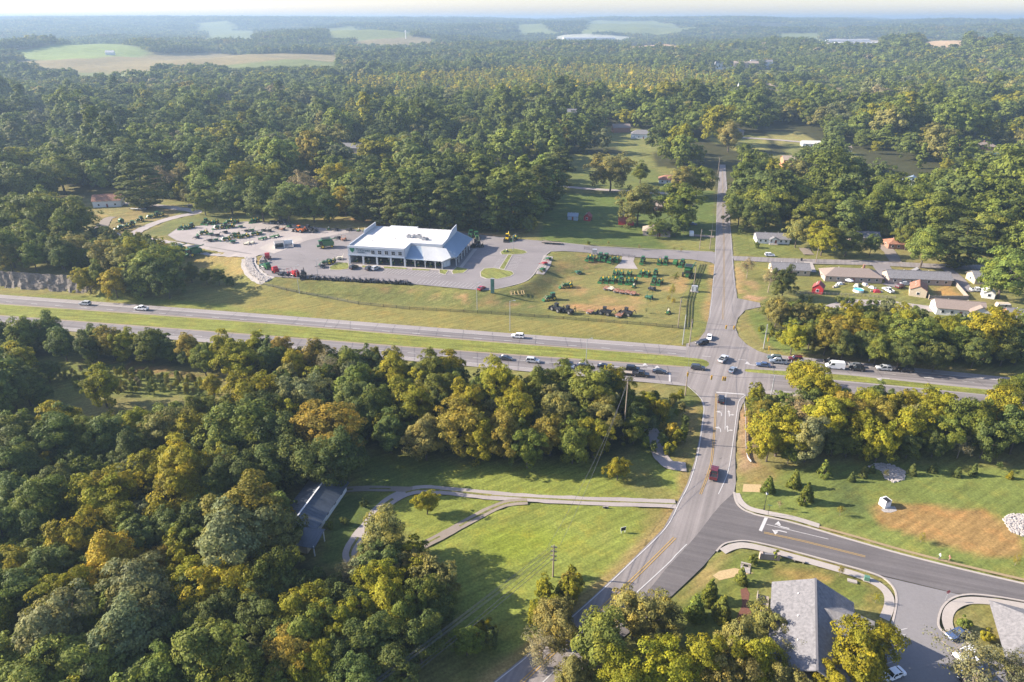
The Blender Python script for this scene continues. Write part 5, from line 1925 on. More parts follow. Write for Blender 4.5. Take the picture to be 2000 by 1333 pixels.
def house(name, label, px, py, L, W, hw, rh, rz, wm, rm, kind='gable', nwin=4, chimney=None, porch=None, cat='house', ov=0.5, group=None):
    x, y, z = G(px, py)
    o = empty(name, (x, y, z), rz)
    tag(o, label, cat, group)
    wl_ = MB()
    wl_.box((0, 0, hw / 2 - 0.15), (L, W, hw + 0.3))
    if kind == 'gable':
        for s in (-1, 1):
            wl_.quad((s * L / 2, -W / 2, hw), (s * L / 2, W / 2, hw), (s * L / 2, 0, hw + rh))
    wl_.build('wall', wm, o)
    rf = MB()
    a, b = L / 2 + ov, W / 2 + ov
    zr = hw + rh + 0.1
    ze = hw + 0.1 - rh * ov / (W / 2)
    if kind == 'gable':
        slab(rf, [(-a, 0, zr), (a, 0, zr), (a, -b, ze), (-a, -b, ze)])
        slab(rf, [(a, 0, zr), (-a, 0, zr), (-a, b, ze), (a, b, ze)])
        rf.box((0, 0, zr + .03), (2 * a, 0.35, 0.1))
    else:
        k = max(0.5, a - b)
        slab(rf, [(-k, 0, zr), (k, 0, zr), (a, -b, ze), (-a, -b, ze)])
        slab(rf, [(k, 0, zr), (-k, 0, zr), (-a, b, ze), (a, b, ze)])
        slab(rf, [(k, 0, zr), (a, b, ze), (a, -b, ze)])
        slab(rf, [(-k, 0, zr), (-a, -b, ze), (-a, b, ze)])
    rfo = rf.build('roof', rm, o)
    if chimney is not None:
        MB().box((chimney, W * .2, zr - 0.2), (0.9, 0.7, 2.2)).box((chimney, W * .2, zr + .98), (1.05, 0.85, 0.2)).build('chimney', M_BRICK, rfo)
    for i in range(2):
        MB().tube((-L * .2 + i * L * .4, W * .22, zr - rh * .5), (-L * .2 + i * L * .4, W * .22, zr - rh * .5 + .9), 0.08).build('vent_pipe', M_WHITEP, rfo)
    if porch:
        xo, pw, pd, side, pm = porch       # gabled porch on side -1 (front) or +1
        g = MB()
        y0, y1 = side * (W / 2 - 0.6), side * (W / 2 + pd)
        zt = hw + pw * 0.33
        slab(g, [(xo, y0, zt), (xo, y1, zt), (xo - pw / 2 - .3, y1, hw - .1), (xo - pw / 2 - .3, y0, hw - .1)])
        slab(g, [(xo, y0, zt), (xo, y1, zt), (xo + pw / 2 + .3, y1, hw - .1), (xo + pw / 2 + .3, y0, hw - .1)])
        g.build('porch_roof', rm, o)
        f = MB()
        f.quad((xo - pw / 2, y1 - side * .3, hw - .05), (xo + pw / 2, y1 - side * .3, hw - .05), (xo, y1 - side * .3, zt - .12))
        f.build('porch_gable', pm, o)
        for s in (-1, 0, 1):
            MB().box((xo + s * pw * .46, y1 - side * .3, hw / 2 - .05), (0.22, 0.22, hw - .1)).build('porch_post', M_WHITEP, o)
        MB().box((xo, side * (W / 2 + pd / 2), 0.12), (pw, pd - .1, 0.35)).build('porch_floor', M_CONC, o)
    if nwin:
        add_openings(o, L, W, hw, nwin)
    return o


STR = wall_heading((1500, 508), (1860, 522))
HWA = math.atan2(-0.19, 0.98)
house('house', 'small white house with grey roof and gabled front porch behind county road lawn', 1506, 472, 17, 9, 2.8, 2.0, STR, M_WHITEP, M_SHGRAY, 'gable', 6, None, (0, 4.5, 2.2, -1, M_WHITEP))
house('house', 'long pale brick house with brown hipped roof and cluttered back yard', 1659, 545, 25, 10, 2.9, 2.4, STR, M_BRICKP, M_SHBROWN, 'hip', 7, 6)
house('house', 'pale brick house with long grey-brown gable roof and rear deck', 1788, 550, 27, 9, 2.9, 2.2, STR, M_BRICKP, M_SHGRAY, 'gable', 7, None, (2, 6, 2.0, 1, M_TANW))
house('house', 'grey-roofed house half hidden behind a dark round tree', 1540, 532, 17, 9, 2.8, 1.9, STR, M_TANW, M_SHGRAY, 'gable', 5)
wh = house('house', 'white house with brown roof and tall front gable at end of loop drive', 1868, 611, 18, 8.5, 3.2, 2.2, HWA - R(3), M_WHITEP, M_SHBROWN, 'gable', 5, None, (6.3, 7.5, 2.6, -1, M_WHITEP))
house('house', 'house with white gable end and grey roof beside pale leafy tree', 1930, 551, 16, 8.5, 2.9, 2.2, STR, M_TANW, M_SHGRAY, 'gable', 4)
house('house', 'red brick house at picture edge below the camper trailer', 1999, 628, 14, 9, 2.9, 2.3, STR - R(8), M_BRICK, M_SHGRAY, 'gable', 4, None, (-2, 4, 2, -1, M_WHITEP))
house('house', 'red brick house with rusty roof behind bright green yard tree', 1754, 483, 13, 8, 2.9, 2.0, STR, M_BRICK, M_RUST, 'hip', 4)
house('house', 'dark grey roofed house between two dark yard trees', 1684, 470, 15, 8.5, 2.9, 2.2, STR, M_BRICKP, M_SHGRAY, 'gable', 4)
house('house', 'white-walled house with rusty hipped roof among trees by the county road', 1312, 357, 19, 10, 3.0, 2.4, HWA, M_WHITEP, M_RUST, 'hip', 5, 5)
house('house', 'pale house with grey hipped roof behind two small round trees', 1282, 458, 15, 9, 3.0, 2.3, HWA, M_BRICKP, M_SHTAN, 'hip', 4)
house('house', 'brick house with square chimney between two large trees', 1289, 410, 9, 7, 3.4, 2.2, HWA, M_BRICK, M_SHTAN, 'gable', 3, 2)
house('house', 'small cottage with pinkish roof and white front deep in the trees', 957, 323, 13, 9, 3.2, 2.6, R(80), M_WHITEP, mat('pink_roof', (0.42, 0.26, 0.22), 0.9, noise=0.2), 'gable', 3)
house('house', 'orange brick house end glimpsed through woods beyond county road', 1538, 325, 10, 12, 6.0, 2.5, STR, mat('orange_brick', (0.52, 0.25, 0.13), 0.9, noise=0.2), M_SHTAN, 'gable', 3)
house('house', 'brick house with hipped brown roof by distant swimming pool', 1910, 292, 28, 12, 3.4, 3.0, STR, M_BRICK, M_SHBROWN, 'hip', 6, 5)
house('house', 'grey roof glimpsed among treetops beyond the machinery yard', 688, 297, 22, 12, 4.5, 3.2, HWA, M_BRICKP, M_SHGRAY, 'gable', 4)
house('house', 'white house half buried in trees above the rusty-roofed house', 1252, 270, 20, 11, 4.5, 3.2, HWA, M_WHITEP, M_SHGRAY, 'hip', 4)
house('house', 'long low grey-roofed house beside small clearing beyond county road', 1430, 262, 22, 10, 3.4, 2.2, HWA, M_BRICKP, M_SHGRAY, 'hip', 4)
house('house', 'bright white roof at end of the woodland clearing lane', 1582, 286, 16, 10, 3.0, 2.0, STR, M_WHITEP, M_ROOFW, 'gable', 3)
house('house', 'blue-grey metal roof deep between tall trees', 1778, 368, 16, 12, 4.5, 3.4, R(60), M_WHITEP, mat('bluegrey_roof', (0.30, 0.36, 0.42), 0.4, 0.5, 0.3), 'gable', 3)
house('barn', 'white barn with rusty roof at the wood edge by gravel drive', 214, 402, 16, 8, 4.2, 3.0, R(12), M_WHITEP, M_RUST, 'gable', 3, cat='barn')
for nm, lb, px, py, L, W, hw, rh, rz, wm, rm in [
    ('shed', 'dark red shed with lean-to roof on shaded lawn', 1223, 438, 9, 6, 2.6, 2.2, HWA, M_RED, M_REDROOF),
    ('shed', 'small red barn-shaped shed on shaded lawn', 1148, 430, 5, 4, 2.5, 1.8, R(70), M_RED, M_REDROOF),
    ('shed', 'blue-grey garden shed on shaded lawn', 1119, 429, 6, 4, 2.4, 1.5, HWA, mat('bluegrey', (0.35, 0.42, 0.48), 0.7), mat('bluegrey_roof', (0.30, 0.36, 0.42))),
    ('shed', 'little white shed behind the dark red shed', 1223, 421, 4.5, 4, 2.6, 1.6, R(75), M_WHITEP, M_SHGRAY),
    ('shed', 'red tool shed beside dark round tree and fence', 1597, 571, 5, 4.5, 2.8, 1.8, R(60), M_RED, M_REDROOF),
    ('shed', 'tan shed with rusty roof beside the wooden yard fence', 1791, 574, 9, 6.5, 3.2, 1.8, R(62), M_TANW, M_RUST),
    ('shed', 'small cream shed with domed roof under pale leafy tree', 1928, 580, 5, 4.5, 2.6, 1.3, R(65), M_WHITEP, mat('cream_roof', (0.6, 0.58, 0.52), 0.6)),
]:
    house(nm, lb, px, py, L, W, hw, rh, rz, wm, rm, 'gable', 1, cat='shed', ov=0.25)


def metal_house():
    a = Vector((*P(598, 1000, 4.5), 0))
    o = empty('farmhouse', (*P(606, 1010), 0), 0)
    tag(o, 'low house with blue-grey tin roofs and white gable beside the driveway', 'house')
    ox, oy = o.location.x, o.location.y
    dr = math.atan2(*(np.array(P(620, 962, 6.0)) - np.array(P(582, 1013, 6.0)))[::-1])
    o.rotation_euler = (0, 0, dr)
    L, W, hw, rh = 17.5, 9.0, 2.7, 1.7
    MB().box((2.5, 0, hw / 2), (L, W, hw)).quad((2.5 - L / 2 - .02, -W / 2, hw), (2.5 - L / 2 - .02, W / 2, hw), (2.5 - L / 2 - .02, 0, hw + rh)).quad((2.5 + L / 2, -W / 2, hw), (2.5 + L / 2, W / 2, hw), (2.5 + L / 2, 0, hw + rh)).build('wall', M_WHITEP, o)
    for s in (-1, 1):
        rf = MB()
        q = [(2.5 - L / 2 - .4, 0, hw + rh + .12), (2.5 + L / 2 + .4, 0, hw + rh + .12), (2.5 + L / 2 + .4, s * (W / 2 + .8), hw - .2), (2.5 - L / 2 - .4, s * (W / 2 + .8), hw - .2)]
        slab(rf, q, 0.1)
        ribs_on(rf, q[0], q[1], q[2], q[3], 20)
        rf.build('roof', M_TIN, o)
    MB().box((2.5, 0, hw + rh + .2), (L + .8, .35, .08)).build('ridge_cap', M_WHITEP, o)
    rf = MB()
    q = [(-7.4, -7.6, 3.3), (-7.4, 3.0, 3.3), (-12.4, 3.0, 2.5), (-12.4, -7.6, 2.5)]
    slab(rf, q, 0.1)
    ribs_on(rf, *q, 14)
    q = [(-7.4, -7.6, 3.3), (-7.4, 3.0, 3.3), (-6.6, 3.0, 3.1), (-6.6, -7.6, 3.1)]
    slab(rf, q, 0.1)
    rf.build('carport_roof', M_TIN, o)
    for x, y in [(-12.2, -7.3), (-12.2, 0), (-12.2, 2.8), (-7.3, -7.3)]:
        MB().box((x, y, 1.45), (.2, .2, 2.9)).build('carport_post', M_WHITEP, o)
    MB().box((-9.8, -1.6, 1.1), (4, 7.5, 2.2)).build('carport_wall', M_TANW, o)
    for i in range(4):
        w = part('window', WIN, o, (-3.5 + i * 4, -W / 2 - .03, 1.7))
        part('pane', PANE, w, (0, -.06, 0))
    return o


metal_house()


def shingle_building():
    """office block with a long ridge and a side gable"""
    zr, ze = 8.2, 4.6
    r0, r1 = P(1593, 1130, zr), P(1596, 1300, zr)
    dr = math.atan2(r1[1] - r0[1], r1[0] - r0[0])
    o = empty('office_building', (r0[0], r0[1], 0), dr)
    tag(o, 'grey shingle-roofed building with side gable beside the parking entry', 'building')
    L, W = 23.0, 15.5
    MB().box((L / 2, 0.4, ze / 2), (L - 1, W - 1.2, ze)).quad((0.5, -W / 2 + 1, ze), (0.5, W / 2 - .2, ze), (0.5, 0, zr - .3)).build('wall', M_BRICKP, o)
    for s in (-1, 1):
        f = MB()
        slab(f, [(0, 0, zr), (L, 0, zr), (L, s * W / 2, ze - .1), (0, s * W / 2, ze - .1)], .2)
        f.build('roof', M_SHGRAY, o)
    MB().box((L / 2, 0, zr + .03), (L, .4, .12)).build('ridge_cap', mat('ridge_gray', (0.16, 0.155, 0.16), 0.9), o)
    g = MB()
    for y0 in (7.0,):
        slab(g, [(y0, 1.5, zr - .6), (y0, W / 2 + 2.6, zr - .6), (y0 - 3.6, W / 2 + 2.6, ze - .1), (y0 - 3.6, 4.6, ze + 1.2)], .15)
        slab(g, [(y0, 1.5, zr - .6), (y0, W / 2 + 2.6, zr - .6), (y0 + 3.6, W / 2 + 2.6, ze - .1), (y0 + 3.6, 4.6, ze + 1.2)], .15)
    g.build('gable_roof', M_SHGRAY, o)
    MB().quad((3.6, W / 2 + 2.2, ze - .1), (10.4, W / 2 + 2.2, ze - .1), (7, W / 2 + 2.2, zr - .75)).box((7, W / 2 + 1, ze / 2 - .1), (6.4, 2.4, ze - .2)).build('gable_wall', M_BRICKP, o)
    for i in range(3):
        MB().tube((4 + i * 6, -3, zr - 2.2), (4 + i * 6, -3, zr - 1.2), .12).build('vent_pipe', M_WHITEP, o)
    for i in range(4):
        w = part('window', WIN, o, (3 + i * 5.5, -W / 2 + .38, 2.2))
        part('pane', PANE, w, (0, -.06, 0))
    MB().box((3, -W / 2 - 1.2, 1.0), (4.5, 2.4, .15)).box((3, -W / 2 - 2.3, 1.5), (4.5, .1, 1.0)).build('side_deck', M_WOODF, o)
    return o


shingle_building()
x2, y2 = P(1990, 1238, 5)
o = house('building', 'grey shingle-roofed building cut off at the picture corner', 2072, 1276, 20, 13, 2.6, 3.6, ST, M_SHBROWN, M_SHGRAY, 'hip', 4, cat='building', ov=1.1)
# distant buildings
for i, (lb, px, py, L, W, hw, wm, rm, rh) in enumerate([
    ('small pale house in a gap of woods beyond the orange brick one', 1640, 302, 16, 10, 5, M_WHITEP, M_SHTAN, 3), ('tan-roofed house in the woods above the deep blue-grey roof', 1865, 352, 16, 10, 5, M_BRICKP, M_SHTAN, 3), ('brick house in trees above the rusty-roofed white house', 1212, 258, 18, 10, 5, M_BRICK, M_SHBROWN, 3),
    ('pale apartment block among distant treetops, first of the cluster', 1420, 136, 60, 18, 14, M_WHITEP, M_SHGRAY, 4), ('pale apartment block among distant treetops, second of the cluster', 1455, 136, 55, 18, 14, M_BRICKP, M_SHTAN, 4),
    ('pale apartment block among distant treetops, third of the cluster', 1485, 134, 50, 18, 15, M_WHITEP, M_SHGRAY, 4), ('long reddish-roofed hall beyond the distant church', 1506, 176, 46, 14, 7, M_BRICKP, M_SHTAN, 3),
    ('long white industrial roof near the horizon', 1682, 92, 160, 60, 11, M_WALLP, mat('grey_sheet_roof', (0.42, 0.42, 0.42), .6), 3), ('wide white warehouse row near the horizon', 1655, 84, 200, 50, 11, M_WALLP, mat('grey_sheet_roof', (0.42, 0.42, 0.42), .6), 4),
    ('farm buildings white against the green landfill hill', 216, 108, 22, 10, 7, M_WHITEP, M_ROOFW, 5), ('long glasshouse roof shining on a far field', 1150, 78, 280, 40, 8, M_WALLP, mat('grey_sheet_roof', (0.42, 0.42, 0.42), .6), 4), ('white farmhouse between trees beyond the back lane', 1088, 227, 14, 9, 6, M_WHITEP, M_SHGRAY, 3),
    ('second white farmhouse between trees beyond the back lane', 1115, 229, 12, 9, 6, M_WHITEP, M_SHGRAY, 3)]):
    house('distant_building', lb, px, py, L, W, hw, rh, R(random.uniform(-12, 12)), wm, rm, 'gable', 0, cat='building')
x, y, z = G(1434, 188)
ch = empty('church', (x, y, z), 0.2)
tag(ch, 'small white church with pointed steeple among golden trees', 'church')
MB().box((0, 0, 4), (8, 12, 8)).build('nave', M_WHITEP, ch)
MB().box((0, 0, 9.5), (9, 13, 3), 0, (0.05, 1)).build('roof', mat('bluegrey_roof', (0.3, 0.36, 0.42)), ch)
MB().box((2, -5.5, 7), (2.6, 2.6, 14)).build('tower', M_WHITEP, ch)
MB().box((2, -5.5, 17), (2.6, 2.6, 6), 0, 0.05).build('steeple', M_WHITEP, ch)
x, y, z = G(793, 76)
wt = empty('water_tower', (x, y, z))
tag(wt, 'slim white water tower standing above far fields', 'tower')
MB().tube((0, 0, 0), (0, 0, 24), 2.2, 1.8, 10).build('shaft', M_WHITEP, wt)
MB().tube((0, 0, 24), (0, 0, 29), 1.8, 4, 12).tube((0, 0, 29), (0, 0, 31), 4, 1, 12).build('tank', M_WHITEP, wt)

# cut rock face beside the highway
mb = MB()
L_ = smooth_line(WALL, 16)
n = len(L_)
rows = 12
gx_ = np.array([[p[0] for p in L_]] * (rows + 1))
for j in range(rows + 1):
    for i, p in enumerate(L_):
        t = j / rows
        q = float(fbm(np.array([p[0] / 2.2]), np.array([t * 2.6 + p[1] / 5]), 4)[0])
        q2 = float(vnoise(np.array([p[0] / 0.9]), np.array([t * 0.7]))[0])
        hh = (BANKH + 0.7) * (0.75 + 0.35 * min(1, (n - 1 - i) / 12))
        mb.v.append((p[0] + 0.4 * (q - .5), p[1] + 0.2 + 1.7 * t - 1.5 * q - 0.8 * q2 * (1 - t * .5), -0.2 + t * hh * (0.9 + 0.25 * q)))
for j in range(rows):
    for i in range(n - 1):
        a = j * n + i
        mb.f.append((a, a + 1, a + n + 1, a + n))
rw = mb.build('rock_face', M_ROCK)
tag(rw, 'vertical grey-brown cut rock face beside the highway verge', 'rock face')

# ------------------------------------------------------------------ vehicles
WHEEL = {}


def wheel_meshes(r, w, rimmat):
    k = (r, w, rimmat.name)
    if k not in WHEEL:
        WHEEL[k] = (MB().tube((0, -w / 2, 0), (0, w / 2, 0), r, None, 14).mesh('tyre', M_TYRE), MB().tube((0, -w / 2 - .015, 0), (0, w / 2 + .015, 0), r * .6, None, 10).mesh('rim', rimmat))
    return WHEEL[k]


def add_wheel(o, x, y, r, w, rimmat=None):
    t, rm = wheel_meshes(r, w, rimmat or M_RIM)
    wo = part('wheel', t, o, (x, y, r))
    part('rim', rm, wo)
    return wo


def frustum(mb, b0, b1, t0, t1, wb, wt, z0, z1):
    mb.quad((b0, -wb, z0), (b1, -wb, z0), (t1, -wt, z1), (t0, -wt, z1))
    mb.quad((b1, wb, z0), (b0, wb, z0), (t0, wt, z1), (t1, wt, z1))
    mb.quad((b1, -wb, z0), (b1, wb, z0), (t1, wt, z1), (t1, -wt, z1))
    mb.quad((b0, wb, z0), (b0, -wb, z0), (t0, -wt, z1), (t0, wt, z1))
    mb.quad((t0, -wt, z1), (t1, -wt, z1), (t1, wt, z1), (t0, wt, z1))


def make_car(kind):
    """front faces +x"""
    o = empty({'sedan': 'sedan_car', 'suv': 'sport_utility_car', 'pickup': 'pickup_truck', 'van': 'cargo_van'}[kind])
    if kind == 'sedan':
        L, w, wr = 4.8, .92, .33
        prof = [(-2.4, .35), (-2.4, .95), (-1.75, 1.02), (1.0, 1.0), (2.2, .82), (2.4, .6), (2.4, .35)]
        gh = (-1.85, 1.05, -1.0, .35, .86, .66, .97, 1.44)
        axles = (-1.4, 1.45)
    elif kind == 'suv':
        L, w, wr = 4.9, .96, .38
        prof = [(-2.4, .42), (-2.45, 1.1), (-2.3, 1.18), (1.0, 1.15), (2.25, 1.0), (2.45, .75), (2.45, .42)]
        gh = (-2.35, 1.1, -2.0, .35, .92, .74, 1.13, 1.78)
        axles = (-1.45, 1.5)
    elif kind == 'pickup':
        L, w, wr = 5.8, 1.0, .42
        prof = [(-2.9, .5), (-2.9, 1.15), (-1.0, 1.15), (-1.0, 1.2), (1.3, 1.2), (2.75, 1.1), (2.9, .85), (2.9, .5)]
        gh = (-.95, 1.35, -.75, .65, .95, .76, 1.18, 1.88)
        axles = (-1.8, 1.9)
    else:
        L, w, wr = 6.0, 1.03, .38
        prof = [(-3.0, .4), (-3.0, 2.55), (-2.8, 2.7), (1.0, 2.7), (1.5, 2.5), (2.2, 1.45), (2.9, 1.2), (3.0, .9), (3.0, .4)]
        gh = None
        axles = (-1.9, 1.9)
    bd = MB().prism(prof, -w, w, 0.06 if kind != 'van' else .1).build('body', M_PAINT, o)
    if gh:
        g = MB()
        frustum(g, *gh)
        g.build('window_band', M_GLASS, o)
        b0, b1, t0, t1, wb, wt, z0, z1 = gh
        MB().box(((t0 + t1) / 2, 0, z1 + .03), (t1 - t0 + .12, wt * 2 + .1, .08)).build('roof_panel', M_PAINT, o)
        pl_ = MB()
        for s in (-1, 1):
            pl_.tube((b1, s * wb, z0), (t1, s * wt, z1), .05, None, 4).tube((b0, s * wb, z0), (t0, s * wt, z1), .07, None, 4).tube(((b0 + b1) / 2 - .1, s * (wb + .01), z0), ((t0 + t1) / 2, s * (wt + .01), z1), .05, None, 4)
        pl_.build('pillar', M_PAINT, o)
    else:
        g = MB()
        g.quad((1.56, -.82, 2.42), (1.56, .82, 2.42), (2.22, .88, 1.5), (2.22, -.88, 1.5))
        for s in (-1, 1):
            g.quad((.4, s * 1.0, 1.6), (1.7, s * 1.0, 1.6), (1.3, s * .955, 2.3), (.4, s * .955, 2.3))
        g.build('window_band', M_GLASS, o)
    if kind == 'pickup':
        MB().box((-1.95, 0, 1.16), (1.7, 1.7, .06)).build('bed', M_BLACK, o)
        for s in (-1, 1):
            MB().box((-1.95, s * .93, 1.25), (1.85, .12, .22)).build('bed_side', M_PAINT, o)
        MB().box((-2.85, 0, 1.25), (.1, 1.9, .22)).build('tailgate', M_PAINT, o)
    zl = prof[1][1] * .82
    fx = max(p[0] for p in prof)
    bx = min(p[0] for p in prof)
    for s in (-1, 1):
        MB().box((fx - .04, s * w * .72, .72 if kind != 'van' else 1.0), (.12, .36, .16)).build('headlight', M_LAMP, o)
        MB().box((bx + .02, s * w * .8, .85), (.1, .22, .22)).build('tail_light', M_TAIL, o)
        MB().box((.75 if kind != 'van' else 1.7, s * (w + .1), 1.1 if kind != 'van' else 1.5), (.16, .2, .16)).build('mirror', M_BLACK, o)
        for ax in axles:
            add_wheel(o, ax, s * (w - .1), wr, .24)
    MB().box((fx - .02, 0, .5), (.1, w * 1.8, .16)).box((bx + .02, 0, .52), (.1, w * 1.8, .16)).build('bumper', M_BLACK, o)
    return o


CARS = {k: make_car(k) for k in ('sedan', 'suv', 'pickup', 'van')}
for k in list(C.objects):
    if k.parent is not None:
        KIDS.setdefault(k.parent.name, []).append(k)
FIRST = set()


def place(proto, loc, rz, label, cat, group, color=None, scale=1.0):
    if proto.name not in FIRST:
        FIRST.add(proto.name)
        o = proto
    else:
        o = copy_tree(proto)
    o.location = loc
    o.rotation_euler = (0, 0, rz)
    o.scale = (scale,) * 3
    if color:
        for ch in [c for c in (KIDS[proto.name] if o is proto else o.children)]:
            ch.color = (*color, 1)
    tag(o, label, cat, group)
    return o


CC = {'white': (.75, .75, .75), 'silver': (.42, .44, .46), 'black': (.012, .012, .015), 'dark': (.035, .04, .05), 'gray': (.12, .13, .14), 'red': (.30, .02, .025), 'maroon': (.10, .015, .02), 'blue': (.05, .08, .16), 'slate': (.17, .20, .24), 'green': (.05, .075, .07)}
W_, E_ = HW + math.pi, HW
cars = [
    ('suv', 'silver', 167, 596, W_, 'silver car on the far carriageway above the roadside tree belt, farther from the crossing', 1), ('pickup', 'white', 277, 606, W_, 'white pickup driving along the far carriageway', 1), ('suv', 'white', 1011, 660, W_, 'white sport utility car on far carriageway below the light pole', 1),
    ('sedan', 'dark', 988, 703, E_, 'dark car at the tail of the queue, mostly behind treetops', 1), ('suv', 'silver', 1041, 708, E_, 'silver car second from the tail of the queue', 1), ('suv', 'black', 1106, 713, E_, 'black sport utility car fourth from the queue head in upper lane', 1),
    ('sedan', 'dark', 1140, 718, E_, 'dark car behind treetops third in the queue', 1), ('sedan', 'black', 1180, 719, E_, 'black car two places behind the trailer-towing pickup', 1), ('suv', 'black', 1236, 724, E_, 'black sport utility car alongside the trailer-towing pickup', 1),
    ('sedan', 'dark', 1288, 729, E_, 'dark hatchback waiting at the head of the queue by the arrow', 1), ('pickup', 'black', 1251, 735, E_, 'black pickup towing a flat trailer to the crossing', 1), ('suv', 'dark', 1363, 722, E_, 'dark sport utility car just entering the crossing', 1), ('sedan', 'slate', 1108, 719, E_, 'slate car beneath the strip wood treetops', 1),
    ('pickup', 'silver', 1412, 705, R(52), 'silver pickup crossing the middle of the intersection', 1), ('sedan', 'slate', 1430, 726, R(55), 'grey-blue saloon turning within the intersection', 1), ('suv', 'black', 1371, 673, R(200), 'black sport utility car turning at the far corner of crossing', 1), ('sedan', 'white', 1385, 662, R(250), 'white car entering county road at the far corner', 1),
    ('suv', 'black', 1408, 784, R(72), 'black off-roader waiting at the white stop line', 1), ('pickup', 'maroon', 1394, 929, R(70), 'dark red pickup driving up the lower county road', 1.05),
    ('suv', 'green', 1512, 703, W_, 'dark green-grey sport utility car at front of opposing queue, outer lane', 1), ('pickup', 'slate', 1519, 710, W_, 'slate pickup at front of opposing queue, middle lane', 1), ('sedan', 'blue', 1490, 716, W_, 'blue-grey saloon first in the opposing turn lane', 1), ('suv', 'maroon', 1553, 705, W_, 'maroon sport utility car second in opposing queue', 1),
    ('suv', 'gray', 1567, 714, W_, 'grey car half behind a treetop in opposing queue', 1), ('sedan', 'blue', 1582, 718, W_, 'dark blue saloon behind a treetop in opposing queue', 1), ('suv', 'black', 1622, 710, W_, 'black car beside the white van', 1), ('van', 'white', 1630, 720, W_, 'white cargo van in the opposing queue', 1), ('sedan', 'gray', 1671, 717, W_, 'grey car just behind the white van', 1),
    ('suv', 'black', 1673, 724, W_, 'black car behind the white van, nearer lane', 1), ('suv', 'silver', 1725, 723, W_, 'silver wagon second to last in opposing queue', 1), ('suv', 'black', 1768, 726, W_, 'black sport utility car last in opposing queue', 1),
    ('suv', 'white', 1503, 501, STR, 'white car turning onto the back street', 1), ('suv', 'black', 691, 525, R(60), 'black car in first bay before the dealership', 1), ('suv', 'dark', 722, 527, R(60), 'dark car in second bay before the dealership', 1), ('suv', 'silver', 734, 527, R(60), 'silver car beside the dark one before the dealership', 1), ('sedan', 'red', 940, 566, R(60), 'red car by the tall sign at lot edge', 1),
    ('sedan', 'blue', 1868, 1243, R(200), 'blue-black saloon parked by the kerb under a thin tree', 1), ('suv', 'white', 1884, 1284, R(200), 'white car parked beneath the half-bare tree, upper one', 1), ('suv', 'white', 1890, 1306, R(200), 'white car parked beneath the half-bare tree, lower one', 1), ('suv', 'black', 1895, 1327, R(200), 'black car parked beneath the half-bare tree', 1), ('sedan', 'white', 1742, 1322, R(200), 'white car under the bright yellow tree', 1),
    ('pickup', 'white', 1908, 570, STR, 'white pickup parked beside the cream shed', 1), ('sedan', 'blue', 1353, 440, HWA, 'blue car parked under yard trees', 1), ('suv', 'maroon', 1757, 563, R(30), 'maroon car parked behind the pale brick house', 1), ('pickup', 'white', 1734, 570, R(100), 'white pickup parked by the cluttered yard', 1), ('sedan', 'silver', 1768, 557, STR, 'silver car parked at the head of the shared driveway', 1),
]
for kind, c, px, py, rz, lb, sc in cars:
    x, y, z = G(px, py)
    place(CARS[kind], (x, y, z + 0.06), rz, lb, 'car' if kind in ('sedan', 'suv') else 'van' if kind == 'van' else 'pickup', 'cars and pickups', CC[c], sc)


def simple(name, label, cat, px, py, rz, parts, group=None, z_up=0.06):
    x, y, z = G(px, py)
    o = empty(name, (x, y, z + z_up), rz)
    tag(o, label, cat, group)
    for nm, mb, m in parts:
        mb.build(nm, m, o)
    return o


def trailer(label, px, py, rz, L=7.0, mm=None):
    o = simple('flatbed_trailer', label, 'trailer', px, py, rz, [('deck', MB().box((0, 0, .75), (L, 2.3, .14)), mm or M_WOODF), ('side_rail', MB().box((0, 1.18, .95), (L, .07, .3)).box((0, -1.18, .95), (L, .07, .3)), M_BLACK), ('drawbar', MB().tube((L / 2, .7, .65), (L / 2 + 1.5, 0, .55), .07, None, 5).tube((L / 2, -.7, .65), (L / 2 + 1.5, 0, .55), .07, None, 5), M_BLACK)], 'flatbed trailers')
    for ax in (-.5, .45):
        for s in (-1, 1):
            add_wheel(o, ax, s * 1.05, .38, .22)
    return o


trailer('flat trailer behind the black pickup in the queue', 1216, 731, HW)
trailer('long flatbed trailer along the dealer drive by shaded lawn', 1077, 477, HWA, 10)
trailer('flatbed trailer in grass by the white barn', 270, 411, HWA + .1, 10, M_WHITEP)
for i in range(4):
    trailer('flatbed trailer in a row at the wood edge, %s from the barn' % ORD[i + 1], 372 + i * 11, 404 + i * 1.2, R(-30), 6)

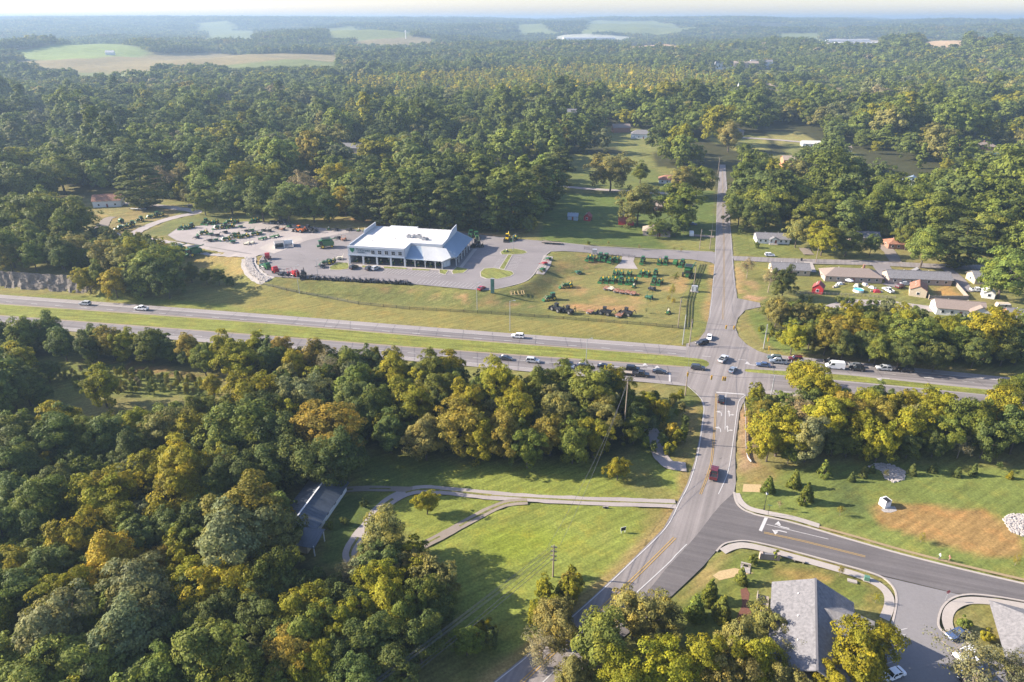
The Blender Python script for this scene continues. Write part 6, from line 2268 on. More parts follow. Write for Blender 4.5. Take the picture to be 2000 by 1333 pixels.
# ------------------------------------------------------------------ farm machinery
def make_tractor(cab):
    """front faces +x"""
    o = empty('cab_tractor' if cab else 'loader_tractor')
    MB().prism([(.1, .75), (.1, 1.55), (.6, 1.62), (2.0, 1.45), (2.15, 1.2), (2.15, .75)], -.38, .38, .12).build('hood', M_GREEN, o)
    MB().box((.4, 0, .65), (3.0, .5, .4)).build('chassis', M_BLACK, o)
    MB().box((2.17, 0, 1.1), (.06, .55, .55)).build('grille', M_BLACK, o)
    for s in (-1, 1):
        MB().prism([(-1.5, 1.0), (-1.3, 1.6), (-.6, 1.72), (-.1, 1.3), (-.2, 1.2), (-.65, 1.6), (-1.2, 1.5)], s * .55, s * 1.05).build('fender', M_GREEN, o)
        add_wheel(o, -.75, s * .85, .8, .45, M_YMACH)
        add_wheel(o, 1.55, s * .75, .5, .32, M_YMACH)
        MB().tube((.3, s * .6, 1.35), (1.9, s * .6, 1.75), .09, None, 5).tube((1.9, s * .6, 1.75), (3.0, s * .6, .6), .09, None, 5).build('loader_arm', M_GREEN, o)
    MB().prism([(2.95, .15), (2.95, .8), (3.15, .85), (3.1, .3), (3.7, .12), (3.7, .05)], -.95, .95).build('bucket', M_GREEN, o)
    if cab:
        g = MB()
        frustum(g, -1.25, .35, -1.1, .2, .68, .62, 1.35, 2.55)
        g.build('cab_glass', M_GLASS, o)
        MB().box((-.5, 0, 2.66), (1.7, 1.5, .2), 0, .92).build('cab_roof', M_GREEN, o)
        p_ = MB()
        for s in (-1, 1):
            p_.tube((-1.25, s * .69, 1.35), (-1.1, s * .63, 2.55), .06, None, 4).tube((.35, s * .69, 1.35), (.2, s * .63, 2.55), .06, None, 4)
        p_.build('cab_pillar', M_GREEN, o)
    else:
        MB().box((-.6, 0, 1.45), (.5, .5, .15)).box((-.85, 0, 1.7), (.12, .5, .5)).build('seat', M_YMACH, o)
        MB().tube((-1.2, -.55, 1.2), (-1.3, -.55, 2.5), .06, None, 5).tube((-1.2, .55, 1.2), (-1.3, .55, 2.5), .06, None, 5).tube((-1.3, -.55, 2.5), (-1.3, .55, 2.5), .06, None, 5).build('roll_bar', M_BLACK, o)
        MB().tube((0, 0, 1.45), (-.25, 0, 1.8), .03, None, 4).tube((-.25, 0, 1.78), (-.27, 0, 1.82), .2, None, 8).build('steering_wheel', M_BLACK, o)
    MB().tube((1.2, .25, 1.5), (1.2, .25, 2.2), .05, None, 5).build('exhaust', M_BLACK, o)
    return o


def make_mower(dark=False):
    M_GREEN = M_BLACK if dark else MATS['machine_green']
    M_YMACH = M_BLACK if dark else MATS['machine_yellow']
    M_SEAT = MATS['car_blue'] if dark else MATS['seat_pale']
    o = empty('riding_mower')
    MB().prism([(-.9, .35), (-.9, .8), (-.2, .85), (0, .55), (.9, .5), (.9, .3)], -.4, .4).build('body', M_GREEN, o)
    MB().box((.25, 0, .28), (1.0, 1.4, .2), 0, .9).build('mower_deck', M_YMACH, o)
    MB().box((-.25, 0, .95), (.5, .5, .14)).box((-.5, 0, 1.2), (.12, .5, .5)).build('seat', M_SEAT, o)
    MB().tube((-.6, -.45, .7), (-.65, -.45, 1.8), .045, None, 5).tube((-.6, .45, .7), (-.65, .45, 1.8), .045, None, 5).tube((-.65, -.45, 1.8), (-.65, .45, 1.8), .045, None, 5).build('roll_bar', M_BLACK, o)
    for s in (-1, 1):
        add_wheel(o, -.6, s * .58, .36, .28)
        add_wheel(o, .95, s * .42, .2, .16)
        MB().tube((.1, s * .3, .7), (.2, s * .25, 1.2), .03, None, 4).build('control_lever', M_BLACK, o)
    return o


def make_implement(kind):
    """towed implement: frame, tool gang, wheels, drawbar"""
    m = {'rust': M_RUST, 'green': M_GREEN, 'dark': M_BLACK, 'red': M_RED, 'tan': M_SEAT}[kind]
    o = empty('towed_implement')
    MB().box((0, 0, .75), (2.2, 2.4, .14)).box((0, .8, 1.0), (1.6, .3, .5)).build('frame', m, o)
    MB().tube((1.1, .7, .7), (2.8, 0, .6), .07, None, 5).tube((1.1, -.7, .7), (2.8, 0, .6), .07, None, 5).build('drawbar', m, o)
    for i in range(6):
        MB().tube((-.6 + (i % 2) * 1.1, -1.1 + i * .42, .45), (-.6 + (i % 2) * 1.1, -1.0 + i * .42, .46), .42, None, 10).build('disc', M_STEEL, o)
    MB().tube((-.9, -1.0, .8), (-1.5, -1.0, 1.9), .06, None, 4).tube((-.9, 1.0, .8), (-1.5, 1.0, 1.9), .06, None, 4).tube((-1.5, -1.0, 1.9), (-1.5, 1.0, 1.9), .06, None, 4).build('lift_frame', m, o)
    for s in (-1, 1):
        add_wheel(o, -.1, s * 1.3, .42, .25)
    return o


def make_combine():
    """front faces +x"""
    o = empty('combine_harvester')
    MB().prism([(-4.0, 1.2), (-4.0, 2.6), (-3.2, 3.3), (1.0, 3.3), (1.0, 1.0), (-3.0, .9)], -1.5, 1.5, .04).build('body', M_GREEN, o)
    MB().box((-.8, 0, 3.75), (3.2, 2.4, .9), 0, 1.35).build('grain_tank', M_GREEN, o)
    MB().box((-.8, 0, 4.21), (3.6, 2.7, .06)).build('tank_load', M_BLACK, o)
    g = MB()
    frustum(g, 1.05, 2.5, 1.05, 2.7, .9, .85, 1.9, 3.3)
    g.build('cab_glass', M_GLASS, o)
    MB().box((1.85, 0, 3.42), (1.9, 1.9, .22)).build('cab_roof', M_GREEN, o)
    MB().box((1.8, 0, 1.7), (1.5, 1.7, .35)).build('cab_floor', M_GREEN, o)
    MB().box((2.6, 0, 1.0), (2.0, 1.2, .7)).build('feeder_house', M_GREEN, o)
    MB().tube((.2, 1.5, 3.6), (-5.0, 2.0, 4.4), .2, None, 8).build('unloading_auger', M_GREEN, o)
    MB().box((-4.05, 0, 2.0), (.1, 2.4, 1.0)).build('rear_panel', M_YMACH, o)
    for s in (-1, 1):
        add_wheel(o, 1.3, s * 1.75, .95, .7, M_YMACH)
        add_wheel(o, -2.9, s * 1.45, .6, .45, M_YMACH)
    return o


def make_loader(m):
    o = empty('wheel_loader')
    MB().prism([(-2.2, .7), (-2.2, 1.7), (-.5, 1.8), (0, 1.1), (1.6, 1.1), (1.6, .7)], -.75, .75).build('body', m, o)
    g = MB()
    frustum(g, -.5, .7, -.4, .6, .6, .55, 1.5, 2.7)
    g.build('cab_glass', M_GLASS, o)
    MB().box((.1, 0, 2.78), (1.3, 1.3, .14)).build('cab_roof', m, o)
    for s in (-1, 1):
        MB().tube((.6, s * .55, 1.5), (2.6, s * .55, .8), .12, None, 5).build('loader_arm', m, o)
        add_wheel(o, -1.3, s * .9, .7, .4)
        add_wheel(o, 1.3, s * .9, .7, .4)
    MB().prism([(2.5, .2), (2.5, 1.1), (2.7, 1.2), (2.7, .4), (3.4, .2), (3.4, .1)], -1.2, 1.2).build('bucket', M_BLACK, o)
    MB().tube((-2.2, 0, 1.2), (-3.2, 0, 2.8), .14, None, 5).tube((-3.2, 0, 2.8), (-3.9, 0, 1.4), .12, None, 5).build('rear_boom', m, o)
    return o


def make_baler(m):
    o = empty('round_baler')
    MB().tube((0, -.9, 1.35), (0, .9, 1.35), 1.2, None, 16).build('bale_chamber', m, o)
    MB().box((.9, 0, 1.2), (1.0, 1.8, 1.5)).build('front_frame', m, o)
    MB().tube((1.3, .5, .7), (3.0, 0, .6), .09, None, 5).tube((1.3, -.5, .7), (3.0, 0, .6), .09, None, 5).build('drawbar', M_BLACK, o)
    for s in (-1, 1):
        add_wheel(o, 0, s * 1.2, .5, .35)
    return o


mat('car_blue', (0.05, 0.06, 0.09), 0.5)
MACH = {'darkmower': make_mower(True), 'cab': make_tractor(True), 'tractor': make_tractor(False), 'mower': make_mower(), 'combine': make_combine(), 'rust': make_implement('rust'), 'green': make_implement('green'), 'dark': make_implement('dark'), 'redimp': make_implement('red'), 'tan': make_implement('tan'), 'orange': make_loader(M_ORANGE), 'backhoe': make_loader(M_YMACH), 'darkloader': make_loader(M_BLACK), 'baler': make_baler(M_RED), 'gbaler': make_baler(M_GREEN)}
for k in list(C.objects):
    if k.parent is not None and (k.parent in MACH.values() or k.parent.parent in MACH.values()):
        L_k = KIDS.setdefault(k.parent.name, [])
        if k not in L_k:
            L_k.append(k)
MNAME = {'cab': ('green cab tractor', 'tractor'), 'tractor': ('green open-station tractor', 'tractor'), 'mower': ('small riding mower', 'mower'), 'darkmower': ('black riding mower', 'mower'), 'combine': ('green combine harvester', 'combine'), 'rust': ('rust-brown towed implement', 'implement'), 'green': ('green towed implement', 'implement'), 'dark': ('black towed implement', 'implement'), 'redimp': ('red towed implement', 'implement'), 'tan': ('tan towed implement', 'implement'), 'orange': ('orange wheel loader', 'loader'), 'backhoe': ('yellow backhoe loader', 'loader'), 'darkloader': ('dark wheel loader', 'loader'), 'baler': ('red round baler', 'baler'), 'gbaler': ('green round baler', 'baler')}


def row(items, where, frm, rz=R(245), jit=0.15, scale=1.15):
    """items: (kind, px, py[, heading]); labels count along the row by kind"""
    cnt = {}
    tot = {}
    for it in items:
        tot[it[0]] = tot.get(it[0], 0) + 1
    for it in items:
        k = it[0]
        cnt[k] = cnt.get(k, 0) + 1
        x, y, z = G(it[1], it[2])
        nm, cat = MNAME[k]
        lb = '%s %s' % (nm, where) + ('' if tot[k] == 1 else ', %s from %s' % (ordinal(cnt[k]), frm))
        place(MACH[k], (x, y, z + 0.07), (it[3] if len(it) > 3 else rz) + random.uniform(-jit, jit), lb, cat, 'farm machinery for sale', None, scale * random.uniform(.94, 1.06))


row([('tractor', 1151, 507), ('tractor', 1158, 507), ('cab', 1172, 506), ('cab', 1183, 507), ('tractor', 1194, 510), ('tractor', 1205, 509)], 'in the field row beside gravel apron', 'the dealership end', scale=1.08)
row([('cab', 1255, 513), ('tractor', 1288, 514), ('cab', 1300, 514), ('gbaler', 1319, 518), ('cab', 1332, 519)], 'between gravel apron and county road', 'the apron', scale=1.08)
row([('tractor', 1202, 537), ('tractor', 1213, 538), ('tractor', 1229, 538)], 'in short row below gravel apron', 'the dealership end', scale=1.08)
row([('tractor', 1254, 537), ('tractor', 1265, 538), ('cab', 1280, 538)], 'in short row nearer county road', 'the apron', scale=1.08)
row([('tractor', 1176, 550), ('tractor', 1187, 550), ('tractor', 1200, 550), ('cab', 1213, 552), ('tractor', 1227, 552), ('tractor', 1238, 552)], 'in the long middle field row', 'the dealership end', scale=1.08)
row([('cab', 1277, 553), ('tractor', 1289, 554)], 'in the pair beside the middle field row', 'the dealership end', scale=1.08)
row([('mower', 1237, 562), ('dark', 1273, 567), ('green', 1267, 584), ('combine', 1343, 540), ('mower', 1304, 613)], 'standing alone towards the roadside cables', 'the middle row', scale=1.25)
row([('rust', 1184, 566), ('tan', 1193, 567), ('rust', 1204, 571), ('rust', 1214, 573), ('rust', 1225, 574), ('rust', 1236, 576)], 'in the slanting row of implements', 'the dealership end', R(330), .2, 1.1)
row([('darkloader', 1087, 608), ('darkloader', 1109, 612), ('rust', 1152, 612), ('darkloader', 1181, 615), ('rust', 1209, 619), ('darkloader', 1223, 616)], 'in the lowest row by the highway fence', 'the dealership end', R(150), .3, 1.15)
row([('cab', 1077, 586), ('tractor', 1110, 562), ('green', 1129, 535)], 'on the worn slope below the lot', 'the highway', R(200), .2, 1.2)
row([('tractor', 357, 447), ('tractor', 367, 447), ('cab', 374, 446), ('cab', 402, 437), ('tractor', 412, 438), ('tractor', 422, 437), ('tractor', 450, 436), ('tractor', 462, 436), ('tractor', 495, 434), ('tractor', 502, 433)], 'along the back edge of gravel yard', 'the barn', R(250), .3, 1.1)
row([('dark', 440, 456), ('tractor', 465, 466), ('tractor', 463, 461), ('dark', 482, 453), ('green', 492, 452), ('dark', 515, 452), ('dark', 525, 453), ('dark', 385, 466), ('dark', 410, 472), ('green', 422, 471)], 'in the middle of gravel yard', 'the barn', R(210), .6, 1.1)
row([('tan', 482, 478), ('tan', 492, 476), ('green', 510, 469), ('green', 517, 467), ('green', 532, 465), ('green', 541, 463)], 'lined up beside the wash bay', 'the barn', R(300), .3, 1.0)
row([('tractor', 430, 447), ('cab', 440, 446), ('tractor', 452, 445), ('green', 470, 445), ('tractor', 400, 458), ('green', 412, 460), ('dark', 425, 462), ('tractor', 445, 470), ('green', 455, 475), ('tractor', 500, 460), ('green', 508, 458), ('tractor', 480, 464), ('dark', 540, 447), ('rust', 552, 450), ('green', 565, 445)], 'scattered across the open gravel', 'the barn', R(220), .5, 1.15)
row([('dark', 532, 436), ('darkloader', 550, 437), ('dark', 560, 438), ('orange', 585, 454), ('darkloader', 603, 453), ('dark', 615, 454)], 'along the back edge of the asphalt lot', 'the gravel yard', R(170), .4, 1.3)
row([('mower', 642, 450), ('dark', 655, 451), ('dark', 682, 451), ('mower', 700, 452), ('mower', 712, 452), ('dark', 660, 467), ('rust', 671, 470)], 'behind the dealership side wall', 'the orange loader', R(250), .4, 1.2)
row([('combine', 635, 484)], 'standing alone in the open asphalt lot', '', R(200), .1, 1.15)
row([('combine', 346, 496), ('combine', 377, 500)], 'beside the gravel drive above the bank', 'the barn', R(230), .1, 1.1)
row([('cab', 235, 451), ('tractor', 242, 447), ('tractor', 250, 445), ('cab', 258, 442), ('cab', 275, 433), ('tractor', 298, 426), ('cab', 306, 424), ('tractor', 315, 422), ('gbaler', 238, 436)], 'on the grass along the upper drive', 'the highway', R(220), .3, 1.1)
row([('green', 158, 470), ('green', 168, 470), ('green', 178, 469), ('green', 188, 468), ('green', 198, 467), ('green', 207, 466)], 'in the shaded row below the drive', 'the bank trees', R(250), .2, 1.2)
row([('baler', 523, 506), ('dark', 515, 514), ('gbaler', 523, 526), ('green', 513, 521), ('baler', 538, 533), ('dark', 550, 538), ('dark', 560, 538), ('redimp', 568, 536), ('baler', 578, 540), ('darkloader', 593, 542)], 'round the lot corner by the stone ditch', 'the stone ditch', R(300), .5, 1.2)
row([('darkmower' if i % 5 else 'dark', 612 + i * 11.6, 545.5 + i * .62) for i in range(17)], 'in the kerbside row along the lot edge', 'the stone ditch', R(75), .3, 1.3)
row([('dark', 630, 523), ('tractor', 640, 517), ('tractor', 649, 514), ('tan', 664, 507)], 'by the planted island', 'the lot edge', R(200), .4, 1.2)
row([('cab', 920, 463), ('cab', 931, 466), ('darkloader', 930, 481), ('dark', 938, 483), ('backhoe', 991, 470), ('tractor', 1005, 469)], 'behind the side porch against the pines', 'the building', R(260), .4, 1.3)
row([('green', 1071, 508), ('redimp', 1064, 517), ('green', 1060, 529), ('mower', 988, 493)], 'in the gravel bay at the lot rim', 'the dealer drive', R(200), .3, 1.1)
for i in range(14):
    u, v = 2.5 + i * 3.1, (3.0 + (i % 2) * 2.2) if i < 9 else 2.5 + (i % 2) * 2.4
    x, y = on_dealer(u, v)
    place(MACH['mower'], (x, y, HP + .15), R(260) + random.uniform(-.2, .2), 'riding mower on display under the front porch, %s from the emblem end' % ORD[i + 1], 'mower', 'machines displayed under the porch', None, 1.25)

# ------------------------------------------------------------------ poles, signals, wires
def top_of(px, py, px2, py2, cap=14):
    """height of a post from the bearings of its foot and head"""
    x, y, z = G(px, py)
    d = ray(px2, py2)
    t = y / d[1]
    return x, y, z, max(1.0, CAM_H + d[2] * t - z)


POLES = {}


def pole(key, label, px, py, px2, py2, kind='wood', arm=0.0, cross=0, cw=3.2):
    x, y, z, h = top_of(px, py, px2, py2)
    o = empty({'wood': 'utility_pole', 'steel': 'steel_pole', 'lamp': 'light_pole'}[kind], (x, y, z), HW)
    tag(o, label, 'pole', 'poles')
    m = M_POLE if kind == 'wood' else M_STEEL
    MB().tube((0, 0, -.3), (0, 0, h), .20 if kind != 'lamp' else .13, .13 if kind != 'lamp' else .09, 8).build('shaft', m, o)
    for i in range(cross):
        c = MB().box((0, 0, h - .6 - i * 1.2), (cw, .14, .16)).build('cross_arm', M_POLE, o)
        for s in (-cw * .44, -cw * .22, cw * .22, cw * .44):
            MB().tube((s, 0, h - .5 - i * 1.2), (s, 0, h - .22 - i * 1.2), .07, .05, 6).build('insulator', M_STEEL, c)
    if kind == 'wood' and not cross:
        MB().box((.25, 0, h - 1.2), (.2, .2, .6)).build('insulator', M_STEEL, o)
    if arm:
        a = MB().tube((0, 0, h - .2), (arm, 0, h + .3), .05, .04, 6).build('lamp_arm', m, o)
        MB().box((arm * 1.1, 0, h + .3), (.8, .3, .18)).build('lamp_head', M_STEEL, a)
    POLES[key] = (x, y, z + h)
    return o


pole('h1', 'light pole on the slope below the dealership, below the mower row', 585, 574, 582, 519, 'lamp', 1.2)
pole('h2', 'light pole below the red car at the lot edge', 932, 606, 930, 553, 'lamp', 1.2)
pole('h3', 'light pole beside far carriageway above the white car', 996, 647, 995, 588, 'lamp', 1.6)
pole('h4', 'light pole standing in the grass median', 1144, 719, 1147, 662, 'lamp', 1.4)
pole('A', 'wooden signal pole at the strip wood corner of crossing', 1338, 773, 1341, 724)
pole('B', 'steel signal pole among treetops at guardrail corner', 1505, 778, 1508, 734, 'steel')
pole('C', 'steel signal pole on the grass corner by the opposing queue', 1491, 681, 1496, 634, 'steel')
pole('D', 'signal pole at the tractor field corner of the crossing', 1346, 677, 1349, 624)
pole('h5', 'steel pole beside opposing queue in front of tree belt', 1697, 706, 1704, 653, 'steel')
pole('E', 'wooden pole second from highway beside the black cables', 1324, 641, 1326, 583)
pole('F', 'short steel pole beside the field-corner signal pole', 1333, 674, 1337, 615, 'steel')
pole('G', 'wooden pole on county road verge beside cables, farthest up', 1355, 560, 1357, 522)
pole('H', 'paired wooden pole with transformer at dealer drive end, first', 1386, 487, 1389, 449, 'wood', 0, 1)
pole('I', 'taller paired wooden pole at dealer drive end, second', 1366, 488, 1370, 448, 'wood', 0, 0)
pole('J', 'wooden utility pole with stacked insulators on the big lawn', 1080, 1127, 1080, 1065, 'wood', 0, 4, 1.3)
pole('K', 'roadside pole above treetops at the county road end', 1402, 340, 1403, 306, 'wood', 0, 1)
pole('L', 'light pole in the island of dealer car park', 1002, 490, 1002, 460, 'lamp', 1.0)
pole('M', 'slender light pole rising behind the guardrail wood', 1539, 742, 1542, 704, 'steel')
pole('N', 'wooden pole in the strip wood beside the crossing', 1217, 860, 1262, 740, 'wood', 0, 1)
pole('O', 'wooden pole on back street verge beyond brick house', 1593, 513, 1594, 484)
pole('Q', 'light pole in front of the kerbside mower row', 621, 540, 620, 508, 'lamp', .8)


def wire(name, label, a, b, sag=1.0, r=.045, n=14, cat='wire', group='overhead wires'):
    mb = MB()
    a, b = Vector(a), Vector(b)
    p = a
    for i in range(1, n + 1):
        t = i / n
        q = a.lerp(b, t) - Vector((0, 0, 4 * sag * t * (1 - t)))
        mb.tube(p, q, r, None, 4, False)
        p = q
    o = mb.build(name, M_WIRE, None)
    tag(o, label, cat, group)
    return o


def off(k, dz=0, dx=0, dy=0):
    p = POLES[k]
    return (p[0] + dx, p[1] + dy, p[2] + dz)


SPANS = [('A', 'B', 'strip wood pole to guardrail corner pole'), ('C', 'D', 'opposing queue pole to field corner pole'), ('A', 'D', 'strip wood pole to field corner pole'), ('B', 'C', 'guardrail corner pole to opposing queue pole')]
for a, b, t in SPANS:
    wire('span_wire', 'signal span wire from %s' % t, off(a, -.6), off(b, -.6), .8, .035)
wire('overhead_wire', 'upper overhead wire from strip wood to field corner', off('N'), off('D', 0), 1.5, .03)
wire('overhead_wire', 'overhead wire along county road between field poles', off('E'), off('G'), 1.2, .03)
wire('overhead_wire', 'overhead wire from field pole towards dealer drive', off('G'), off('I'), 1.2, .03)
wire('overhead_wire', 'overhead wire running up the county road', off('H'), off('K'), 2.0, .04)
J0 = Vector(off('J'))
FARP = J0 + 1.9 * (Vector((*P(735, 1320, 9.5), 9.5)) - J0)
for i, dx in enumerate((-.9, -.45, .45, .9)):
    wire('power_line', 'power line sagging from lawn pole past the dark trees, %s strand' % ORD[i + 1], off('J', -.25, dx, -.2), FARP + Vector((dx * 1.4, dx, 0)), 1.2, .04, 24)
for i, dx in enumerate((-.6, .6)):
    wire('power_line', 'lower cable below the power lines past dark trees, %s strand' % ORD[i + 1], off('J', -2.8, dx, -.2), FARP + Vector((dx * 1.4 + 3, dx, -3)), 1.2, .05, 24)
wire('power_line', 'power line from lawn pole across driveway to strip wood', off('J', -.2, 1.2), off('N', -.3), 3.0, .035, 24)
wire('power_line', 'second power line from lawn pole across driveway to strip wood', off('J', -.2, -1.2), off('N', -1.5), 3.0, .035, 24)


def signal(px, py, a, b, label):
    """signal head hung from a span wire at the point of the wire that stands on this bearing"""
    pa, pb = Vector(off(a, -.6)), Vector(off(b, -.6))
    best = None
    for i in range(201):
        t = i / 200
        q = pa.lerp(pb, t) - Vector((0, 0, 4 * .8 * t * (1 - t)))
        c = depth_of(q.x, q.y, q.z)
        u = 1000 + FPX * q.x / c
        if best is None or abs(u - px) < best[0]:
            best = (abs(u - px), q)
    q = best[1]
    o = empty('traffic_signal', q, HW + R(90) * (1 if a in 'AC' and b in 'BD' and {a, b} != {'A', 'D'} else 0))
    tag(o, label, 'traffic signal', 'traffic signals')
    MB().box((0, 0, -.8), (.45, .5, 1.35)).tube((0, 0, 0), (0, 0, -.2), .04, None, 5).build('housing', M_SIGNAL, o)
    for i, c in enumerate(((.25, .02, .02), (.25, .15, .01), (.02, .2, .08))):
        l_ = MB().tube((.22, 0, -.4 - i * .4), (.25, 0, -.4 - i * .4), .16, None, 10).tube((-.22, 0, -.4 - i * .4), (-.25, 0, -.4 - i * .4), .16, None, 10)
        l_.build('lens', mat('lens_%d' % i, c, .3), o)


for i, (px, a, b, lb) in enumerate([(1390, 'A', 'B', 'yellow traffic signal over lower road, beside the strip wood pole'), (1413, 'A', 'B', 'yellow traffic signal over the stop-line lane, first of pair'), (1417, 'A', 'B', 'yellow traffic signal over the stop-line lane, second of pair'), (1419, 'C', 'D', 'yellow traffic signal over upper county road, inner'), (1434, 'C', 'D', 'yellow traffic signal over upper county road, outer'), (1501, 'B', 'C', 'yellow traffic signal over median nose, upper'), (1503, 'B', 'C', 'yellow traffic signal over median nose, lower'), (1343, 'A', 'D', 'yellow traffic signal over the queue lanes')]):
    signal(px, 700, a, b, lb)

# guardrail
gr_ = empty('guardrail', (*G2(1456, 790), 0))
tag(gr_, 'grey steel guardrail on posts along the wood edge', 'guardrail')
pts = smooth_line(polyG([(1457, 778), (1453, 788), (1455, 810), (1456, 840), (1456, 870), (1459, 895), (1466, 905)]), 5)
gx0, gy0 = gr_.location.x, gr_.location.y
pts = [(a - gx0, b - gy0) for a, b in pts]
rail = MB()
for a, b in zip(pts[:-1], pts[1:]):
    for z0, z1, o0, o1 in ((.42, .55, 0, .07), (.55, .68, .07, 0), (.68, .81, 0, .07), (.81, .94, .07, 0)):
        rail.quad((a[0] + o0, a[1], z0), (b[0] + o0, b[1], z0), (b[0] + o1, b[1], z1), (a[0] + o1, a[1], z1))
rail.build('rail', M_STEEL, gr_)
pm_ = MB().box((.14, 0, .35), (.14, .18, .95)).mesh('post', M_POLE)
acc = 0
for a, b in zip(pts[:-1], pts[1:]):
    part('post', pm_, gr_, (a[0], a[1], 0))


def fence(name, label, pxs, h, m, step, board=False, rails=2, post=.08):
    w = polyG(pxs)
    o = empty(name, (w[0][0], w[0][1], 0))
    tag(o, label, 'fence')
    x0, y0 = w[0]
    pm = MB().box((0, 0, h / 2), (post * 1.6, post * 1.6, h + .2)).mesh('post', m)
    bm_ = MB().box((0, 0, h / 2), (.24, .05, h)).mesh('board', m)
    rl = MB()
    for a, b in zip(w[:-1], w[1:]):
        L = math.hypot(b[0] - a[0], b[1] - a[1])
        ang = math.atan2(b[1] - a[1], b[0] - a[0])
        k = max(1, int(L / step))
        P_ = [(a[0] + (b[0] - a[0]) * i / k, a[1] + (b[1] - a[1]) * i / k) for i in range(k + 1)]
        zz = hgt(np.array([p[0] for p in P_]), np.array([p[1] for p in P_]))
        for i, p in enumerate(P_):
            part('post', pm, o, (p[0] - x0, p[1] - y0, float(zz[i])))
            if i:
                q = P_[i - 1]
                for j in range(rails):
                    zr = h * (j + .9) / (rails + .1) * .95
                    rl.tube((q[0] - x0, q[1] - y0, zz[i - 1] + zr), (p[0] - x0, p[1] - y0, zz[i] + zr), .05, None, 4)
        if board:
            n_ = int(L / .27)
            for i in range(n_):
                t = (i + .5) / n_
                px_, py_ = a[0] + (b[0] - a[0]) * t, a[1] + (b[1] - a[1]) * t
                bo = part('board', bm_, o, (px_ - x0 - math.sin(ang) * .07, py_ - y0 + math.cos(ang) * .07, random.uniform(-.04, .02)))
                bo.rotation_euler = (0, 0, ang)
    rl.build('rail', m, o)
    return o


fence('board_fence', 'weathered board fence round the yard beside the tan shed', [(1786, 545), (1803, 567), (1814, 586), (1890, 586), (1861, 553)], 1.9, M_WOODF, 2.4, True)
fence('wire_fence', 'long dark wire fence along the foot of dealership slope', [(508, 556), (560, 568), (640, 583), (700, 595), (800, 605), (960, 614), (1100, 624), (1250, 635), (1345, 644)], 1.3, M_BLACK, 5, False, 5)
fence('yard_fence', 'low dark fence along the foot of cluttered yard', [(1555, 574), (1620, 577), (1690, 580), (1748, 584)], 1.2, M_WOODF, 1.6, False, 3)
fence('dealer_gate_fence', 'black pipe fence panel at the gravel apron', [(1216, 502), (1240, 505)], 1.5, M_BLACK, 2.5, False, 3)
fence('dealer_gate_fence', 'black pipe fence panel beside the transformer box', [(1141, 488), (1159, 490)], 1.5, M_BLACK, 2.5, False, 3)
for i in range(3):  # overhead cables, built as tubes lying low on the verge
    l = [G(1378 - i * 5, 517), G(1366 - i * 5, 548), G(1360 - i * 6, 566), G(1353 - i * 5.5, 590), G(1350 - i * 6, 640)]
    mb = MB()
    for a, b in zip(l[:-1], l[1:]):
        mb.tube((a[0], a[1], a[2] + .25), (b[0], b[1], b[2] + .25), .12, None, 8)
    tag(mb.build('black_cable', M_BLACK), 'long black cable run along county road verge, %s from the road' % ORD[i + 1], 'cable', 'black cables on the verge')

# ------------------------------------------------------------------ small things
simple('tall_sign', 'tall narrow green pylon sign at the lot edge', 'sign', 962, 573, DA, [('pylon', MB().box((0, 0, 3.2), (1.5, .7, 6.4)), mat('sign_slate', (0.08, 0.17, 0.15), 0.5)), ('pylon_cap', MB().box((0, 0, 6.55), (1.6, .8, .3)), M_STEEL), ('panel', MB().box((0, -.4, 4.8), (1.2, .06, 2.2)), mat('sign_teal', (0.06, 0.16, 0.13), 0.5))])
# greeting spelled in pale letters on the slope
x, y, z = G(1008, 573)
gl = empty('ground_lettering', (x, y, z), R(20))
tag(gl, 'pale letters spelling HELLO laid on the slope by the tall sign', 'lettering')
sl = math.atan2(h1(x, y + 2) - h1(x, y - 2), 4)
gl.rotation_euler = (sl, 0, HW + R(20))
gl.scale = (.85, .85, .85)
LET = {'H': [((0, 0), (0, 3)), ((1.2, 0), (1.2, 3)), ((0, 1.5), (1.2, 1.5))], 'E': [((0, 0), (0, 3)), ((0, 0), (1.2, 0)), ((0, 1.5), (1, 1.5)), ((0, 3), (1.2, 3))], 'L': [((0, 0), (0, 3)), ((0, 0), (1.2, 0))], 'O': [((0, 0), (0, 3)), ((1.2, 0), (1.2, 3)), ((0, 0), (1.2, 0)), ((0, 3), (1.2, 3))]}
for i, c in enumerate('HELLO'):
    mb = MB()
    for (a, b) in LET[c]:
        mb.tube((a[0] - 4.2 + i * 1.75, a[1] - 1.5, .25), (b[0] - 4.2 + i * 1.75, b[1] - 1.5, .25), .15, None, 6)
    mb.build('letter', M_STRAW, gl)
simple('wash_bay', 'low white-walled wash bay beside the loading apron', 'wash bay', 555, 482, R(20), [('back_wall', MB().box((0, 3, 1.2), (9, .3, 2.4)), M_WHITEP), ('side_wall', MB().box((-4.5, 0, 1.2), (.3, 6, 2.4)), M_WHITEP), ('divider', MB().box((0, 0, 1.1), (.3, 5.6, 2.2)), M_WHITEP), ('end_wall', MB().box((4.5, 0, 1.0), (.3, 6, 2.0)), M_WALLP), ('floor', MB().box((0, 0, .1), (8.6, 5.6, .1)), M_CONC), ('roof_slab', MB().box((-2.2, 0.6, 2.45), (4.6, 5.2, .15)), M_SHGRAY)])
